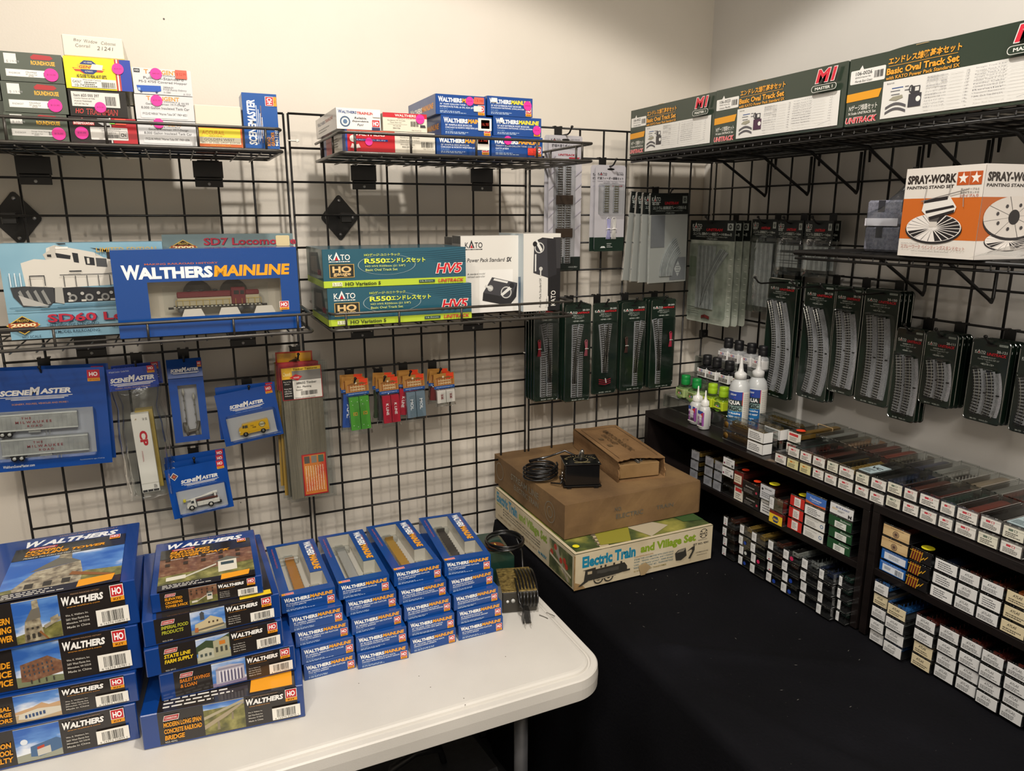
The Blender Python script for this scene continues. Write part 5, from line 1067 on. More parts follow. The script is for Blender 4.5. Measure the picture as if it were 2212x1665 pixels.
def marxtop(f):
    f.rect(0, 0, 1, 1, mottled('printed_scenery', [(.3, '27351f'), (.48, '4d5a30'), (.6, '7f7f3c'), (.75, 'a8a050')], 16, 6, .5)); f.poly([(.18, 0), (.26, .3), (.34, .3), (.24, 0)], 'b9aa8a')
    for k in range(8): f.poly([(.17+.01*k, .01+.035*k), (.26+.01*k, .01+.035*k), (.265+.01*k, .025+.035*k), (.175+.01*k, .025+.035*k)], '6a5f50')
    f.poly([(.55, .02), (.42, .3), (.54, .32), (.74, .1)], 'b6ab92'); f.poly([(.4, .02), (.2, .04), (.3, .3), (.5, .18)], '8f8a34'); f.poly([(.72, .18), (.66, .3), (.76, .36), (.8, .22)], '97522f'); f.poly([(.86, .1), (.8, .6), (1, .6), (1, .08)], '38572f')
    f.rect(0, 0, 1, .02, 'cbbd9f'); f.rect(0, 0, .02, 1, 'cbbd9f')
MX = (.510, -.481)
def worn(m, w, d, h, mat, seed, amp=.0022, sag=0, n=14):
    """card carton with soft wavering edges"""
    rr = random.Random(seed); N = n
    def ring(z, out):
        P = []
        for i in range(N): P.append((w*i/N, 0, z))
        for i in range(N): P.append((w, d*i/N, z))
        for i in range(N): P.append((w-w*i/N, d, z))
        for i in range(N): P.append((0, d-d*i/N, z))
        Q = []
        for k, (x, y, zz) in enumerate(P):
            c = (k % N == 0); b = math.sin(math.pi*(k % N)/N)
            nx = (-1 if x == 0 else 1 if x == w else 0); ny = (-1 if y == 0 else 1 if y == d else 0)
            o = rr.uniform(-amp, amp)*(0 if c else 1)+out*b
            Q.append((x+nx*o*(y not in (0, d) or 0), y+ny*o*(x not in (0, w) or 0), zz+(rr.uniform(-amp, amp)*.5 if z > h*.9 else 0)+sag*b*(z > h*.9)))
        return Q
    R_ = [ring(0, 0), ring(h*.33, .001), ring(h*.66, .001), ring(h, 0)]; n4 = 4*N
    m.faces([p for q in R_ for p in q], [(i*n4+j, i*n4+(j+1) % n4, (i+1)*n4+(j+1) % n4, (i+1)*n4+j) for i in range(3) for j in range(n4)], mat)
    top = [p for p in R_[-1]]; c = (w/2, d/2, h-.001); b = len(top)
    ins = [((p[0]-w/2)*.93+w/2, (p[1]-d/2)*.93+d/2, h+rr.uniform(-.0006, .0002)) for p in top]
    m.faces(top+ins, [(j, (j+1) % n4, n4+(j+1) % n4, n4+j) for j in range(n4)], mat); m.poly(ins, mat); m.poly(R_[0][::-1], mat)
MH = .0905
m = MB(); w, d = .400, .468; m.box(0, w, 0, d, 0, MH, PAPER, .002)
marxfront(front(m, w, MH)); marxleft(leftf(m, d, MH)); marxtop(topf(m, w, d, MH))
edge = mottled('worn_card_edge', [(.3, '7a5f3c'), (.7, 'a88a5c')], 30, 3, .9)
m.tube([(-.0004, -.0004, .0), (-.0009, -.0009, .03), (-.0004, -.0006, .088)], .0016, edge, 5); m.poly([(0, -.0012, 0), (.03, -.0012, 0), (.018, -.0016, .012), (0, -.0012, .02)], edge)
ob = link('train_set_box', m, None, (MX[0], MX[1], TT+.0035)); tag(ob, 'worn cream train and village set box lying on the black cloth', 'box')
mm = MB(); f = Face(mm, (0, 0, MH), (1, 0, 0), (0, 1, 0), w, d, lift=.003); f.disc(.055, .075, .021, 'e8dc2a', 20, 1); link('price_sticker', mm, ob)
z = TT+.0035+MH+.0035
m = MB(); w, d, h = .402, .425, .0885; worn(m, w, d, h, board(), 3, .0007)
f = front(m, w, h, lift=.0022); c = '5d5b52'; f.text('NO.', .35, .55, .05, .12, c, .01); f.text('ELECTRIC', .36, .32, .2, .14, c, .012); f.text('TRAIN', .66, .36, .13, .12, c, .005)
f = leftf(m, d, h); f.k = .0022; f.text('STREAM LINE', .28, .58, .4, .2, '77705f', .01); f.text('ELECTRIC TRAIN', .33, .32, .35, .17, '77705f', .01); f.ring(.83, .5, .065, .06, '77705f', 24); f.ring(.83, .5, .035, .03, '77705f', 18); f.ring(.1, .55, .06, .055, '77705f', 24)
t = topf(m, w, d, h); t.k = .0003; t.rect(0, .0, 0, 0, board())
m.poly([(w-.0005, .002, .0), (w+.006, .004, -.001), (w+.006, .004, h*.85), (w+.0005, .001, h)], board()); m.poly([(w, .012, .01), (w+.009, .02, .0), (w+.008, .02, h*.8), (w, .012, h*.98)], board())
ob = link('cardboard_box', m, None, (.523, -.405, z), .003); tag(ob, 'large worn brown cardboard train box on top of the cream set box', 'box'); zt = z+h
# transformer with lever
BK = ink('0f0f10', .18, .5)
p = at(1219, 1056, 2, zt); q = at(1301, 1053, 2, zt); rz, w = frame2(p, q)
r = empty('train_transformer', (p.x, p.y, zt+.001), rz, 'black vintage transformer with a chrome lever on the brown cardboard box', 'transformer')
w, d, h = .094, .078, .06
m = MB(); m.box(.003, w-.003, .003, d-.003, .006, h, BK, .0015); link('housing', m, r)
m = MB(); m.box(-.002, w+.002, -.001, d+.001, .003, .006, BK, .0008)
for x in (.012, w-.012): m.box(x-.006, x+.006, -.0035, d+.0035, 0, .003, BK)
link('base_plate', m, r)
m = MB(); m.box(0, w, 0, d, h, h+.003, BK, .001); f = topf(m, w, d, h+.003)
for i in range(15):
    a = math.radians(18+i*144/14); f.poly([(.5+.40*math.cos(a), .42+.36*math.sin(a)), (.5+.46*math.cos(a), .42+.42*math.sin(a)), (.5+.46*math.cos(a+.04), .42+.42*math.sin(a+.04)), (.5+.40*math.cos(a+.04), .42+.36*math.sin(a+.04))], 'b8a878')
f.text('TRANSFORMER', .28, .1, .44, .08, 'b0a070', .01); f.ring(.5, .42, .2, .19, 'b8a878', 20); f.text('OFF', .08, .45, .07, .05, 'b0a070'); f.text('ON', .86, .45, .06, .05, 'b0a070')
for x in (.06, .94): f.disc(x, .08, .022, 'c4c0b8', 10)
link('top_plate', m, r)
CH = mottled('worn_chrome', [(.3, '8e8c88'), (.7, 'c9c6c0')], 60, 3, .22, metal=.95)
m = MB(); m.tube([(w/2, d*.45, h+.003), (w/2, d*.42, h+.012), (w/2+.001, d*.3, h+.028), (w/2+.001, d*.26, h+.034)], [.0085, .0075, .0062, .0035], CH, 10); link('lever', m, r)
for k, zz in enumerate((.035, .026, .016)):
    m = MB(); m.lathe([(.004, -.004), (.0045, -.001), (.003, 0)], CH, 10, (0, 0), ax='y'); o2 = link('terminal_nut', m, r, (0, .02+.004*k, zz), math.pi/2*3)
m = MB(); rr = random.Random(2)
P = []; c = (-.052, .068); N = 20
for k in range(3*N+6):
    a = 2*math.pi*k/N+.6; P.append((c[0]+math.cos(a)*(.042+.004*math.sin(k*.31)), c[1]+math.sin(a)*(.03+.003*math.cos(k*.23)), .005+.011*(k/N)+.004*math.sin(a)))
P += [(-.02, .11, .05), (.02, .115, .062), (.05, .1, .05), (.052, .085, .03)]
m.tube(P, .0026, CORD, 7); m.tube([(x+.006, y+.003, z_+.0035) for x, y, z_ in P[:3*N]], .0026, CORD, 7); m.tube([(-.03, .03, .005), (-.008, .01, .01), (0, .02, .02)], .0022, CORD, 6); link('power_cord', m, r)
# opened switch set carton
p = at(1331, 1041, 2, zt); q = at(1447, 1034, 2, zt); rz, w = frame2(p, q); w = .135; d, h = .31, .052
r = empty('cardboard_box', (p.x+.003, p.y, zt+.001), -.14, 'opened brown cardboard switch box with torn flaps on the larger brown box', 'box')
B2 = mottled('worn_kraft_card', [(.25, '644829'), (.5, '80603c'), (.75, '94724b')], 11, 6, .85, .4, 110)
m = MB(); e = .0022; rr = random.Random(8); nn = 16
def sheet(A, U, V, N_, nu, nv, rag, mat=B2):
    """card sheet with a torn near end (v=0)"""
    vs = []; A, U, V, N_ = map(Vector, (A, U, V, N_))
    for j in range(nv+1):
        for i in range(nu+1):
            u, v = i/nu, j/nv; p_ = A+U*u+V*v
            if j == 0: p_ = p_+V.normalized()*rag(u)
            vs.append(p_+N_*(.0014*math.sin(6*u+3*v)))
    k = len(vs); vs += [x+N_.normalized()*e for x in vs]
    fs = [(j*(nu+1)+i, j*(nu+1)+i+1, (j+1)*(nu+1)+i+1, (j+1)*(nu+1)+i) for j in range(nv) for i in range(nu)]
    fs += [tuple(k+x for x in f[::-1]) for f in fs]
    fs += [(i+1, i, k+i, k+i+1) for i in range(nu)]+[(nv*(nu+1)+i, nv*(nu+1)+i+1, k+nv*(nu+1)+i+1, k+nv*(nu+1)+i) for i in range(nu)]
    fs += [(j*(nu+1), (j+1)*(nu+1), k+(j+1)*(nu+1), k+j*(nu+1)) for j in range(nv)]
    m.faces(vs, fs, mat)
sheet((0, 0, h), (w, 0, 0), (0, d, 0), (0, 0, 1), 18, 8, lambda u: .016*math.sin(math.pi*u)+rr.uniform(-.003, .003))
sheet((0, 0, 0), (0, 0, h), (0, d, 0), (-1, 0, 0), 6, 8, lambda u: rr.uniform(-.008, .004)-.008)
sheet((w, 0, 0), (0, 0, h), (0, d, 0), (1, 0, 0), 6, 8, lambda u: rr.uniform(-.006, .006))
sheet((0, 0, 0), (w, 0, 0), (0, d, 0), (0, 0, -.3), 10, 4, lambda u: -.006)
m.box(0, w, d-.002, d, 0, h, B2)
f = topf(m, w, d, h+e+.0018); K = '53422e'
f.text('REMOTE CONTROL ELECTRIC', .28, .28, .12, .62, K, .01, 0, -1) if 0 else None
f.rect(.09, .06, .008, .86, K); f.rect(.905, .06, .008, .86, K); f.rect(.09, .92, .823, .005, K); f.text('REMOTE CONTROL ELECTRIC', .50, .22, .11, .62, K, .012, 0, -1); f.text('SWITCH SET', .36, .42, .1, .3, K, .012, 0, -1); f.lines(.2, .3, .12, .4, 2, '6e5a40', 4, .3); f.ring(.72, .52, .06, .05, K, 16)
link('outer_carton', m, r)
m = MB(); m.box(.008, w-.012, .006, d-.02, .003, h*.78, mottled('inner_card', [(.3, '7c6039'), (.7, '92744c')], 14, 4, .85, .3, 120), .0012); link('inner_carton', m, r)
for k in range(3):
    m = MB(); x = .06+.012*k; m.box(x, x+.008, .008+.01*k, .12, h*.79, h*.79+.003, mottled('rail_steel', [(.3, '55524c'), (.7, '7a766e')], 50, 3, .4, metal=.6), .0008); m.tube([(x+.004, .012+.01*k, h*.79+.005), (x+.004, .12, h*.79+.005)], .0014, '8a867e', 5); link('track_rail', m, r)
# ------------------------------------------------------------------ hanging packs
def outline(w, h, r, hole=None, n=4):
    """rounded card outline, x centred, z from 0 down to -h, with a hang slot cut in from nowhere (separate poly)"""
    P = []
    for cx, cz, a in ((w/2-r, -r, 0), (-w/2+r, -r, 90), (-w/2+r, -h+r, 180), (w/2-r, -h+r, 270)):
        for t in range(n+1): q = math.radians(a+90*t/n); P.append((cx+r*math.cos(q), cz+r*math.sin(q)))
    return P
def cardf(m, w, h, lift=.0008): return Face(m, (-w/2, -.0006, -h), (1, 0, 0), (0, 0, 1), w, h, lift=lift-.0006)
def card(w, h, r, col, art=None, slot=.014, th=.0009, back=None):
    m = MB(); P = outline(w, h, r); m.prism(P, -th/2, th/2, MM(col), MM(back) if back else None); f = cardf(m, w, h, .0007)
    if slot: f.up(); q = [(.5+slot/w*math.cos(a), 1-.011/h+.0028/h*math.sin(a)) for a in [i*math.pi/6 for i in range(12)]]; f.poly(q, '0b0b0b')
    if art: art(f)
    return m
def hang_root(name, x, z, y, label, cat, group=None, roll=0, right=False, yaw=0):
    o = empty(name, (y, x, z) if right else (x, y, z), 0, label, cat, group)
    o.rotation_euler = (0, roll, (-math.pi/2 if right else 0)+yaw); return o
def shell(w, h, d, r=.006, mat=None, z=0):
    """open-backed vacuum-formed bubble, x centred, top at z"""
    m = MB(); P = outline(w, h, r); Q = outline(w-.006, h-.006, max(.002, r-.002)); n = len(P)
    vs = [(x, 0, z+zz) for x, zz in P]+[(x, -d, z-.003+zz) for x, zz in Q]
    m.faces(vs, [(i, (i+1) % n, n+(i+1) % n, n+i) for i in range(n)]+[tuple(range(n, 2*n))], mat or clear('blister_plastic', 'f0f2f1', .01, .45, .06, .08, 14)); return m
def scm(f, x, y, w, h, lines=3):
    f.text('SCENE', x, y+h*.4, w*.41, h*.42, 'eceae4', .04, .2); f.text('M', x+w*.395, y+h*.38, w*.16, h*.62, 'eceae4', .05, .2, up=False); f.text('ASTER', x+w*.545, y+h*.44, w*.44, h*.42, 'eceae4', .04, .2, up=False)
    for k in range(lines): f.rect(x+w*(.0+.07*k), y+h*(.26-.1*k), w*(1-.13*k), h*.05, 'eceae4')
SB = glossy('12489a', .3, .35)
def bad(f, x, y, w, h): f.rect(x, y+h*.28, w, h*.72, 'c02a36'); f.text('HO', x+w*.16, y+h*.45, w*.68, h*.36, 'f2ece6', .03); f.rect(x, y, w, h*.28, 'e0962c'); f.text('1:87 SCALE', x+w*.1, y+h*.07, w*.8, h*.12, '5a2a12')
# --- semi-trailer blister
def trailer_art(f): f.rect(.0, 0, 1, 1, SB); scm(f, .18, .70, .55, .13); f.text('SCENERY, FIGURES, VEHICLES AND MORE !', .26, .655, .43, .02, 'c8906a', .01); f.rect(.06, .13, .82, .47, 'a9adb8'); bad(f, .86, .86, .1, .115); f.text('WalthersSceneMaster.com', .14, .035, .24, .028, 'dfe4ea', .01, .15); f.text('Recommended for ages 14 and up.', .74, .05, .2, .016, 'b8c8dc')
yH = -.055
def trailer(m, x0, z0, L, H):
    G = mottled('ribbed_trailer_grey', [(.3, '9a9c9a'), (.7, 'b4b6b3')], 40, 3, .35, metal=.3)
    m.box(x0, x0+L, -.0165, -.003, z0, z0+H, G, .001)
    for k in range(19): m.box(x0+L*(k+.5)/19, x0+L*(k+.5)/19+.0012, -.0173, -.0164, z0+.002, z0+H-.003, G)
    m.box(x0, x0+L, -.0176, -.0164, z0+H-.003, z0+H, 'c2c4c0'); m.box(x0, x0+L, -.0176, -.0164, z0, z0+.0025, 'c2c4c0')
    f = Face(m, (x0, -.0178, z0), (1, 0, 0), (0, 0, 1), L, H); c = '8c3a40'
    f.text('T H E', .36, .68, .11, .13, c, .01); f.text('M I L W A U K E E', .29, .43, .41, .15, c, .01); f.text('R O A D', .42, .2, .17, .13, c, .01)
    for e in (.13, .21):
        m.lathe([(.0062, -.0175), (.0062, -.0125)], '191919', 16, (x0+L*e, z0-.0065), ax='y'); m.lathe([(.0034, -.0182), (.0034, -.017)], 'c4c4c0', 14, (x0+L*e, z0-.0065), ax='y')
    m.box(x0+L*.08, x0+L*.27, -.0155, -.004, z0-.004, z0, '2c2c2c')
    for e in (.62, .66): m.tube([(x0+L*e, -.012, z0), (x0+L*e, -.012, z0-.013)], .0008, '8f918f', 5)
    m.box(x0+L*.42, x0+L*.56, -.014, -.004, z0-.006, z0, '9a9c9a')
tr = at(224, 787.6, 1, yH); br = at(263.5, 988, 1, yH)
w = .236; h = tr.z-br.z+.004
for k in (1, 0):
    o = hang_root('hanging_trailer_pack', tr.x-w/2+.006*k, tr.z+.003*k, yH+.024*k, ('large blue blister pack with two grey semi trailers at far left', 'second blue trailer pack hanging behind the large front one')[k], 'blister pack', 'blister packs of two trailers', roll=.035)
    link('backing_card', card(w, h, .006, SB, trailer_art, .02), o)
    if k == 0:
        s = shell(w*.86, h*.5, .021, .01); link('blister', s, o, (-.006, -.0006, -h*.40))
        for j in range(2):
            m = MB(); trailer(m, -.085+.016*j-.012, -h*(.515+.245*j)-.014, .158, .036); link('model_trailer', m, o)
hook((at(95, 775, 1, 0).x, 0, at(95, 775, 1, 0).z), .06, 'peg hook carrying the large trailer packs at far left')
# --- shipping container in a bag
a = at(229, 797, 1, yH); b = at(338, 795, 1, yH); c = at(318, 1093, 1, yH); w = b.x-a.x
g = 'bagged shipping containers with blue headers'
for k in (1, 0):
    o = hang_root('hanging_container_pack', (a.x+b.x)/2+.008*k, a.z+.004*k, yH+.018*k, ('clear bag with a long white container lettered CP in red', 'clear bag with a yellowish container behind the white one')[k], 'bagged model', g, roll=-.03)
    def hd(f):
        f.rect(0, 0, 1, 1, glossy('1c3f9c', .3, .35)); scm(f, .04, .16, .9, .5); f.text('SCENERY, FIGURES, VEHICLES AND MORE', .12, .06, .7, .08, 'b89a8a'); bad(f, .8, .68, .15, .32); f.text("48' Rapido Container  Canadian Pacific", .04, .8, .4, .1, 'c8d0e0')
    m = card(w, .05, .001, glossy('1c3f9c', .3, .35), hd, .004); link('header_card', m, o)
    m = MB(); cc = 'e8e4da' if k == 0 else 'b59a4c'; x0 = -.020+.004; m.box(x0, x0+.036, -.016, .012, -.289, -.104, ink(cc, .4), .0008)
    if k == 0:
        f = Face(m, (x0, -.0162, -.289), (1, 0, 0), (0, 0, 1), .036, .185); f.text('CP', .32, .6, .44, .19, 'c02430', .04, 0, -1); f.text('CP INTERMODAL', .3, .4, .08, .14, 'c06a6a', 0, 0, -1); f.rect(.04, .01, .92, .028, '3a3a3a'); f.rect(.3, .012, .03, .024, 'e8e4da'); f.rect(.62, .012, .03, .024, 'e8e4da'); f.rect(0, .12, 1, .003, 'b8b4aa'); f.text('CPPU', .62, .92, .1, .03, '5a5a5a', 0, 0, -1); f.text('8245', .78, .92, .1, .03, '5a5a5a', 0, 0, -1); f.text('JB', .2, .93, .1, .02, 'a8843a'); f.lines(.7, .05, .2, .05, 4, '5a5a5a')
    link('model_container', m, o)
    m = MB(); rr = random.Random(3+k); N = 20; vs = []; rows = 12
    for j in range(rows+1):
        t = j/rows; zz = -.045-.262*t; hw = w/2*(.98-.3*math.exp(-((t-.18)/.12)**2)*.5-.08*t); dp = .004+.016*min(1, t*5)*(1 if t < .9 else (1-t)*9+.1)
        for i in range(N):
            q = 2*math.pi*i/N; cc_, s_ = math.cos(q), math.sin(q); kk = (abs(cc_)**2.6+abs(s_)**2.6)**(-1/2.6)
            vs.append((cc_*kk*hw+rr.uniform(-.0022, .0022), s_*kk*dp+rr.uniform(-.002, .002)-.002, zz+rr.uniform(-.003, .003)))
    m.faces(vs, [(j*N+i, j*N+(i+1) % N, (j+1)*N+(i+1) % N, (j+1)*N+i) for j in range(rows) for i in range(N)], film(), True)
    link('clear_bag', m, o)
p = at(294, 765, 1, 0); hook((p.x, 0, p.z), .058, 'peg hook carrying the bagged shipping containers')
# --- street lamp pack
a = at(358.8, 779, 1, yH); b = at(433, 773.6, 1, yH); c = at(450, 946, 1, yH); w = b.x-a.x+.002; h = a.z-c.z
o = hang_root('hanging_lamp_pack', (a.x+b.x)/2, a.z, yH, 'tall narrow blue window box holding two grey lamp posts', 'boxed model', roll=-.01)
m = MB(); D = .02; zz = [-.045, -h*.33, -h*.93]
def lp(f): f.rect(0, .79, 1, .21, SB); scm(f, .1, .845, .8, .08, 2); f.text('SCENERY, FIGURES, VEHICLES AND MORE!', .14, .83, .6, .012, '8fa8cc'); bad(f, .86, .925, .12, .07); f.disc(.48, .93, .02, 'b8bcc4', 10)
x0, x1 = -w/2, w/2; X = (x0+w*.24, x1-w*.22); Z = (-h*.93, -h*.30)
for q in ((x0, X[0], -h, -.04), (X[1], x1, -h, -.04), (X[0], X[1], -h, Z[0]), (X[0], X[1], Z[1], -.04)): m.box(q[0], q[1], -.0008-D/2, -D/2, q[2], q[3], SB)
m.box(x0, x0+.0006, -D/2, D/2, -h, -.04, SB); m.box(x1-.0006, x1, -D/2, D/2, -h, -.04, SB); m.box(x0, x1, -D/2, D/2, -h, -h+.0006, SB); m.box(x0, x1, D/2-.0006, D/2, -h, 0, SB); m.box(x0, x1, -D/2-.0008, D/2, -.041, -.04, SB)
m.poly([(x0, -D/2-.0006, -.042), (x1, -D/2-.0006, -.042), (x1, D/2-.002, 0), (x0, D/2-.002, 0)], SB)
link('box_body', m, o)
m = MB(); m.box(x0+.002, x1-.002, D/2-.002, D/2-.001, -h+.002, -.042, ink('b9bcc2', .5)); link('inner_card', m, o)
m = MB(); f = Face(m, (x0, -D/2-.0009, -h), (1, 0, 0), Vector((0, 0, 1)), w, h); f.o = Vector((x0, -D/2-.004, -h)); scm(f, .1, .83, .8, .09, 2); bad(f, .86, .91, .12, .07); m.xform(Matrix.Translation((0, .0015, 0))); link('printed_title', m, o)
for dx, top in ((-.009, Z[1]-.01), (.012, Z[1]-.022)):
    m = MB(); K = ink('6f706a', .4, .2); m.tube([(dx, 0, top-.115), (dx+.001, 0, top-.06), (dx, 0, top-.015)], [.0016, .001, .0012], K, 8); m.tube([(dx, 0, top-.016), (dx, 0, top-.008), (dx, 0, top)], [.002, .0034, .0012], ink('b8b8ae', .3, .4), 10)
    for q in (.028, .05, .07, .1): m.lathe([(.001, top-q-.002), (.0026, top-q), (.001, top-q+.002)], K, 8, (dx, 0))
    m.lathe([(.0016, top-.112), (.005, top-.098), (.0035, top-.09), (.0016, top-.085)], K, 10, (dx, 0)); link('model_lamp_post', m, o)
m = MB(); m.tube([(X[0]+.006, 0, Z[0]+.03), (X[0]+.006, 0, Z[0]+.012), (X[0]+.012, 0, Z[0]+.007), (X[1]-.008, 0, Z[0]+.01), (X[1]-.003, 0, Z[0]+.03)], .0035, '55524c', 7); link('lead_wires', m, o)
m = MB(); m.poly([(X[0], -D/2-.0002, Z[0]), (X[1], -D/2-.0002, Z[0]), (X[1], -D/2-.0002, Z[1]), (X[0], -D/2-.0002, Z[1])], clear('window_film', 'f0f0ee', .03, .6, .08)); link('window_film', m, o)
p = at(395, 755, 1, 0); hook((p.x, 0, p.z), .055, 'peg hook above the narrow blue lamp post box')
# --- yellow delivery van
def van(m):
    Y = ink('e0b020', .3, .4); P = [(-.034, .006), (-.034, .019), (-.031, .0225), (-.027, .0225), (-.0245, .030), (.033, .0325), (.034, .031), (.034, .0065)]
    m.prism(P, -.0125, -.001, Y); f = Face(m, (-.034, -.0127, 0), (1, 0, 0), (0, 0, 1), .068, .034)
    f.poly([(.12, .62), (.145, .82), (.19, .82), (.19, .62)], '3a3a32'); f.rect(.2, .6, .1, .2, '4a4a3c'); f.rect(.31, .2, .004, .65, 'a87a14'); f.rect(0, .3, 1, .01, 'a87a14')
    f.disc(.78, .66, .1, '2c2c24', 22); f.disc(.78, .66, .09, 'd8cfa0', 22); f.rect(.67, .6, .22, .12, '2c2c24'); f.text('EXPRESS', .685, .63, .19, .06, 'e8dfb8', .02); f.text('Fresh', .4, .66, .1, .1, '3a3420', 0, .3); f.text('Daily', .45, .5, .13, .12, '3a3420', .01, .3); f.rect(.0, .36, .03, .1, 'e8e4c0')
    for x in (-.021, .019): m.lathe([(.0058, -.0132), (.0058, -.009)], '1a1a1a', 16, (x, .0055), ax='y'); m.lathe([(.0028, -.0138), (.0028, -.0128)], '6a6a66', 12, (x, .0055), ax='y')
def van_art(f): f.rect(0, 0, 1, 1, SB); scm(f, .2, .62, .58, .16, 3); f.text('SCENERY, FIGURES, VEHICLES AND MORE !', .28, .585, .46, .018, '8fa8cc'); f.rect(.1, .08, .8, .44, 'b4b6bc'); bad(f, .84, .84, .12, .15); f.text('Ages 14 & up', .84, .04, .12, .02, 'b8c8dc')
a = at(462.4, 855, 1, yH); b = at(590, 828, 1, yH); c = at(602.6, 936, 1, yH); w = (b-a).length; h = (b-c).length+.002
g = 'blue blister cards with a yellow van'
for k in (1, 0):
    o = hang_root('hanging_vehicle_pack', (a.x+b.x)/2+.004*k, (a.z+b.z)/2+.008*k, yH+.018*k, ('blue blister card holding a yellow delivery van, tilted slightly', 'blue card mostly hidden behind the yellow van pack')[k], 'blister pack', g, roll=-.12 if not k else -.02)
    link('backing_card', card(w, h, .003, SB, van_art, .011), o)
    if not k: link('blister', shell(w*.86, h*.5, .019, .008), o, (.003, -.0006, -h*.43)); m = MB(); van(m); link('model_van', m, o, (.003, -.002, -h*.86))
p = at(532, 818, 1, 0); hook((p.x, 0, p.z), .055, 'peg hook carrying the yellow van packs')
# --- bucket truck
def truck(m):
    W, K = ink('e4e0d8', .35, .3), '1c1c1c'
    m.prism([(-.036, .006), (-.036, .013), (-.034, .0155), (-.027, .0165), (-.0255, .0235), (-.016, .024), (-.015, .006)], -.0125, -.002, W); m.prism([(-.0262, .0165), (-.0248, .0222), (-.0195, .0225), (-.0195, .0165)], -.0129, -.0125, '3c4044')
    m.box(-.013, .036, -.0125, -.002, .0065, .0165, W, .0008); m.box(.03, .04, -.0115, -.003, .004, .008, K); m.box(-.014, .033, -.0122, -.004, .019, .0222, '5a2c22', .0006)
    for x in (-.026, .016): m.lathe([(.0062, -.0135), (.0062, -.0085)], K, 16, (x, .0055), ax='y'); m.lathe([(.0034, -.0141), (.0034, -.013)], 'c8c4bc', 14, (x, .0055), ax='y')
    m.tube([(.028, -.007, .0165), (.028, -.007, .031)], .0026, W, 8); m.tube([(.029, -.007, .03), (-.002, -.007, .0268), (-.036, -.007, .0235)], .0019, W, 8); m.tube([(.026, -.007, .033), (.0, -.007, .0285)], .0014, W, 8)
    m.box(-.042, -.036, -.011, -.004, .0215, .028, 'd8c83a', .0008); m.box(.024, .034, -.0105, -.0035, .029, .034, W, .001)
    for k in range(4): m.box(-.011+.011*k, -.0108+.011*k, -.0127, -.0124, .007, .016, '8a8880')
def tk_art(f): f.rect(0, 0, 1, 1, SB); scm(f, .22, .6, .62, .17, 3); f.text('SCENERY, FIGURES, VEHICLES AND MORE !', .3, .575, .5, .018, '8fa8cc'); f.rect(.11, .07, .8, .46, 'b0b2ba'); bad(f, .84, .82, .12, .17); f.poly([(.07, .84), (.13, .92), (.2, .84), (.13, .76)], 'd8cfc4'); f.poly([(.085, .84), (.13, .9), (.185, .84), (.13, .78)], '2a2430'); f.poly([(.1, .84), (.13, .88), (.17, .84), (.13, .8)], 'b05a40')
a = at(354.5, 1016, 1, yH); b = at(486, 989.4, 1, yH); c = at(506, 1090, 1, yH); w = (b-a).length; h = (b-c).length+.003
for k in (2, 1, 0):
    o = hang_root('hanging_vehicle_pack', (a.x+b.x)/2+.001*k, (a.z+b.z)/2+.009*k, yH+.016*k, ('blue blister card holding a white bucket truck with a brown rack', 'blue card just behind the bucket truck pack', 'rearmost blue card behind the bucket truck pack')[k], 'blister pack', 'blue blister cards with a bucket truck', roll=-.08+.02*k)
    link('backing_card', card(w, h, .005, SB, tk_art, .011), o)
    if not k: link('blister', shell(w*.84, h*.52, .019, .008), o, (.003, -.0006, -h*.44)); m = MB(); truck(m); link('model_bucket_truck', m, o, (.002, -.002, -h*.85))
p = at(417, 968, 1, 0); hook((p.x, 0, p.z), .056, 'peg hook carrying the bucket truck packs')
# --- planking sheets
WD = mottled('grey_planking', [(.35, '625c50'), (.5, '77705f'), (.7, '8a8270')], 4, 4, .8, .5, 30, vec=(160, 1, 1.2))
def timber(f):
    f.rect(0, 0, 1, 1, 'a82a30'); f.rect(.02, .02, .96, .96, 'e8e4da'); f.rect(.02, .02, .25, .62, '1c1a18'); f.rect(.02, .64, .25, .34, 'd8a830'); f.rect(.27, .88, .71, .1, 'dcb838'); f.text('Timber Textures', .3, .895, .6, .06, '3a2c18', .015); f.rect(.27, .58, .71, .3, '7f7c76')
    f.poly([(.2, .68), (.36, .78), (.52, .7), (.4, .58)], 'c02a30'); f.text('VIDEO', .3, .65, .14, .05, 'f0e8e0', .01, .2); f.text('#8632 Timber', .36, .46, .5, .08, '2a2826', .01); f.text('ALL  Planking', .36, .34, .36, .07, '2a2826', .01); f.text('Scales', .34, .27, .16, .05, '2a2826'); f.bars(.46, .12, .4, .13, '2a2826', 5, 26); f.text('Easy to Cut', .05, .54, .18, .05, 'd8d4cc'); f.text('& Form', .07, .48, .12, .04, 'd8d4cc')
    for k, t in enumerate(('Works Well', 'with Clear', '#8640', 'Adhesive')): f.text(t, .05, .33-.07*k, .18, .045, 'd8d4cc')
    f.text('Chooch', .05, .74, .18, .12, 'f0e0a0', .01, .2); f.text('www.chooch.com', .3, .04, .5, .04, '5a5854')
a = at(602, 797, 1, yH); b = at(695, 783, 1, yH); c = at(711, 1066.6, 1, yH); w = b.x-a.x; h = (a.z+b.z)/2-c.z
g = 'flat packs of planking sheet'
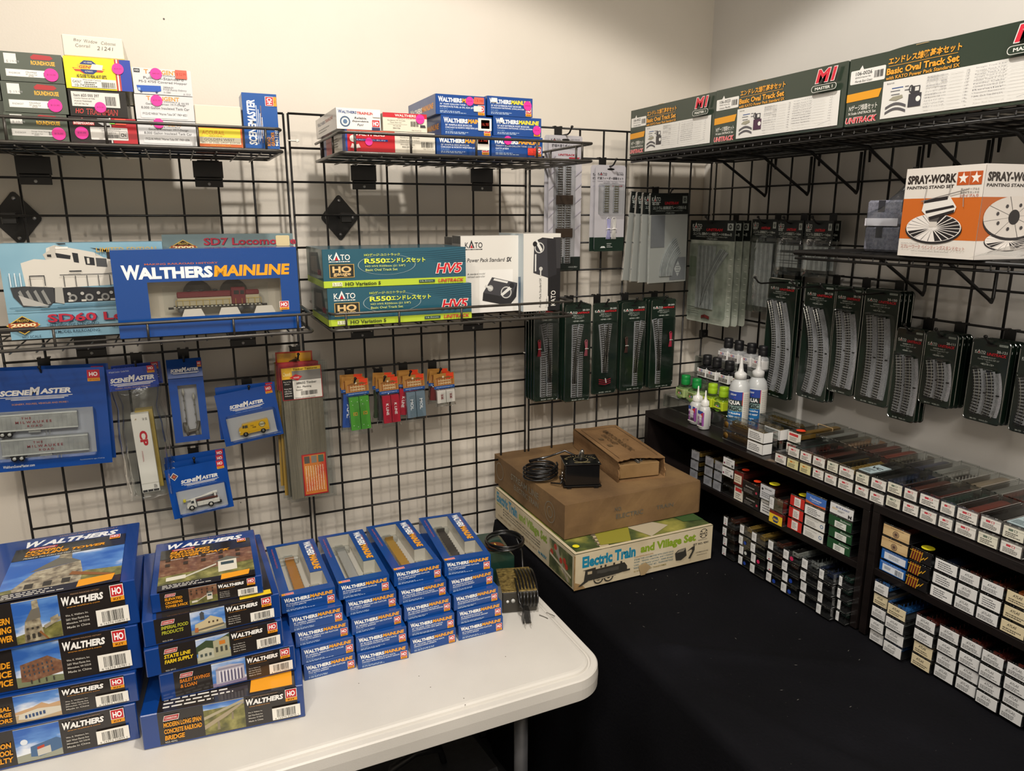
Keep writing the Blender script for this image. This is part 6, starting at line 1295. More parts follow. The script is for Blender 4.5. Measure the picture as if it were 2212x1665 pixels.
for k in (3, 2, 1, 0):
    o = hang_root('hanging_planking_pack', (a.x+b.x)/2-.003*k, (a.z+b.z)/2+(.0, .004, .004, .026)[k], yH+.012*k, ('grey planking sheet in a clear sleeve under a yellow-topped card', 'planking sleeve directly behind the front one', 'planking sleeve third from the front', 'rearmost planking sleeve whose orange card top sticks up')[k], 'flat pack', g, roll=-.015+.012*k)
    hh = h
    m = MB(); m.box(-w*.46, w*.46, -.0007, .0007, -hh, -.02, WD if k < 2 else ink('b8903c', .6)); link('planking_sheet', m, o)
    if k == 0:
        link('title_card', card(w*.94, h*.24, .001, 'a82a30', timber, .008), o, (0, -.0012, -.001))
        m = MB(); f = Face(m, (-w*.16, -.0014, -hh*.985), (1, 0, 0), (0, 0, 1), w*.58, hh*.32); f.rect(0, 0, 1, 1, 'b0242a'); f.rect(.05, .03, .9, .94, mottled('red_yellow_print', [(.3, 'd8a03a'), (.7, 'cf4a2c')], 18, 2, .5)); 
        for q in range(3): f.rect(.1+.29*q, .78, .22, .17, ('5a564c', '8a8478', '4f6a58')[q])
        for q in range(8): f.lines(.12+.1*q, .1, .05, .62, 22, 'f2dcc0', q, .6)
        link('instruction_label', m, o)
    elif k == 3:
        def orange(f): f.rect(0, 0, 1, 1, 'c83a24'); f.rect(.04, 0, .92, .94, 'e0a024'); f.rect(0, .3, 1, .01, '8a5a1a'); f.poly([(.3, .42), (.36, .62), (.5, .7), (.64, .66), (.7, .46)], '4a3a20'); f.text('Chooch', .22, .05, .56, .22, '4a2c14', .01, .2)
        link('title_card', card(w*.86, .06, .004, 'd88a24', orange, .0), o, (.0, -.0012, .004))
    else: link('title_card', card(w*.94, h*.2, .001, 'b0353a', None, .0), o, (-.001, -.0012, .003))
    m = MB(); m.faces([(-w*.5, -.0022, 0), (w*.62, -.0022, .004), (w*.62, -.0022, -hh*1.02), (-w*.5, -.0022, -hh*1.02), (-w*.5, .002, 0), (w*.62, .002, .004), (w*.62, .002, -hh*1.02), (-w*.5, .002, -hh*1.02)], [(0, 1, 2, 3), (4, 7, 6, 5), (3, 2, 6, 7), (1, 5, 6, 2), (0, 3, 7, 4)], film()); link('clear_sleeve', m, o)
p = at(635, 750, 1, 0); hook((p.x, 0, p.z), .06, 'peg hook carrying the planking sheet sleeves')
# --- small container packs
yS = -.062
def pile_hdr(f):
    f.rect(0, 0, 1, 1, 'b8823c'); f.rect(0, 0, 1, .2, '2456a0'); f.text('Jacksonville Terminal Company, LLC', .1, .07, .8, .07, 'dce6f0', .01); f.rect(.06, .24, .88, .44, 'a56a34')
    for k in range(7): f.rect(.09+.12*k, .26, .012, .4, 'e8c890')
    f.text('INTERMODAL', .2, .48, .62, .1, 'f0d8a8', .02); f.text('CONTAINERS', .2, .3, .64, .12, 'f0d8a8', .02); f.poly([(.1, .72), (.3, .8), (.5, .74), (.7, .82), (.9, .7), (.9, .68), (.1, .68)], '8f5f30'); f.disc(.45, .78, .05, 'e8d8b8', 10)
def small_pack(cx, zt, w, cl, ch, col, txt, tcol, k, label, g, roll=0, twin=True, cw=.042, sq=False):
    o = hang_root('hanging_container_pack', cx, zt, yS+.013*k, label, 'bagged model', g, roll=roll)
    link('header_card', card(w, ch, .001, 'b8823c', pile_hdr, .004), o)
    m = MB(); X = cw; z1 = -ch-.002; m.box(-X/2, -.0006, -.012, .0, z1-cl, z1, ink(col, .35, .2), .0006); m.box(.0006, X/2, -.012, .0, z1-cl, z1, ink(col, .35, .2), .0006)
    for s in (-1, 1):
        f = Face(m, (s*X/4-X/4+.0006, -.0122, z1-cl), (1, 0, 0), (0, 0, 1), X/2-.001, cl)
        if sq: f.rect(.3, .45, .42, .1, 'd8a82a'); f.rect(.36, .46, .3, .08, '3a6a3a'); f.text('C', .42, .465, .18, .07, 'e8c84a', .02); [f.disc(a_, b_, .04, 'e0ece0', 6) for a_, b_ in ((.2, .9), (.8, .86), (.3, .78), (.7, .1), (.25, .15))]
        else: f.text(txt, .36, .3, .32, .42, tcol, .02, 0, -1)
    link('model_container', m, o)
    m = MB(); rr = random.Random(k+len(label)); N = 12; vs = []
    for j in range(6):
        t = j/5; zz = -ch*.95-(cl+.012)*t*1.06
        for i in range(N):
            q = 2*math.pi*i/N; vs.append((math.cos(q)*(w*.5*(1-.08*math.sin(math.pi*t)))+rr.uniform(-.001, .001), math.sin(q)*(.009 if 0 < j < 5 else .001)-.005+rr.uniform(-.001, .001), zz+rr.uniform(-.002, .002)))
    m.faces(vs, [(j*N+i, j*N+(i+1) % N, (j+1)*N+(i+1) % N, (j+1)*N+i) for j in range(5) for i in range(N)], film(), True); link('clear_bag', m, o)
    if True:
        m = MB(); f = cardf(m, w, ch, .0016); f.rect(.6, .6, .36, .4, ink('f0441c', .5)); f.lines(.62, .62, .32, .14, 2, 'a02a12', 3); link('price_tag', m, o)
    return o
SPK = [((753, 800), (744.6, 821), (794.4, 816.8), .085, .041, [('4f9a36', '', 'ffffff', 'small bag with two green containers and an orange tag', 0, True), ('2a4f9c', 'APL', 'e8eaf0', 'small bag with dark blue containers behind the green pair', -.11, False), ('8a5a34', '', 'ffffff', 'rearmost small bag behind the green and blue containers', -.05, False)]),
       ((815, 797), (817, 816), (859, 813.5), .072, .043, [('b02236', 'K LINE', 'f0e6e4', 'small bag with two red containers, second hook group', 0, False), ('3a3a3c', '', 'ffffff', 'small bag directly behind the front red pair', -.05, False), ('33402c', '', 'ffffff', 'small bag third from the front behind the red pair', -.09, False)]),
       ((869, 786), (869, 811), (915.5, 807), .068, .041, [('6e8290', 'MOL', 'e6eaee', 'small bag with two slate-grey containers, third hook group', 0, False), ('b02236', 'K LINE', 'f0e6e4', 'small bag with red containers behind the slate-grey pair', -.17, False), ('b8823c', '', 'ffffff', 'rearmost small bag behind the slate-grey containers', -.06, False)]),
       ((932, 781), (936, 809), (980, 802.7), .034, .041, [('dedad2', 'YANG MING', '9a4a4c', 'small bag with two short white containers, fourth hook group', 0, False), ('6a2c2a', '', 'ffffff', 'small bag with maroon containers behind the short white pair', -.14, False), ('5a5648', '', 'ffffff', 'rearmost small bag behind the short white containers', -.08, False)])]
for hk, TL, TR, cl, ch, lst in SPK:
    a = at(*TL, 1, yS); b = at(*TR, 1, yS)
    for k, (col, txt, tc, lb, roll, sq) in reversed(list(enumerate(lst))):
        small_pack((a.x+b.x)/2+roll*.02-.003*k, (a.z+b.z)/2+.004*k, (b.x-a.x), cl, ch, col, txt, tc, k, lb, 'small bagged container pairs', roll=-roll-.03 if k else -.035, sq=sq, cw=(b.x-a.x)*.86)
    p = at(*hk, 1, 0); hook((p.x, 0, p.z), .068, f'peg hook above the {("green", "red", "slate-grey", "short white")[SPK.index((hk, TL, TR, cl, ch, lst))]} container bags')
# ------------------------------------------------------------------ track packs
TIE, BAL, RAIL = '1f1d1c', mottled('grey_ballast', [(.35, '85858a'), (.6, 'a8a8ac')], 600, 3, .8, .4, 900), mottled('nickel_rail', [(.3, '8d8c86'), (.7, 'bab8b0')], 80, 2, .3, metal=.85)
def track(m, pts, gauge=.009, bw=.0165, ties=None, bal=True, th=.004, tiew=.0155, tc=TIE, rails=True):
    """roadbed track along pts in the x,z plane, standing proud toward -y"""
    P = [Vector((x, 0, z)) for x, z in pts]; n = len(P); nor = []
    for i in range(n):
        t = (P[min(i+1, n-1)]-P[max(i-1, 0)]).normalized(); nor.append(Vector((t.z, 0, -t.x)))
    if bal:
        vs = []
        for p, q in zip(P, nor):
            for o_, y in ((-bw/2-.0018, 0), (-bw/2, -th), (bw/2, -th), (bw/2+.0018, 0)): vs.append(p+q*o_+Vector((0, y, 0)))
        m.faces(vs, [(i*4+j, i*4+j+1, i*4+4+j+1, i*4+4+j) for i in range(n-1) for j in range(3)]+[(3, 2, 1, 0), (4*n-4, 4*n-3, 4*n-2, 4*n-1)], BAL)
    L = [0]
    for i in range(1, n): L.append(L[-1]+(P[i]-P[i-1]).length)
    k = ties or int(L[-1]/.0062)
    for i in range(k):
        s = L[-1]*(i+.5)/k; j = max(x for x in range(n-1) if L[x] <= s); u = (s-L[j])/(L[j+1]-L[j]); c = P[j].lerp(P[j+1], u); q = nor[j].lerp(nor[j+1], u).normalized(); t = Vector((-q.z, 0, q.x))*.0013
        y0 = Vector((0, -th-.0001 if bal else -.001, 0)); y1 = Vector((0, -th-.0009 if bal else -.002, 0)); a, b = q*(tiew/2), t
        m.faces([c+s1*a+s2*b+y for y in (y0, y1) for s1, s2 in ((-1, -1), (1, -1), (1, 1), (-1, 1))], [(4, 5, 6, 7), (0, 1, 5, 4), (1, 2, 6, 5), (2, 3, 7, 6), (3, 0, 4, 7)], tc)
    for s in ((-1, 1) if rails else ()): m.tube([p+q*s*gauge/2+Vector((0, -th-.0018, 0)) for p, q in zip(P, nor)], .0006, RAIL, 4)
def arc(x, z0, z1, bow, n=14):
    return [(x+bow*(1-(2*(i/n)-1)**2)*1.0+(-bow*.9*(i/n)), z0+(z1-z0)*i/n) for i in range(n+1)]
GRN = ink('14241b', .3, .5)
def edgebead(m, w, h, r=.008):
    P = outline(w-.003, h-.003, r); m.tube([(x, -.0008, z-.0015) for x, z in P], .0007, clear('blister_edge', 'c8d2cc', .25, .9, .1), 4, closed=True)
def unitrack_art(no, ln1, ln2, deg, big=True):
    def a(f):
        k = .1/f.h*1.0
        H = lambda t: 1-t/f.h/1000     # t millimetres below the top edge
        hh = lambda t: t/f.h/1000
        f.text('KATO', 0, 0, .001, .0001, '14241b', up=False)
        kato(f, .1, H(31), .28, hh(9), 'dfe3dd'); f.text('UNITRACK', .42, H(32), .5, hh(6), 'c2222c', .03, .25); f.text(no, .66, H(24.5), .26, hh(5), 'dfe3dd', .01)
        f.rrect(.7, H(11), .22, hh(4), 'a9b3ab', .01); f.text('N-GAUGE', .72, H(10), .18, hh(2.2), '14241b', .01)
        f.text(ln1, .28, H(37.5), .38, hh(3.2), 'c6ccc4', .005); f.text(ln2, .2, H(42), .56, hh(3), 'c6ccc4', .005); f.text('4pcs.', .42, H(46.5), .12, hh(2.5), 'c6ccc4'); f.text(deg, .3, H(52), .34, hh(3.6), 'd6dcd4', .005)
        f.text(no, .22, hh(3.5), .17, hh(3), 'd0d6ce', .01); f.text(deg, .46, hh(3.5), .24, hh(3), 'd0d6ce')
    return a
xR = 1.198
def side_hang(px, TL, TR, BR, x=xR):
    a = at(*TL, 0, x); b = at(*TR, 0, x); c = at(*BR, 0, x)
    return (a.y+b.y)/2, (a.z+b.z)/2, a.y-b.y, (a.z+b.z)/2-c.z
CUR = [((1661.5, 600), (1725.7, 602.6), (1714, 869.8), '20-120', '曲線線路 R315-45°', 'Curved Track R12 3/8"-45°', '<R315-45>', .020, 2, 'first tall green curved track pack from the corner'),
       ((1741, 612), (1808, 614), (1797, 875.6), '20-110', '曲線線路 R282-45°', 'Curved Track R11"-45°', '<R282-45>', .021, 3, 'second tall green curved track pack from the corner'),
       ((1808.4, 616), (1868, 621.8), (1858, 862), '20-130', '曲線線路 R348-30°', 'Curved Track R13 3/4"-30°', '<R348-30>', .011, 2, 'third green curved track pack from the corner, slightly shorter'),
       ((1870, 621.8), (1948.7, 627.6), (1923.7, 885), '20-150', '曲線線路 R718-15°', 'Curved Track R28 1/4"-15°', '<R718-15>', .008, 4, 'fourth green curved track pack, wide, with nearly straight pieces'),
       ((1939, 704.5), (2000.6, 714), (1981, 917.8), '20-160', '曲線線路 R481-15°', 'Curved Track R19"-15°', '<R481-15>', .006, 3, 'lower hanging green pack overlapping the wide one'),
       ((2002.5, 712), (2073.7, 723.7), (2050.6, 885), '20-111', '曲線線路 R282-15°', 'Curved Track R11"-15°', '<R282-15>', .005, 4, 'short green curved track pack between two lower ones'),
       ((2102.5, 731.4), (2189, 737), (2164, 923.6), '20-121', '曲線線路 R315-15°', 'Curved Track R12 3/8"-15°', '<R315-15>', .006, 4, 'short green curved track pack hanging alone near the right edge'),
       ((2205, 745), (2290, 752), (2268, 952), '20-131', '曲線線路 R348-15°', 'Curved Track R13 3/4"-15°', '<R348-15>', .006, 2, 'green track pack cut off by the right picture edge')]
g = 'green curved track packs on the right grid'
for i, (TL, TR, BR, no, l1, l2, dg, bow, cnt, lb) in enumerate(CUR):
    y, z, w, h = side_hang(None, TL, TR, BR)
    art = unitrack_art(no, l1, l2, dg); th0 = h-.056-.014
    base = None
    for k in range(cnt-1, -1, -1):
        x = xR+.0125*k
        if x > 1.243: continue
        lab = lb if k == 0 else f'{("second", "third", "fourth", "fifth")[k-1]} card in the row behind the {lb}'
        w_ = len(lab.split())
        if w_ > 16: lab = f'{("second", "third", "fourth", "fifth")[k-1]} card behind the {" ".join(lb.split()[:9])}'
        o = hang_root('hanging_track_pack', y-.0015*k, z-.0005*k, x, lab, 'blister pack', g, right=True, yaw=R.uniform(-.015, .015))
        m = card(w, h, .009, GRN, art if k == 0 else None, .012); edgebead(m, w, h)
        if k: f = cardf(m, w, h, .0007); f.rrect(.7, 1-.011/h, .22, .004/h, 'a9b3ab', .01); f.text(no, .66, 1-.0245/h, .26, .005/h, 'dfe3dd', .01)
        link('backing_card', m, o)
        if k == 0:
            zt, zb = -.058, -h+.016
            sh = MB(); n = 14; A = arc(-w*.30, zb-.002, zt+.002, bow, n); B = arc(w*.36, zb-.002, zt+.002, bow, n); Q = A+B[::-1]
            vs = [(x_, 0, z_) for x_, z_ in Q]+[(x_*.93, -.0135, z_+(.003 if z_ < (zt+zb)/2 else -.003)) for x_, z_ in Q]; N = len(Q)
            sh.faces(vs, [(q, (q+1) % N, N+(q+1) % N, N+q) for q in range(N)]+[tuple(range(N, 2*N))], clear('blister_plastic', 'f0f2f1', .01, .45, .06, .08, 14)); link('blister', sh, o)
            for s in (0, 1):
                m = MB(); track(m, arc(-w*.17+s*w*.33, zb+.004, zt-.004-.002*s, bow)); e = arc(-w*.17+s*w*.33, zb+.004, zt-.004-.002*s, bow)
                # the twin piece lying behind shows as a grey flank
                m2 = MB(); track(m2, [(x_+.0085, z_-.002) for x_, z_ in e], bal=True, ties=1, rails=False)
                for (ex, ez), d_ in ((e[0], -1), (e[-1], 1)):
                    m.box(ex-.005, ex+.005, -.006, -.001, min(ez, ez+d_*.004), max(ez, ez+d_*.004), '242424', .0006)
                link('track_piece', m, o, (0, -.0045, 0)); link('track_piece', m2, o, (0, -.0005, 0))
for px, py, nm in ((1733, 598, 'first'), (1815, 603, 'second'), (1888, 608, 'third'), (1946, 612, 'fourth'), (1998, 694, 'fifth'), (2072, 706, 'sixth'), (2180, 716, 'seventh')):
    p = at(px, py, 0, XR); i = ('first', 'second', 'third', 'fourth', 'fifth', 'sixth', 'seventh').index(nm)
    y, z, w, h = side_hang(None, *CUR[i][:3]); 
    hook((XR, y, round((GT-p.z)/CELL)*-CELL+GT), .15 if i < 4 else .075, f'peg hook carrying the {nm} curved track pack from the corner', True)
# --- turnout packs on the back wall
def turnout_art(no, ln, mirror):
    def a(f):
        H = lambda t: 1-t/f.h/1000; hh = lambda t: t/f.h/1000
        kato(f, .08, H(28), .38, hh(9), 'dfe3dd'); f.text('UNITRACK', .46, H(28), .48, hh(5.5), 'c2222c', .03, .25); f.text(no, .66, H(20), .26, hh(4.5), 'dfe3dd', .01); f.text(ln, .3, H(34), .42, hh(3), 'c6ccc4', .005); f.text('Electric Turnout', .26, H(38), .46, hh(2.6), 'c6ccc4'); f.text('#4 (Right)', .36, H(42), .28, hh(2.6), 'c6ccc4'); f.text('<EP481-15R>', .3, H(50), .42, hh(3.6), 'd6dcd4'); f.text(no, .3, hh(4), .2, hh(3), 'd0d6ce', .01); f.text('<EP481-15R>', .55, hh(4), .25, hh(3), 'd0d6ce')
    return a
def wires(m, x, z, h, cols=('b5243a', '2a2426'), w=.011, clip='d8d4d0'):
    for k in range(6): dx = (k-2.5)*w/6; m.tube([(x+dx, -.005, z), (x+dx*.6, -.007, z-h*.5), (x+dx*1.1, -.005, z-h)], .0008, cols[k % 2], 5)
    m.tube([(x-w*.4, -.005, z), (x-w*.2, -.005, z+.004), (x+w*.2, -.005, z+.004), (x+w*.4, -.005, z)], .0008, cols[0], 5); m.tube([(x-w*.5, -.008, z-h*.5), (x, -.0095, z-h*.48), (x+w*.5, -.008, z-h*.5)], .0014, clip, 5)
TRN = [((1153, 655), (1208, 655), (1206, 863), '20-220', 'L', -1), ((1220.7, 658), (1277.5, 658), (1277.5, 863), '20-221', 'R', 1), ((1281, 654.6), (1336, 653), (1330.6, 847), '20-222', 'Y', 0), ((1343.4, 652.8), (1396.6, 651), (1391, 839.6), '20-202', 'L', -2), ((1407.5, 647.3), (1460.7, 647.3), (1449.7, 834), '20-203', 'R', 2)]
g = 'green turnout packs on the back grid'
yT = -.056
for i, (TL, TR, BR, no, sd, mode) in enumerate(TRN):
    a = at(*TL, 1, yT); b = at(*TR, 1, yT); c = at(*BR, 1, yT); w = b.x-a.x; h = a.z-c.z; cx = (a.x+b.x)/2; nm = ('leftmost', 'second from left', 'middle', 'fourth from left', 'rightmost')[i]
    cnt = (4, 3, 1, 3, 4)[i]
    for k in range(cnt-1, -1, -1):
        lab = (f'{nm} green turnout pack of the lower row, ' + ('red wires at left', 'red wires at right', 'short Y track and wires below', 'dark wires at left', 'pink wires at right')[i]) if k == 0 else f'{("second", "third", "fourth")[k-1]} card behind the {nm} green turnout pack'
        o = hang_root('hanging_track_pack', cx-.002*k, a.z+.001*k, yT+.013*k, lab, 'blister pack', g)
        m = card(w, h, .008, GRN, turnout_art(no, '電動ポイント', 0) if not k else None, .01); edgebead(m, w, h, .007); link('backing_card', m, o)
        if k: continue
        s = 1 if mode > 0 else -1
        zt, zb = -.058, -h+.014
        if mode == 0: zt, zb = -.062, -h*.76
        x0 = -s*w*.08 if mode else 0
        m = MB(); n = 12; tw = dict(gauge=.008, bw=.0145, tiew=.0135, tc='2a2622')
        main = [(x0-s*.004, zb+(zt-zb)*t/n) for t in range(n+1)]
        track(m, main, **tw)
        div = [(x0-s*.004+s*.021*(t/n)**1.7*(-1 if abs(mode) == 1 else 1)*(-1), zb+(zt-zb)*(.2+.8*t/n)) for t in range(n+1)] if mode else [(.014*(t/n)**1.3, zb+(zt-zb)*t/n) for t in range(n+1)]
        track(m, div, **tw)
        if mode == 0: track(m, [(-x_, z_) for x_, z_ in div], **tw)
        if abs(mode) == 1: track(m, [(x0+s*.016, zb+(zt-zb)*.62*t/4) for t in range(5)], **tw)
        link('track_piece', m, o)
        m = MB(); cols = (('b5243a', '8a1a2a'), ('c8687a', '7a3a40'), ('b5243a', '2a2426'), ('6a3a30', '2a2426'), ('d83a5a', 'a82a44'))[i]
        if mode == 0:
            for q in range(6): m.tube([(-.02, -.006, -h*.83-.003*q), (0, -.008, -h*.83-.003*q-.004), (.02, -.006, -h*.83-.003*q)], .001, cols[q % 2], 5)
            m.tube([(0, -.009, -h*.82), (.002, -.0105, -h*.87)], .0016, 'ece8e6', 5)
        else: wires(m, s*w*.30 if i in (1, 4) else s*w*.30, -h*(.38 if i != 3 else .4), .042, cols)
        link('wire_bundle', m, o); link('blister', shell(w*.86, h-.066, .014, .006), o, (0, -.0006, -.053))
    p = at(1300, 640, 1, 0); hook((cx, 0, GT-6*CELL), .062+.0, f'peg hook carrying the {nm} green turnout pack')
# --- double crossover card, feeder card, street track cards
GY = glossy('b4b1b6', .35, .3)
a = at(1185.6, 290.8, 1, -.05); b = at(1258, 290, 1, -.05); c = at(1255, 583, 1, -.05); w = b.x-a.x; h = a.z-c.z
def a230(f):
    f.rect(0, 0, 1, .105, '16201b'); kato(f, .06, .955, .28, .025, '3a3a3e'); f.text('20-230', .7, .95, .25, .013, '3a3a3e', .01); f.text('N-GAUGE', .7, .968, .22, .01, '6a6a6e'); f.text('複線片渡りポイント 左', .08, .915, .8, .022, '33333a', .01); f.text('Double Track Crossover Turnout (Left)', .1, .9, .76, .009, '5a5a60'); f.text('UNITRACK', .28, .855, .5, .014, 'a82a3a', .02, .2); f.rect(.6, .815, .34, .03, 'a02230')
    for k in range(6): f.poly([(.0, .3+.1*k), (.0, .31+.1*k), (.2, .36+.1*k), (.2, .35+.1*k)], 'a8a4b0'); f.poly([(.78, .3+.1*k), (.78, .31+.1*k), (1, .36+.1*k), (1, .35+.1*k)], 'a8a4b0')
    f.text('20-230', .06, .02, .2, .012, 'c8ccc8'); f.text('<WX310PL>', .62, .02, .28, .012, 'c8ccc8')
o = hang_root('hanging_track_pack', (a.x+b.x)/2, a.z, -.05, 'tall pale card with a brown double crossover track, top of the corner panel', 'blister pack')
link('backing_card', card(w, h, .006, GY, a230, .012), o)
m = MB(); z0, z1 = -h+.02, -h*.22; tw = dict(gauge=.009, bw=.018, tiew=.015, tc='3c2f26')
for s in (-1, 1): track(m, [(s*.0125-.004, z0+(z1-z0)*t/6) for t in range(7)], **tw)
track(m, [(-.0165+.025*(t/8), z0+(z1-z0)*(.25+.45*t/8)) for t in range(9)], bal=False, gauge=.009, tiew=.016, tc='3c2f26')
for q in (.32, .66): m.box(-.03, .022, -.007, -.0062, z0+(z1-z0)*q-.012, z0+(z1-z0)*q+.012, '43352b')
link('track_piece', m, o); link('blister', shell(w*.62, h*.8, .014, .004), o, (-.004, -.0006, -h*.2))
o2 = hang_root('hanging_track_pack', (a.x+b.x)/2-.004, a.z+.001, -.034, 'pale card directly behind the tall double crossover pack', 'blister pack'); link('backing_card', card(w, h, .006, GY, None, .012), o2)
p = at(1211, 285, 1, 0); hook(((a.x+b.x)/2, 0, GT), .075, 'peg hook at the top of the corner panel holding the crossover card')
a = at(1287, 355.5, 1, -.045); b = at(1352, 355.5, 1, -.045); c = at(1347.8, 541.5, 1, -.045); w = b.x-a.x; h = a.z-c.z
def a943(f):
    f.rect(0, 0, 1, .165, '16281f'); kato(f, .07, .88, .3, .04, '3a3a3e'); f.text('20-943', .7, .885, .22, .02, '3a3a3e', .01); f.text('N-GAUGE', .7, .91, .2, .014, '6a6a6e'); f.text('複線フィーダー線路セット', .06, .835, .86, .03, '2c2c32', .015); f.text('Concrete Tie Double Track Feeder Track Set', .06, .81, .88, .012, '4a4a50'); f.text('<WS62FPC・WS62PC>', .25, .79, .5, .012, '4a4a50'); f.text('ジャスト', .08, .75, .2, .02, '6a6a9a'); f.text('UNITRACK', .56, .755, .34, .016, 'a82a3a', .02, .2); f.poly([(.2, .04), (.24, .06), (.34, .06), (.38, .04)], 'c8ccc8'); f.lines(.42, .04, .2, .06, 3, 'a8aca8', 2, .4)
for k in (1, 0):
    o = hang_root('hanging_track_pack', (a.x+b.x)/2-.006*k, a.z, -.045+.016*k, ('pale card with two short tracks and white wire loops', 'pale card hidden behind the one with wire loops')[k], 'blister pack', 'feeder track cards')
    link('backing_card', card(w, h, .008, GY, a943, .012), o)
    if not k:
        for s in (-1, 1): m = MB(); track(m, [(s*.0155+.003, -h*.54+(h*.31)*t/4) for t in range(5)], bw=.016, tiew=.014, tc='6a6450'); link('track_piece', m, o)
        m = MB(); wires(m, -.006, -h*.62, .055, ('c8c6d0', '5a5ab0'), .014, 'ece8e6'); wires(m, .012, -h*.62, .055, ('d8d6d0', 'b8b6b0'), .016, 'ece8e6'); link('wire_bundle', m, o); link('blister', shell(w*.82, h*.36, .013, .005), o, (.002, -.0006, -h*.21))
p = at(1313, 348, 1, 0); hook(((a.x+b.x)/2-.004, 0, GT-CELL), .07, 'peg hook holding the pale feeder track cards')
DK = '161b19'
STR = mottled('street_track_grey', [(.3, '9a9f9e'), (.7, 'b2b6b5')], 60, 3, .6)
def street_art(no, l1, l2, l3, hd):
    def a(f):
        f.rect(0, 1-hd, 1, hd, DK); q = f.sub(0, 1-hd, 1, hd); q.k = f.k; kato(q, .05, .56, .22, .34, 'dfe3dd'); q.text(no, .06, .44, .17, .13, 'dfe3dd', .01); q.text('UNITRAM', .38, .46, .36, .14, 'c2222c', .03, .2); q.rect(.84, .52, .12, .34, 'b8c0ba'); q.ring(.9, .69, .035, .02, DK, 14); q.rect(.895, .56, .012, .26, DK)
        q.text(l1, .08, .24, .86, .16, 'ccd2ca', .012); q.text(l2, .15, .14, .7, .07, 'b8beb6'); q.text(l3, .4, .03, .24, .08, 'b8beb6'); f.k += .0008
    return a
def lanes(m, c, xs, z0, z1, y=-.005, dots=False):
    """straight street-track plate"""
    m.box(xs[0], xs[1], y, -.001, z0, z1, STR, .0006); W = xs[1]-xs[0]
    for t in (.14, .2, .36, .42, .58, .64, .8, .86): m.box(xs[0]+W*t-.0005, xs[0]+W*t+.0005, y-.0003, y, z0+.001, z1-.001, '3a3c3b')
a = at(1403.9, 416.5, 1, -.07); b = at(1487.4, 412.9, 1, -.07); c = at(1490, 607, 1, -.07); w = b.x-a.x; h = a.z-c.z
g = 'street track curve packs near the corner'
for k in (3, 2, 1, 0):
    o = hang_root('hanging_street_track_pack', (a.x+b.x)/2-(.0, .012, .02, .028)[k], a.z, -.07+.018*k, ('front street track pack showing a wide grey curve, dark header', 'street track pack just behind the wide curve', 'street track pack third from the front', 'rearmost street track pack fanned out to the left')[k], 'bagged track', g, roll=-.02+.035*k)
    m = MB(); m.box(-w/2, w/2, -.0006, .0006, -h, 0, ink('a9aaa6', .5)); f = cardf(m, w, h, .0009); street_art('40-104', 'ユニトラム 曲線軌道プレート交差点-右', 'UNITRAM Street Track Curve Intersection Right', '<TNSK-S1R>', .235)(f)
    if not k: f.rect(.04, .4, .36, .36, '77797c'); f.rect(.56, .02, .42, .26, '77797c'); f.poly([(.68, .15), (.77, .24), (.86, .15), (.77, .06)], 'b8bab8'); [f.rect(.72+.0*q, .1+.028*q, .1, .008, '77797c') for q in range(4)]
    link('backing_card', m, o)
    if not k:
        m = MB(); n = 16; cx, cz = .052, -h*.93; R1 = .105
        def cv(r_, a_): return (cx-r_*math.cos(a_)+.018, cz+r_*math.sin(a_)*1.28)
        A = [cv(.098, math.radians(62)*t/n) for t in range(n+1)]; B = [cv(.055, math.radians(62)*t/n) for t in range(n+1)]
        m.prism(A+B[::-1], -.005, -.001, STR)
        for rr_ in (.094, .0895, .0845, .08, .073, .0685, .0635, .059):
            P = [cv(rr_, math.radians(62)*t/n) for t in range(n+1)]; m.tube([(x_, -.0052, z_) for x_, z_ in P], .0007, '3a3c3b', 4)
        link('track_piece', m, o)
    m = MB(); P = outline(w*1.04, h*1.01, .004); n = len(P); m.faces([(x_, -.008, z_) for x_, z_ in P]+[(x_, .001, z_) for x_, z_ in P], [tuple(range(n))]+[(i, (i+1) % n, n+(i+1) % n, n+i) for i in range(n)], film()); link('clear_bag', m, o)
p = at(1413, 410, 1, 0); hook((p.x, 0, GT-2*CELL), .08, 'peg hook carrying the street track curve packs')
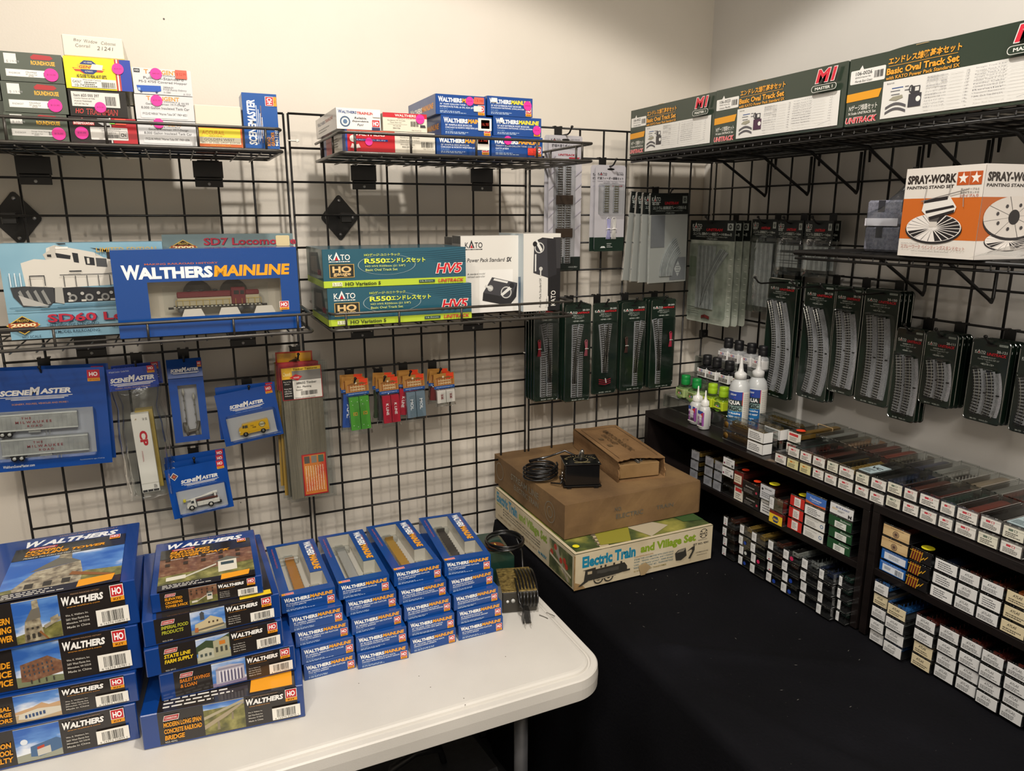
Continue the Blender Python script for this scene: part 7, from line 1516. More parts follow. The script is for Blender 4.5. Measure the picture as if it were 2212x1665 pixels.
# big street-turnout pack on the right grid
y, z, w, h = side_hang(None, (1493.6, 475), (1590.7, 477), (1576, 707.7), 1.165)
PALE = mottled('printed_town_plan', [(.35, '8d9488'), (.5, 'a2a99c'), (.65, 'b5baae')], 26, 3, .45)
for k in (2, 1, 0):
    o = hang_root('hanging_street_track_pack', y-.003*k, z, 1.165+.025*k, ('large pale street turnout pack hanging in the corner on the right grid', 'second large street pack behind the one in the corner', 'third large street pack behind the one in the corner')[k], 'blister pack', 'large street turnout packs', right=True)
    m = card(w, h, .008, PALE, street_art('40-213', 'ユニトラム 電動ポイント軌道プレートR180mm-右', 'UNITRAM Street Track Electric Turnout R180mm Right', '<TNEPR180R>', .19), .016)
    f = cardf(m, w, h, .0012)
    for q in range(4): f.rect(.04+.01*q, .08+.02*q, .25, .006, '7c8278')
    for q in range(10): f.rect(.93, .1+.06*q, .05, .006, 'd4d8ce')
    f.rrect(.03, .45, .16, .2, '7f8a78', .03); link('backing_card', m, o)
    if not k:
        m = MB(); x0, x1, zb, zt = -w*.28, w*.12, -h*.86, -h*.24; lanes(m, 0, (x0, x1), zb, zt)
        n = 14; A = [(x0+.026+.075*(t/n)**1.9, zb+.005+(zt-zb-.012)*t/n) for t in range(n+1)]; B = [(x+.03*(t/n)**.5+.002, z_-.012*(t/n)) for t, (x, z_) in enumerate(A)]
        m.prism(A+B[::-1], -.0056, -.001, STR)
        for s_ in (.002, .008, .02, .027):
            m.tube([(x+s_*(t/n)**.5, -.0058, z_-.003*(t/n)) for t, (x, z_) in enumerate(A)], .0006, '3a3c3b', 4)
        link('track_piece', m, o); m = MB()
        for q in range(5): m.tube([(-.022, -.005, -h*.93-.0018*q), (-.004, -.007, -h*.915-.0018*q), (.014, -.005, -h*.93-.0018*q)], .0009, ('6a2424', '8a3a34')[q % 2], 5)
        link('wire_bundle', m, o); link('blister', shell(w*.8, h*.72, .012, .006), o, (-.002, -.0006, -h*.22))
hook((XR, y, GT-3*CELL), .11, 'peg hook in the corner carrying the large street turnout packs', True)
SPN = [((1626, 472), (1682, 475), (1660, 673.6), '40-014', 'ユニトラム 直線軌道プレート186mm', 'long straight street track pack with a dark header', 0), ((1682, 474), (1737, 478), (1734, 593), '40-020', 'ユニトラム 90°交差軌道プレート62mm', 'short street track pack with a grid of grey squares', 1), ((1741, 474), (1802, 479), (1792, 597), '40-012', 'ユニトラム 直線軌道プレート62mm', 'short street track pack with straight lanes, right of the grid one', 2)]
for TL, TR, BR, no, l1, lb, kind in SPN:
    y, z, w, h = side_hang(None, TL, TR, BR, 1.205)
    for k in (1, 0):
        o = hang_root('hanging_street_track_pack', y-.004*k, z, 1.205+.02*k, lb if not k else 'hidden card behind the '+lb, 'bagged track', 'street track packs with dark headers', right=True, yaw=R.uniform(-.03, .03))
        m = MB(); hd = .05; m.box(-w/2, w/2, -.0006, .0006, -hd, 0, ink(DK, .3, .3)); f = Face(m, (-w/2, -.0006, -hd), (1, 0, 0), (0, 0, 1), w, hd, lift=.0003); street_art(no, l1, 'UNITRAM Street Track Plate', '<TNS>', 1)(f); link('header_card', m, o)
        m = MB(); z1, z0 = -hd-.014, -h+.008
        if kind == 1:
            m.box(-w*.42, w*.42, -.004, -.001, z0+.008, z1, ink('4c4e4c', .6))
            for i in range(5):
                for j in range(5):
                    X0 = (-.42, -.22, -.1, .12, .24)[i]*w; X1 = (-.25, -.13, .09, .21, .42)[i]*w; T = (0, .2, .32, .56, .78)[j]; T1 = (.17, .29, .53, .66, 1)[j]; m.box(X0, X1, -.0052, -.0039, z0+.008+(z1-z0-.008)*T, z0+.008+(z1-z0-.008)*T1, STR)
        else: lanes(m, 0, (-w*.42, w*.4), z0+.004, z1); [m.lathe([(.0012, -.0054), (.0008, -.0056)], '2a2a2a', 6, (0, z0+(z1-z0)*q), ax='y') for q in ((.2, .4, .6, .85) if kind == 0 else ())]
        link('track_piece', m, o)
        m = MB(); N = 10; vs = []; rr = random.Random(kind*5+k)
        for j in range(8):
            for i in range(N):
                q = 2*math.pi*i/N; vs.append((math.cos(q)*w*.53+rr.uniform(-.002, .002), math.sin(q)*(.008 if 0 < j < 7 else .002)-.003, -hd*.9-(h-hd*.9+.006)*j/7+rr.uniform(-.002, .002)))
        m.faces(vs, [(j*N+i, j*N+(i+1) % N, (j+1)*N+(i+1) % N, (j+1)*N+i) for j in range(7) for i in range(N)], film(), True); link('clear_bag', m, o)
    hook((XR, y, GT-3*CELL), .07, f'peg hook carrying the {lb[:38].rsplit(" ", 1)[0]}', True)
# ------------------------------------------------------------------ bottles on a clear riser, right-hand cabinet
AC = clear('acrylic_sheet', 'eef1f0', .04, .8, .03)
CZ = CT+.0006
def B3(px, py, x): p = at(px, py, 0, x); return p
def sqbottle(p, cap, glass, lab, arch, label, g, x=None, fill='', sc=1):
    r = empty('bottle', p, 0, label, 'bottle', g); r.scale = (1.18, 1.18, 1.16); s = .0165
    m = MB(); m.lathe([(s*.9, 0), (s*1.02, .002), (s*1.02, .028), (s*.9, .031), (s*.55, .0335), (s*.5, .036)], glass, 24, sq=7); link('glass_body', m, r)
    m = MB(); P = [(s*.66, .0352), (s*.7, .037), (s*.7, .048), (s*.66, .0495), (s*.68, .0505), (s*.67, .058), (s*.6, .0595)]; m.lathe(P, cap, 24)
    for i in range(24):
        a = 2*math.pi*i/24; m.box(-.0004, .0004, -.0004, .0004, .0505, .058, cap) if 0 else None
    link('cap', m, r)
    m = MB(); w = s*2.06; m.box(-s*1.05, s*1.04, -s*1.04, s*1.04, .004, .026, ink(lab, .45), .0012)
    f = Face(m, (-s*1.05, s*1.03, .004), (0, -1, 0), (0, 0, 1), w, .022); arch(f); link('paper_label', m, r); return r
def tam(f, x, y, w, h):
    f.rect(x, y, w*.47, h, 'c8283a'); f.rect(x+w*.53, y, w*.47, h, '2c4aa0'); star(f, x+w*.235, y+h*.48, w*.2, 'f2f0ee'); star(f, x+w*.765, y+h*.48, w*.2, 'f2f0ee')
def lb_paint(dark):
    def a(f):
        tam(f, .26, .66, .36, .22)
        f.rect(.05, .22, .86, .36, '3a3430' if dark else 'dedad4'); c = 'e6e0dc' if dark else '3a3a3c'
        f.text('PANEL LINE', .12, .42, .7, .12, c, .01); f.text('ACCENT COLOR', .1, .26, .76, .12, c, .01); f.lines(.08, .04, .8, .12, 2, '8a8684', 3, .4)
    return a
def lb_green(f): f.rect(.05, .05, .9, .9, 'a9bd7e'); f.disc(.5, .35, .34, '5f7f40', 22); f.rect(.1, .05, .8, .28, 'a9bd7e'); f.text('EXTRA THIN', .2, .72, .6, .12, '7a3a30', .01); tam(f, .34, .36, .34, .22); f.lines(.12, .1, .76, .2, 3, '6a7a50', 4, .4)
def lb_lime(f): f.rect(.05, .05, .9, .9, 'c4d62e'); f.disc(.5, .4, .36, '5a8a2a', 22); f.rect(.05, .05, .9, .34, 'c4d62e'); f.text('QUICK SETTING', .15, .72, .7, .13, '6a4a20', .01); tam(f, .34, .38, .34, .2); f.rect(.1, .08, .8, .12, '2a3a1a')
GC = clear('clear_glass', 'dfe9df', .07, .8, .05); GK = ink('121214', .15, .5); GG = ink('a7a8a9', .3, .4)
# riser: three steps of clear acrylic, local x into the room's right wall
r = empty('display_riser', (1.0, -.19, CZ), 0, 'clear acrylic three-step riser under the paint and cement bottles', 'riser')
TZ = (GT-.7620-CZ, GT-.701-CZ, GT-.651-CZ); TX = (1.058, 1.112, 1.168); y0, y1 = -.146, .135
for k in range(3):
    m = MB(); x = TX[k]-1.0; m.box(x, x+.053, y0, y1, TZ[k]-.0035, TZ[k]-.0005, AC, .0008); link('step', m, r)
    m = MB(); m.box(x, x+.002, y0, y1, (TZ[k-1] if k else 0)-.0005 if k else .0, TZ[k]-.0035, AC); link('riser_face', m, r)
m = MB(); m.box(.056, .219, y1, y1+.002, 0, TZ[0]-.004, AC); m.box(.112, .219, y1, y1+.002, TZ[0]-.004, TZ[1]-.004, AC); m.box(.168, .219, y1, y1+.002, TZ[1]-.004, TZ[2]-.004, AC); link('side_wall', m, r)
g1 = 'black-capped paint bottles on the top step'
for k, (px, py) in enumerate(((1554, 772), (1576, 778), (1602, 785), (1626, 792))):
    y = B3(px, py, 1.2).y-.043
    sqbottle((1.194, y, TZ[2]+CZ), '19191c', GG, 'e6e4e2', lb_paint(k < 2), f'grey paint bottle with a black cap, {("first", "second", "third", "fourth")[k]} from the corner on the top step', g1)
for k, (px, py) in enumerate(((1508, 808), (1528, 815), (1554, 824), (1580, 832))):
    y = B3(px, py, 1.14).y-.041
    sqbottle((1.138, y, TZ[1]+CZ), '19191c', GK, 'e6e4e2', lb_paint(True), f'black paint bottle with a black cap, {("first", "second", "third", "fourth")[k]} from the corner on the middle step', 'black paint bottles on the middle step')
for k, (px, py) in enumerate(((1464, 850), (1487, 858), (1520, 870), (1543, 880))):
    y = B3(px, py, 1.09).y-.043; q = k < 2
    sqbottle((1.084, y, TZ[0]+CZ), '168a3e' if q else '9cc422', GC, 'a9bd7e' if q else 'c4d62e', lb_green if q else lb_lime, f'{"green" if q else "lime"}-capped cement bottle, {"nearer the corner" if k % 2 == 0 else "farther from the corner"} of its pair', f'{"green" if q else "lime"}-capped cement bottles')
def aqua(y, x, label):
    r = empty('bottle', (x, y, CZ), 0, label, 'bottle', 'tall white bottles of modelling water'); r.scale = (1, 1, 1.05); W = ink('c3c6c6', .35, .3)
    m = MB(); m.lathe([(.0235, 0), (.0265, .003), (.0268, .11), (.0265, .118), (.023, .131), (.016, .14), (.0125, .143)], W, 32); link('bottle_body', m, r)
    m = MB(); m.lathe([(.0155, .143), (.0158, .156), (.0135, .158), (.0075, .162), (.0055, .172), (.0028, .196), (.0022, .197)], ink('dcdcda', .35, .3), 24); link('nozzle_cap', m, r)
    m = MB(); L = mottled('blue_water_print', [(.4, '1a5c9c'), (.55, '2f86bc'), (.7, '7ab4d0')], 22, 4, .35, coat=.3)
    def band(a0, a1, z0, z1, mat, rr=.0272):
        n = 10; vs = []
        for i in range(n+1):
            t = math.radians(a0+(a1-a0)*i/n); vs += [(math.cos(t)*rr, math.sin(t)*rr, z0), (math.cos(t)*rr, math.sin(t)*rr, z1)]
        m.faces(vs, [(2*i, 2*i+2, 2*i+3, 2*i+1) for i in range(n)], mat, True)
    band(130, 250, .006, .062, L); band(130, 250, .062, .076, '7f9a94'); band(130, 250, .076, .092, '2c3a3c'); band(130, 250, .092, .113, '2a4496'); band(250, 320, .006, .113, 'e2dfd6'); band(130, 250, .113, .115, 'dfe3e6'); band(100, 130, .006, .113, 'e2dfd6')
    def wrap(t, a0, a1, z0, z1, c, b=.02, sl=0):
        vs, fs, x0, x1, yy0, yy1 = glyphs(t, b, sl); m.faces([(math.cos(q)*.02755, math.sin(q)*.02755, z0+(v-yy0)/(yy1-yy0)*(z1-z0)) for u, v in vs for q in [math.radians(a0+(a1-a0)*(u-x0)/(x1-x0))]], fs, c)
    wrap('AQUA', 150, 236, .078, .09, 'f0f0ee', .03); wrap('MAGIC', 150, 244, .0635, .0745, '1c2224', .03); wrap('for Modelling', 165, 240, .053, .059, 'e8f0f4'); wrap('realistic water', 165, 240, .045, .051, 'e8f0f4')
    for k, t in enumerate(('• Highly', 'reflective', '• Lightweight', '• Waterbased')): wrap(t, 178, 222, .034-.008*k, .038-.008*k, 'dbe8f0')
    for k in range(20): wrap('ooo ooo oo oooo', 256, 312, .010+.005*k, .0125+.005*k, '8a8680', 0)
    for a0, a1, P, c in ((0, 0, ((203, .098), (249, .113), (249, .078)), 'd23a2e'),): m.faces([(math.cos(math.radians(q))*.0276, math.sin(math.radians(q))*.0276, z) for q, z in P], [(0, 1, 2)], c)
    wrap('deluxe', 175, 212, .103, .109, 'dfe4ea', .01, .3); link('wrapped_label', m, r)
aq = [at(1594, 905, 2, CZ), at(1624, 905, 2, CZ)]
aqua(-.366, 1.07, 'tall white glue bottle with a blue water label, nearer the camera'); aqua(-.366, 1.131, 'tall white glue bottle with a blue water label, nearer the wall')
def glue(x, y, label, sc):
    r = empty('bottle', (x, y, CZ), 0, label, 'bottle', 'small white plastic glue bottles'); r.scale = (1.05, 1.05, 1.08); W = ink('c9cac8', .35, .3)
    m = MB(); m.lathe([(.0145*sc, 0), (.0165*sc, .002), (.0165*sc, .05), (.014*sc, .056), (.009*sc, .06)], W, 24, sq=2.6); link('bottle_body', m, r)
    m = MB(); pr = [(.011*sc, .0595), (.0118*sc, .061), (.0112*sc, .073), (.0045, .0765), (.0026, .086), (.0016, .0995), (.0012, .1)]; m.lathe(pr, ink('e6e6e2', .35, .3), 24)
    for i in range(14): a = 2*math.pi*i/14; m.tube([(.0117*sc*math.cos(a), .0117*sc*math.sin(a), .062), (.0112*sc*math.cos(a), .0112*sc*math.sin(a), .0725)], .0007, 'dededa', 4)
    link('nozzle_cap', m, r)
    m = MB(); s = .0163*sc; m.box(-s*.98, s*.98, -s*.8, s*.8, .007, .048, ink('8c4a94', .35, .3), .003); f = Face(m, (-s*.985, s*.75, .007), (0, -1, 0), (0, 0, 1), s*1.5, .041)
    f.rect(0, .8, 1, .2, '2f4a9a'); f.poly([(.55, .8), (1, .95), (1, .6)], 'c83040'); f.text('Plastic', .05, .62, .8, .15, 'f0e8f0', .03); f.text('Glue', .3, .46, .5, .14, 'f0e8f0', .03); f.lines(.08, .34, .8, .1, 2, 'e0cfe4', 4, .5); f.poly([(.35, .12), (.45, .26), (.85, .28), (.95, .14), (.6, .08)], '4a3a4c'); f.rect(0, 0, 1, .07, 'e4e0dc'); m.box(-s*.2, s*.8, -s*.84, -s*.8, .008, .047, 'e4e0da', .0002); link('paper_label', m, r)
glue(1.03, -.247, 'squat white bottle of purple-labelled glue', 1.12); glue(1.014, -.2985, 'slim white bottle of purple-labelled glue next to the squat one', .84)
# ------------------------------------------------------------------ clear cases with N scale models
CH_ = .0275
CLR = crystal()
_pc = {}
def cached(key, fn):
    if key not in _pc: _pc[key] = fn().mesh(key[0])
    return _pc[key]
def shell_mesh(w, d, h, base='2b2b2d'):
    """local frame: x along the front, y into the shelf"""
    m = MB(); m.box(0, w, 0, d, .003, h, CLR, .0006, ) ; e = clear('case_rim', 'c9cdcb', .22, .8, .12)
    for z in (.0035, h-.0035): m.tube([(0, 0, z), (w, 0, z), (w, d, z), (0, d, z)], .0005, e, 4, closed=True)
    for x, y in ((0, 0), (w, 0), (w, d), (0, d)): m.tube([(x, y, .003), (x, y, h)], .0005, e, 4)
    for k in (.3, .7): m.box(w*k-.002, w*k+.002, -.0007, .0008, h-.0022, h+.0002, e)
    return m
def tray_mesh(w, d, c): m = MB(); m.box(.0012, w-.0012, .0012, d-.0012, 0, .0035, ink(c, .4), .0006); return m
def car_mesh(w, d, col, kind, h=CH_):
    m = MB(); a, b = w*.5-.0085, w*.5+.0085; y0, y1 = .012, d-.01; z0 = .0075; H = h-.0045
    if w > .05: y0, y1, a, b = .008, min(d-.01, .008+.1), w*.5-.0085, w*.5+.0085
    def body(x0, x1, ya, yb):
        if kind == 'hopper':
            m.box(x0, x1, ya, yb, z0+.004, H, col, .0008); n = 10
            for k in range(n): t = ya+(yb-ya)*(k+.5)/n; m.box(x0-.0006, x0, t-.0006, t+.0006, z0+.004, H, col); m.box(x1, x1+.0006, t-.0006, t+.0006, z0+.004, H, col)
            for k in range(5): t = ya+(yb-ya)*(k+.5)/5; m.box(x0+.003, x1-.003, t-.004, t+.004, z0, z0+.004, col)
            m.box(x0+.0015, x1-.0015, ya+.0015, yb-.0015, H-.0002, H+.0004, '23201f')
        elif kind == 'flat':
            m.box(x0, x1, ya, yb, z0, z0+.003, col, .0005); m.box(x0+.001, x1-.001, ya, ya+.002, z0, H, col); m.box(x0+.001, x1-.001, yb-.002, yb, z0, H, col)
            for k in range(9): t = ya+(yb-ya)*(k+.5)/9; m.box(x0, x0+.0012, t, t+.0012, z0, H-.004, col); m.box(x1-.0012, x1, t, t+.0012, z0, H-.004, col)
        elif kind == 'brass':
            m.box(x0+.001, x1-.001, ya, yb, z0, H-.003, col, .0015); n = 8
            for k in range(n): t = ya+(yb-ya)*k/n; m.lathe([(.002, H-.003), (.0024, H-.001), (.001, H)], col, 8, ((x0+x1)/2, t+.005)); m.box(x0-.0004, x0+.001, t, t+.004, z0, H-.005-.001*(k % 3), '5c4a28')
        else:
            m.box(x0, x1, ya, yb, z0, H-.0012, col, .0005); m.prism([(x0-.0004, H-.0012), (x1+.0004, H-.0012), ((x0+x1)/2, H)], ya, yb, MM(col))
            for s, t in ((-1, x0), (1, x1)): m.box(min(t, t+s*.0005), max(t, t+s*.0005), (ya+yb)/2-.007, (ya+yb)/2+.007, z0+.001, H-.003, col)
        for t in (ya+.012, yb-.012):
            m.box(x0+.002, x1-.002, t-.006, t+.006, z0-.003, z0, '1c1b1b')
            for q in (-.0035, .0035): m.lathe([(.0024, x0+.0015), (.0024, x0+.0028)], '3a3836', 8, (0, 0)) if 0 else m.box(x0+.0012, x0+.0024, t+q-.002, t+q+.002, z0-.0035, z0+.0005, '3a3836')
        for t, s in ((ya, -1), (yb, 1)): m.box((x0+x1)/2-.001, (x0+x1)/2+.001, min(t, t+s*.004), max(t, t+s*.004), z0, z0+.0018, '1c1b1b')
    if w > .05: 
        m2 = m; body(a, b, y0, y1)
    else: body(a, b, y0, y1)
    return m
def label_mesh(style, w, h, seed):
    m = MB(); r = random.Random(seed)
    if style in ('mt', 'mty', 'mtg'):      # full end label, small red marks
        bg = {'mt': 'e0ddd6', 'mty': 'd8d09c', 'mtg': 'dcd9c8'}[style]; m.box(.0025, w-.0025, -.0012, -.0005, .0028, h-.0045, bg); f = Face(m, (.0025, -.0012, .0028), (1, 0, 0), (0, 0, 1), w-.005, h-.0073, lift=0)
        c = 'd0842c' if style == 'mty' and seed % 2 else '6a7a6a' if style == 'mtg' else 'c83a48'
        f.rect(.25, .66, .22, .2, c); f.rect(.52, .66, .16, .2, c); f.rect(.55, .69, .1, .14, bg); f.rect(0, .82, 1, .015, '8a8782'); f.lines(.12, .12, .78, .46, r.choice((3, 4)), '55524e', seed, .42)
    elif style in ('side', 'sidered'):        # label on the left third
        m.box(.002, w*.36, -.0013, -.0005, .003, h-.003, 'dfe0e0', .0003); f = Face(m, (.002, -.0013, .003), (1, 0, 0), (0, 0, 1), w*.36-.002, h-.006, lift=0); f.lines(.15, .35, .6, .45, 3, '7a7a7c', seed, .35)
        if style == 'sidered': f.disc(.5, .18, .13, 'b02a40', 12)
    elif style == 'white':
        m.box(.0015, w-.0015, -.0013, -.0005, .002, h-.003, 'dcdcdb', .0003); f = Face(m, (.0015, -.0013, .002), (1, 0, 0), (0, 0, 1), w-.003, h-.005, lift=0)
        f.text('ATLAS', .25, .6, .42, .2, '4a4a4c', .01, .2); f.ring(.47, .66, .24, .23, '6a6a6c', 20, .6) if seed % 3 == 0 else None; f.lines(.08, .12, .82, .36, 3, '5a5a5c', seed, .45)
    elif style == 'cream':
        m.box(.0015, w-.0015, -.0013, -.0005, .002, h-.003, 'd9cba8', .0003); f = Face(m, (.0015, -.0013, .002), (1, 0, 0), (0, 0, 1), w-.003, h-.005, lift=0); f.text('ATLAS', .25, .6, .42, .22, '4a443a', .02, .3); f.lines(.1, .12, .8, .34, 2, '5a5448', seed, .5)
    elif style == 'textonly':
        m.box(.0015, w-.0015, -.0013, -.0005, .002, h-.003, 'e2e2e0', .0003); f = Face(m, (.0015, -.0013, .002), (1, 0, 0), (0, 0, 1), w-.003, h-.005, lift=0); f.lines(.14, .12, .7, .76, 4, '55555a', seed, .45)
    elif style == 'silver':
        m.box(.001, w-.001, -.0014, -.0005, .002, h-.002, mottled('scuffed_silver_label', [(.3, '8b8d94'), (.7, 'b4b6bd')], 60, 3, .3, metal=.3), .0003); f = Face(m, (.001, -.0014, .002), (1, 0, 0), (0, 0, 1), w-.002, h-.004, lift=0); f.lines(.2, .25, .6, .45, 3, '6a6c74', seed, .35)
    else:
        bg, fn = STY[style]; m.box(.001, w-.001, -.0014, -.0005, .0015, h-.0025, bg, .0003); f = Face(m, (.001, -.0014, .0015), (1, 0, 0), (0, 0, 1), w-.002, h-.004, lift=0); fn(f, seed)
    return m
def s_red(f, s): f.rect(.3, .08, .44, .86, 'e6e2dc'); f.lines(.36, .18, .32, .6, 4, '5a4a4c', s, .4)
def s_green(f, s): f.rect(.28, .02, .5, .62, 'dfe2dc'); f.text('Bachmann', .5, .74, .45, .18, 'b8c4ba', .01, .3); f.lines(.36, .1, .34, .44, 3, '4a5a4e', s, .4)
def s_blue(f, s): f.poly([(0, 0), (0, .3), (.5, .1), (1, .25), (1, 0)], 'c8643a'); f.text('Trackmaster', .2, .5, .6, .22, 'e6ecf6', .01, .3); f.lines(.3, .3, .4, .12, 1, 'c8d4ea', s)
def s_black(f, s): f.text('Intermountain', .2, .6, .55, .16, 'c8c4c0', .0, .3); f.lines(.1, .12, .6, .34, 3, '8a8684', s, .35); f.disc(.88, .4, .06, 'b03a50', 10)
def s_nw(f, s): f.rect(0, 0, 1, 1, 'dcdcdc'); f.disc(.12, .3, .07, '7a3050', 14); f.text('INTERMOUNTAIN', .3, .7, .5, .12, '4a4a5c', .01, .2); f.lines(.28, .2, .42, .4, 3, '6a6a72', s, .4); f.text('N', .78, .08, .16, .34, '1c1c20', .06)
def s_nb(f, s): f.rect(0, 0, 1, 1, 'dcdcdc'); f.text('ROCO', .1, .42, .22, .2, 'c8a23a', .02, .2); f.text('BLUE BUNNY', .25, .66, .6, .16, '33508c', .02, .2); f.lines(.34, .3, .3, .2, 2, '6a6a72', s); f.text('N', .8, .08, .15, .34, '1c1c20', .06)
def s_ath(f, s): f.rect(0, 0, 1, .75, 'e8c42a'); f.poly([(.25, .35), (.35, .62), (.65, .62), (.75, .35), (.65, .1), (.35, .1)], '2a3a6a'); f.text('Athearn', .3, .26, .4, .2, 'e8c42a', .02, .3)
def s_kad(f, s): f.rect(.0, 0, 1, 1, 'e0dfda'); f.ring(.86, .5, .08, .05, '3a6a9a', 14); f.text('Manufacturers Railway', .08, .72, .6, .12, '5a5a5c'); f.lines(.1, .1, .5, .5, 4, '7a7a78', s, .35)
def s_mrl(f, s): f.rect(0, 0, 1, 1, 'e2dcd0'); f.rect(.1, .62, .7, .26, 'c83a3a'); f.lines(.14, .1, .7, .42, 3, '5a5450', s, .4)
def s_maroon(f, s): f.rect(.04, .18, .8, .6, 'd8cdb8'); f.lines(.12, .28, .62, .4, 3, '6a5a50', s, .4)
def s_cap(f, s): f.disc(.16, .7, .07, '33363c', 14); f.text('Capitol Limited', .3, .72, .5, .14, '3a3c44', .02); f.lines(.12, .14, .7, .4, 3, '6a6c72', s, .4)
def s_sheep(f, s): f.rect(0, 0, 1, 1, mottled('tan_sunset_print', [(.35, 'bb9a6c'), (.6, 'd6bb8c')], 30, 2, .4, vec=(.4, 1, 2.5))); f.text('Precision Craft', .28, .82, .5, .1, '5a4630', .01); f.ring(.5, .4, .12, .1, '4a3a34', 20); f.disc(.5, .4, .085, '8a7058', 16); f.disc(.5, .4, .04, '4a3a34', 12)
def s_bluew(f, s): f.rect(.12, .08, .82, .68, 'd8dde6'); f.text('Precision Craft Models Inc.', .06, .84, .8, .1, 'c8d8ee', .005); f.lines(.3, .25, .5, .35, 3, '6a7484', s, .4) if s % 2 else (f.bars(.62, .14, .26, .5, '2c2e34', s, 18), f.lines(.2, .3, .34, .3, 3, '6a7484', s))
def s_stripe(f, s):
    for k in range(9): f.poly([(.02+.06*k, .02), (.1+.06*k, .98), (.13+.06*k, .98), (.05+.06*k, .02)], ('d8a42a', '8c2a22')[k % 2])
    f.poly([(.55, .3), (.68, .6), (.7, .45), (.85, .8), (.85, .72), (.71, .35), (.69, .5), (.57, .22)], 'd8a42a'); f.rect(0, .8, .6, .05, 'd8a42a')
STY = dict(red=('c22a24', s_red), green=('1f4a2c', s_green), blue=('3c6ab8', s_blue), black=('1a1a1c', s_black), nw=('dcdcdc', s_nw), nb=('dcdcdc', s_nb), ath=('8a1c1c', s_ath), kad=('dcdcd8', s_kad), mrl=('e2dcd0', s_mrl), maroon=('6c1f1c', s_maroon), cap=('c9cbd0', s_cap), sheep=('d6bb8c', s_sheep), bluew=('1f5fae', s_bluew), stripe=('141214', s_stripe))
def ncase(loc, w, d, h, style, col, kind, label, g, seed=0, dot=None, base='48484a', top=None, rz=-math.pi/2, cat='case'):
    r = empty('model_case', loc, rz, label, cat, g); k = (round(w, 3), round(d, 3), round(h, 4))
    link('clear_lid', cached(('clear_lid',)+k, lambda: shell_mesh(w, d, h)), r); link('tray', cached(('tray', base)+k, lambda: tray_mesh(w, d, base)), r)
    if kind: link('model_wagon', cached(('model_wagon', col, kind)+k, lambda: car_mesh(w, d, col, kind, h)), r)
    if style: link('end_label', cached(('end_label', style, seed % 4)+k, lambda: label_mesh(style, w, h, seed % 4)), r)
    if dot == 'yel' or dot == 'org': m = MB(); f = Face(m, (0, 0, h+.0006), (1, 0, 0), (0, 1, 0), w, d); f.disc(.5, .12, .26 if w < .05 else .16, ink('e2d62a' if dot == 'yel' else 'f0401c', .5), 16); f.text('$', .46, .1, .08, .02, '8a6a1a'); link('price_sticker', m, r)
    elif dot: m = MB(); f = front(m, w, h, lift=.0011); f.disc(.56, .42, .105, ink(dot, .5), 18); link('price_sticker', m, r)
    if top == 'card': m = MB(); m.box(.003, w-.003, .004, d*.55, h+.0004, h+.0014, ink('9fb0b4', .35, .2)); f = Face(m, (.003, .004, h+.0014), (1, 0, 0), (0, 1, 0), w-.006, d*.55-.004); f.text('VC', .1, .5, .8, .2, '2a3034', .03); f.lines(.1, .06, .8, .36, 5, '5a686c', 3); link('loose_card', m, r)
    return r
ORD = ('first', 'second', 'third', 'fourth', 'fifth', 'sixth', 'seventh', 'eighth', 'ninth', 'tenth', 'eleventh', 'twelfth', 'thirteenth', 'fourteenth', 'fifteenth', 'sixteenth')
COLN = {'241f1e': 'black', '6a2a22': 'dark red', '5a2f24': 'brown', '1f3f36': 'dark green', '9a7b3a': 'brass', '8a8c8c': 'grey', '2a3350': 'dark blue', 'b08a6a': 'tan', '7a3a30': 'red-brown', 'a9a9a4': 'pale grey', '40403f': 'dark grey', '8f3a28': 'rust', '6f6a5c': 'olive grey', 'd8c2a8': 'cream', '2f6ab0': 'bright blue', 'c86a2a': 'orange', 'a8803a': 'tan', 'e8e4de': 'white'}
xF = .986
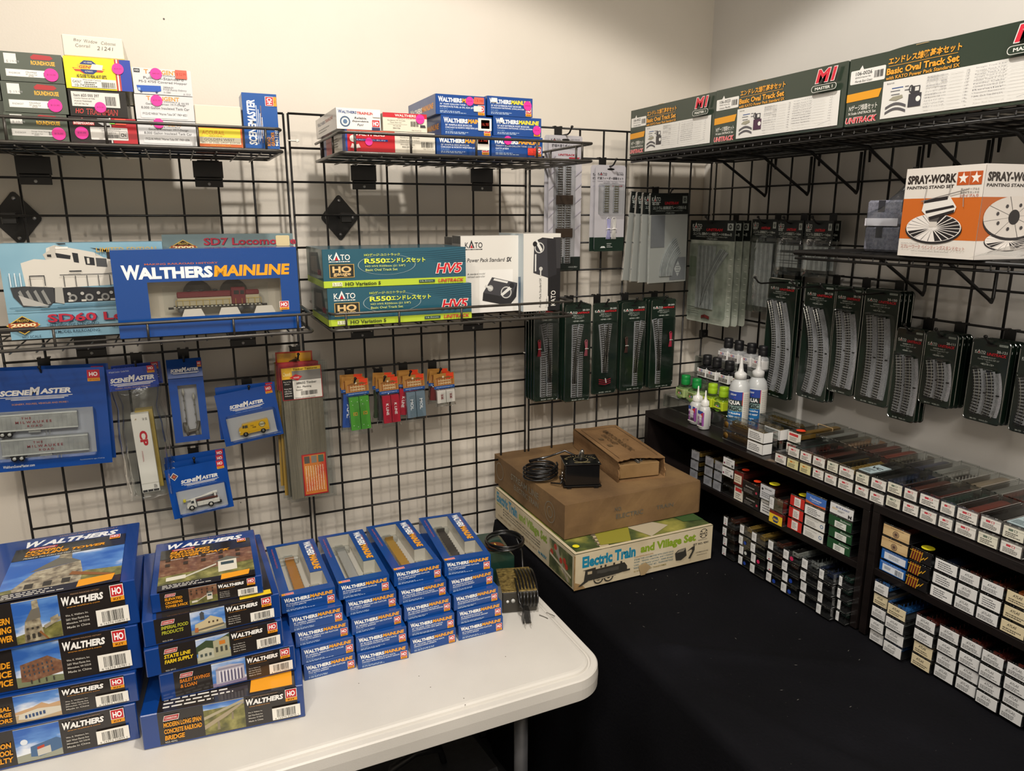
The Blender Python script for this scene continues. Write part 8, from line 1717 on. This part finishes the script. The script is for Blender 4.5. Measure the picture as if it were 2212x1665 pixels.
# two rows of end-labelled cases along the front of the cabinet tops
UP_ = [(858, 672), (930, 700), (1003, 725), (1082, 750), (1155, 775), (1250, 808), (1338, 830), (1435, 858), (1530, 895), (1617, 925), (1740, 970), (1835, 1010), (1967, 1058), (2098, 1110)]
LO_ = [(783, 710), (855, 735), (927, 765), (1000, 785), (1072, 810), (1150, 840), (1245, 868), (1333, 900), (1427, 930), (1520, 968), (1622, 1010), (1730, 1045), (1822, 1090), (1955, 1140), (2085, 1190)]
ccol = ['1f3f36', '6a2a22', '5a2f24', '241f1e', '9a7b3a', '40403f', '241f1e', '2a3350', '5a2f24', '6a2a22', '1f3f36', '7a3a30', '241f1e', '40403f', '8a8c8c']
hl = .0285
dn = at(1380+LO_[0][0]/2.6587, 700+LO_[0][1]/2.6587, 0, xF)
for lvl, rows in ((0, LO_), (1, UP_)):
    ys_ = [at(1380+a/2.6587, 700+b/2.6587, 0, xF).y for a, b in rows]; ys_.append(ys_[-1]-.04)
    for i in range(len(rows)):
        w = ys_[i]-ys_[i+1]-.0012
        col = ccol[(i+(3 if lvl == 0 else 0)) % 15]; st = ('mt', 'mt', 'mt', 'mtg', 'mt', 'mtg', 'mt', 'mtg', 'mt', 'mt', 'mt', 'mt', 'mt', 'mtg')[i % 14] if lvl else ('mt', 'mty', 'mty', 'mt', 'mt', 'mt', 'mt', 'mt', 'mtg', 'mt', 'mt', 'mt', 'mt', 'mtg', 'mt')[i]
        if lvl == 0 and i in (1, 2): seedd = 1
        else: seedd = i*2
        ncase((xF+(.0 if i % 3 else .0015), ys_[i], CZ+.0045*(ys_[i] < -.87)+lvl*hl), min(w, .043), .118, hl-.0008, st, col, ('box', 'hopper', 'flat')[(i+lvl) % 3] if col != '9a7b3a' else 'brass', f'end-labelled clear case, {ORD[i]} from left in the {("lower", "upper")[lvl]} front row, cabinet tops', 'clear cases in the front rows on the cabinet tops', seedd, top='card' if (lvl, i) in ((1, 5), (1, 13)) else None)
# the rear rows nearer the wall
bcol = ['a9a9a4', '6f6a5c', 'b08a6a', '7a3a30', '8f3a28', '6f6a5c', '2a3350', 'a9a9a4', 'e8e4de', 'd8c2a8', 'a9a9a4', '8f3a28', '40403f', '5a2f24']
x2_ = xF+.1225
for lvl in (0, 1):
    for i in range(13):
        y = -.595-.0405*i-.002*lvl
        if y < -1.2: continue
        ncase((x2_+.002*(i % 2), y, CZ+.0045*(y < -.87)+lvl*hl), .0385, .118, hl-.0008, None, bcol[(i+4*(1-lvl)) % 14], ('box', 'box', 'flat')[i % 3], f'clear case holding a {COLN[bcol[(i+4*(1-lvl)) % 14]]} wagon, {ORD[i]} from left in the {("lower", "upper")[lvl]} wall-side row', 'clear cases in the rear rows on the cabinet tops', i)
# the banded pair with a red label and orange sticker, and the brass-filled long cases at left
p = at(1757, 944, 0, 1.105)
for k in range(2):
    ncase((1.07, -.545-.002*k, CZ+k*.0295+.0), .0425, .155, .0285, 'mrl', 'a8803a', 'box', ('clear case with a yellow dot under the rubber-banded one', 'rubber-banded clear case with an orange sticker and tan wagon')[k], 'pair of cases held by a rubber band', k, dot=('yel', 'org')[k])
m = MB(); m.tube([(0, -.0006, 0), (0, -.0006, .06), (0, .0, .0603), (0, .044, .0603), (0, .0446, .06), (0, .0446, 0)], .0009, 'b59a72', 5); tag(link('rubber_band', m, None, (1.17, -.5905, CZ+.0002)), 'thin rubber band round the two stacked cases', 'rubber band')
LONG = [((.995, -.398, 0), .145, .045, 1), ((.995, -.398, .0295), .145, .045, 2), ((1.050, -.44, 0), .1, .048, 0), ((1.050, -.44, .0295), .1, .048, 0), ((1.115, -.40, 0), .14, .05, 0), ((1.115, -.40, .0295), .14, .05, 0)]
for k, ((x, y, z), L, W_, n) in enumerate(LONG):
    r = ncase((x, y, CZ+z), L, W_, .0288, None, '9a7b3a', None, f'long clear case of brass models beside the glue bottles, {("front lower", "front upper", "middle lower", "middle upper", "rear lower", "rear upper")[k]}', 'long clear cases of brass models', k)
    m = MB(); BRS = mottled('tarnished_brass', [(.3, '5f4c26'), (.6, '8c7338'), (.8, 'a88d4c')], 80, 4, .4, .3, 200, metal=.4); rr = random.Random(k)
    m.box(.01, L-.012, .012, W_-.012, .006, .012, '2a2620', .001); m.box(.014, L-.016, .015, W_-.015, .012, .022, BRS, .002)
    for q in range(9): xx = .016+(L-.036)*q/9; m.box(xx, xx+rr.uniform(.003, .008), .013, W_-.013, .02, .0235, BRS, .0006); m.lathe([(.0025, .0225), (.002, .0255)], BRS, 8, (xx+.003, W_/2))
    link('model_locomotive', m, r)
    if k < 2: m = MB(); m.lathe([(.0001, -.0009), (.0085, -.0009), (.0085, -.0006)], mottled('brass_foil_seal', [(.4, '6a4e20'), (.7, '8c6c30')], 30, 2, .4, metal=.4), 20, (.012, .0145), ax='y'); link('foil_seal', m, r)
    if k in (0, 1, 3):
        m = MB(); x0 = L-.052; m.box(x0, L+.0012, -.0013, -.0004, .001, .0262, 'e4e4e2'); m.box(L+.0003, L+.0013, -.0013, .028, .001, .0262, 'e4e4e2'); f = Face(m, (x0, -.0013, .001), (1, 0, 0), (0, 0, 1), .052, .0252); f.lines(.1, .15, .78, .7, 4, '5a5a5c', k, .4); link('end_label', m, r)
# ------------------------------------------------------------------ stacks inside the cabinets
def stack(x, y, z0, w, d, rows, where, h=.0277, dx=0):
    n = len(rows); where = where.replace('of the second cabinet', 'of cabinet two'); nm = ('only', ) if n == 1 else ('bottom', 'top') if n == 2 else ('bottom', 'middle', 'top') if n == 3 else ('bottom', 'second from bottom', 'second from top', 'top') if n == 4 else ('bottom', 'second', 'middle', 'fourth', 'top')
    for k, (st, col, kind, ld, dot) in enumerate(rows):
        ncase((x+.0018*((k*7+n) % 3)-(.002 if k else 0), y-.0006*((k*5) % 3), z0+.0005+k*h), w, d, h-.0006, st, col, kind, (lambda t: t if len(t.split()) <= 16 else t.replace('second from bottom', 'lower middle').replace('second from top', 'upper middle').replace(' with a ', ' with ').replace('case with narrow label and', 'narrow-labelled case,').replace(' over its twin', '').replace(' the second cabinet', ' cabinet two').replace('the wide pair on the middle shelf', 'the wide pair').replace('jutting out, ', ''))(f'{ld}, {nm[k]} of {where}'), 'cases stacked inside the low cabinets', k+n, dot=dot)
Zs1 = TT+.001+SH1+.006; Zs2 = TT+.001+SH2+.006; Zt = TT+.0016
SIL = lambda c='9a7b3a': ('silver', c, 'brass', 'plastic-wrapped case with a silvery label', None)
stack(xF, -.286, Zs1, .034, .15, [SIL(), SIL(), SIL()], 'the leftmost stack on the middle shelf')
stack(xF, -.345, Zs1, .034, .15, [SIL(), SIL(), SIL()], 'the second stack on the middle shelf')
stack(xF, -.384, Zs1, .032, .15, [SIL('241f1e'), SIL(), SIL()], 'the third stack on the middle shelf')
stack(xF, -.418, Zs1, .043, .17, [(None, '40403f', 'box', 'dark unlabelled case', None), (None, '40403f', 'box', 'dark unlabelled case over another', None), ('nw', '9a7b3a', 'brass', 'case with a white label and black N', None), ('nw', '9a7b3a', 'brass', 'case with a white label and black N over its twin', None)], 'the brass model stack', .0262)
stack(xF, -.4625, Zs1, .035, .17, [('mrl', '7a3a30', 'box', 'case with a red and white label', None), ('maroon', '6a2a22', 'box', 'maroon case with an orange tag', 'org')], 'the two-high stack right of the brass models', .041)
stack(xF-.004, -.499, Zs1, .058, .17, [('black', '241f1e', 'box', 'case with a black label and red dot', 'org'), ('black', '6a2a22', 'hopper', 'case with a black label and orange dot', 'org')], 'the black-labelled pair', .034)
stack(xF-.002, -.5585, Zs1, .048, .17, [('textonly', '40403f', 'box', 'case with a plain white label', None), ('cap', '5a2f24', 'box', 'case with a grey label and yellow dot', 'yel')], 'the wide pair on the middle shelf', .040)
stack(xF-.02, -.608, Zs1, .043, .15, [('ath', '7a3a30', 'box', 'yellow and maroon labelled case pulled forward', None), ('side', '5a2f24', 'hopper', 'clear case with a narrow white label', None)], 'the stack behind the yellow label', .034)
stack(xF-.004, -.6535, Zs1, .044, .15, [('red', '6a2a22', 'hopper', 'bright red labelled case', None)]*2+[('red', '6a2a22', 'hopper', 'bright red labelled case with a yellow dot', 'yel')], 'the red stack', .0285)
stack(xF-.003, -.6995, Zs1, .058, .14, [('kad', 'a8803a', 'box', 'white label case with a blue ring', None), ('kad', 'a8803a', 'box', 'white label case with a blue ring over its twin', None), ('textonly', '7a3a30', 'box', 'case with black lettering on white', None), ('blue', '241f1e', 'hopper', 'case with a sky blue label', None)], 'the stack right of the red cases', .0268)
stack(xF-.002, -.7665, Zs1, .062, .14, [('green', '1f3f36', 'box', 'dark green labelled case', None)]*3+[('nb', '40403f', 'hopper', 'white label case with yellow and blue words', None)], 'the green-labelled stack', .0275)
br = ('sidered', '5a2f24', 'hopper', 'case with a red-dotted narrow label and brown wagon', None)
def sd(c, n, dot=None, k='hopper'): return ('side', c, k, f'case with a narrow label and {n} wagon', dot)
LOW = [(-.474, .044, [br, br, br, br], 'the leftmost low stack'), (-.530, .043, [sd('1f3f36', 'dark green', '1c3f9c'), sd('1f3f36', 'green', 'c8ccc8'), sd('1f3f36', 'dark green', '1c3f9c'), sd('9a7b3a', 'brass', None, 'brass')], 'the second low stack'),
       (-.576, .047, [sd('1f3f36', 'dark green'), sd('40403f', 'dark grey', 'c82a5a'), sd('40403f', 'grey'), sd('9a7b3a', 'brass', None, 'brass')], 'the third low stack'), (-.627, .048, [sd('40403f', 'grey', '1c3f9c'), br, br, sd('5a2f24', 'brown')], 'the fourth low stack'),
       (-.679, .049, [sd('40403f', 'grey', '1c3f9c'), sd('5a2f24', 'brown', '1c3f9c'), sd('5a2f24', 'brown'), sd('a9a9a4', 'pale grey', 'c82a5a')], 'the fifth low stack'), (-.731, .049, [sd('241f1e', 'black'), sd('241f1e', 'black', None, 'flat'), sd('40403f', 'dark grey'), sd('8a8c8c', 'grey', None, 'flat')], 'the sixth low stack'),
       (-.784, .039, [sd('241f1e', 'black')]*3+[sd('2a3350', 'dark blue', None, 'flat')], 'the seventh low stack')]
for i, (y, w, rows, nm) in enumerate(LOW): stack(.95+.004*(i % 2), y, Zt, w, .14, rows, nm, .0278)
stack(.962, -.829+.0008, Zt, .0225+.02 if 0 else .0222, .14, [sd('1f3f36', 'dark green')]*4, 'the low stack touching the cabinet side', .0278) if 0 else None
stack(.964, -.8245, Zt, .0268, .14, [sd('1f3f36', 'dark green')]*4, 'the eighth low stack', .0278)
W1 = lambda c='8a8c8c', n='grey': ('white', c, 'flat', f'white-labelled case with a {n} wagon', None)
CR = ('cream', 'd8c2a8', 'box', 'cream-labelled case', None)
stack(xF, -.898, Zs2, .060, .15, [('bluew', '40403f', 'box', 'blue-edged label with a barcode', None), ('bluew', '40403f', 'box', 'blue-edged label with writing', None), ('sheep', '7a3a30', 'box', 'tan label with a round seal', None), ('sheep', '7a3a30', 'box', 'tan label with a round seal over its twin', None)], 'the leftmost stack of the second cabinet', .0262)
stack(xF-.004, -.962, Zs2, .046, .15, [('stripe', '241f1e', 'box', 'black case striped red and gold', None)]*2+[('stripe', '241f1e', 'box', 'striped black case with a yellow dot', 'yel')], 'the striped stack', .0275)
stack(xF, -1.011, Zs2, .0455, .15, [('textonly', '2a3350', 'box', 'white text label case', None)]*2+[('textonly', '2a3350', 'box', 'white text label case with a dark blue wagon', None)], 'the stack beside the striped one', .0272)
stack(xF, -1.059, Zs2, .039, .15, [W1(), W1(), W1('6a2a22', 'dark red')], 'the fourth stack of the second shelf', .0272)
stack(xF, -1.100, Zs2, .040, .15, [W1(), ('textonly', '7a3a30', 'box', 'white text label case', None), W1('8f3a28', 'rust')], 'the fifth stack of the second shelf', .0272)
stack(xF, -1.143, Zs2, .042, .15, [CR, CR, ('cream', 'c86a2a', 'box', 'cream-labelled case with an orange wagon', None)], 'the sixth stack of the second shelf', .0275)
stack(xF, -1.189, Zs2, .042, .15, [CR, CR, CR], 'the stack at the picture edge on the second shelf', .0275)
L2 = [(.969, -.9065, .034, [W1(), W1(), W1(), CR, ('white', '2f6ab0', 'flat', 'white-labelled case with a bright blue model', None)], 'the first white low stack'), (.962, -.946, .042, [('white', '2f6ab0', 'flat', 'white-labelled case with a bright blue model, jutting out', None), W1(), W1(), ('cream', '2f6ab0', 'flat', 'cream-labelled case with a bright blue model', None)], 'the second white low stack'),
      (.974, -.9995, .041, [CR, CR, W1(), W1('6a2a22', 'dark red')], 'the third white low stack'), (.98, -1.0435, .0395, [W1(), W1(), W1(), W1('6a2a22', 'dark red')], 'the fourth white low stack'), (.981, -1.0855, .0395, [W1(), W1(), W1(), W1('6a2a22', 'dark red')], 'the fifth white low stack'),
      (.977, -1.1265, .0395, [W1(), W1(), W1(), W1('6a2a22', 'dark red')], 'the sixth white low stack'), (.979, -1.1685, .0385, [W1(), W1(), W1(), W1('6a2a22', 'dark red')], 'the seventh white low stack'), (.985, -1.2105, .04, [W1(), W1(), W1()], 'the low stack at the right picture edge')]
for x, y, w, rows, nm in L2: stack(x, y, Zt, w, .13, rows, nm, .0278)
# a scrap of card lying on the cabinet top edge
m = MB(); m.box(0, .018, 0, .03, 0, .0006, ink('4a4038', .6)); m.box(.003, .015, .005, .024, .0006, .0009, '6a5a4a'); p = at(1706, 995, 2, CZ); tag(link('card_scrap', m, None, (.984, p.y, CZ), .3), 'small dark scrap of card on the cabinet top before the labelled cases', 'card')
# ------------------------------------------------------------------ lamps, camera, output look
def lamp(name, loc, target, energy, col, size, spot=None, blend=.5):
    L = bpy.data.lights.new(name, 'SPOT' if spot else 'AREA'); L.energy = energy; L.color = col
    if spot: L.spot_size = math.radians(spot); L.spot_blend = blend; L.shadow_soft_size = size
    else: L.shape = 'RECTANGLE'; L.size = size[0]; L.size_y = size[1]
    o = bpy.data.objects.new(name, L); COL.objects.link(o); o.location = loc
    o.rotation_euler = (Vector(target)-Vector(loc)).to_track_quat('-Z', 'Y').to_euler(); return o
WARM = (1, .89, .75); NEUT = (1, .94, .86); COOL = (.86, .93, 1)
LIGHTS = [
 ('track_spot', (-.95, -2.1, 2.72), (-.45, 0, 1.2), 33, WARM, .03, 84, .4),
 ('track_spot', (.30, -2.45, 2.72), (.22, 0, .85), 34, WARM, .03, 60, .4),
 ('downlight', (.12, -1.1, 2.82), (.12, -1.1, 0), 78, NEUT, .045, 130, .12),
]
for a in LIGHTS: lamp(*a)
lamp('added_soft_fill', (-.5, -2.6, 2.86), (-.5, -2.6, 0), 66, NEUT, (1.6, 1.0))  # added broad fill to lift the ambient level, not a fixture of the room
for a in LIGHTS:
    if a[0] == 'downlight':
        r = empty('downlight', (a[1][0], a[1][1], 2.899), 0, 'round recessed ceiling downlight above the black table', 'ceiling light')
        t = MB(); t.lathe([(.09, -.0005), (.1, -.012), (.085, -.014), (.08, -.001)], 'd8d8d4', 32); link('trim_ring', t, r); continue
    r = empty('track_light', (a[1][0], a[1][1], 2.9), 0, f'black track spotlight on the ceiling {"left of" if a[1][0] < -.5 else "right of" if a[1][0] > .2 else "behind"} the camera', 'ceiling light')
    t = MB(); t.tube([(0, 0, -.001), (0, 0, -.08)], .008, '151515', 8); link('stem', t, r)
    d = (Vector(a[2])-Vector(a[1])).normalized()
    t = MB(); p = Vector((0, 0, -.09)); t.tube([p-d*.14+Vector((0, 0, .02)), p-d*.035+Vector((0, 0, .02))], .045, '151515', 16); link('lamp_head', t, r)
w = bpy.data.worlds.new('room_air'); SC.world = w; w.use_nodes = True
bg = w.node_tree.nodes['Background']; bg.inputs[0].default_value = (.9, .95, 1, 1); bg.inputs[1].default_value = .03
cam = bpy.data.cameras.new('camera'); co = bpy.data.objects.new('camera', cam); COL.objects.link(co)
cam.sensor_fit = 'HORIZONTAL'; cam.sensor_width = 36; cam.lens = F*36/2212; cam.clip_start = .02
M = Matrix((RT, UP, -FW)).transposed().to_4x4(); M.translation = CAM; co.matrix_world = M
SC.camera = co
SC.view_settings.view_transform = 'Standard'; SC.view_settings.look = 'None'; SC.view_settings.gamma = 1; SC.view_settings.use_curve_mapping = False
SC.view_settings.exposure = 0.0
SC.cycles.transparent_max_bounces = 24
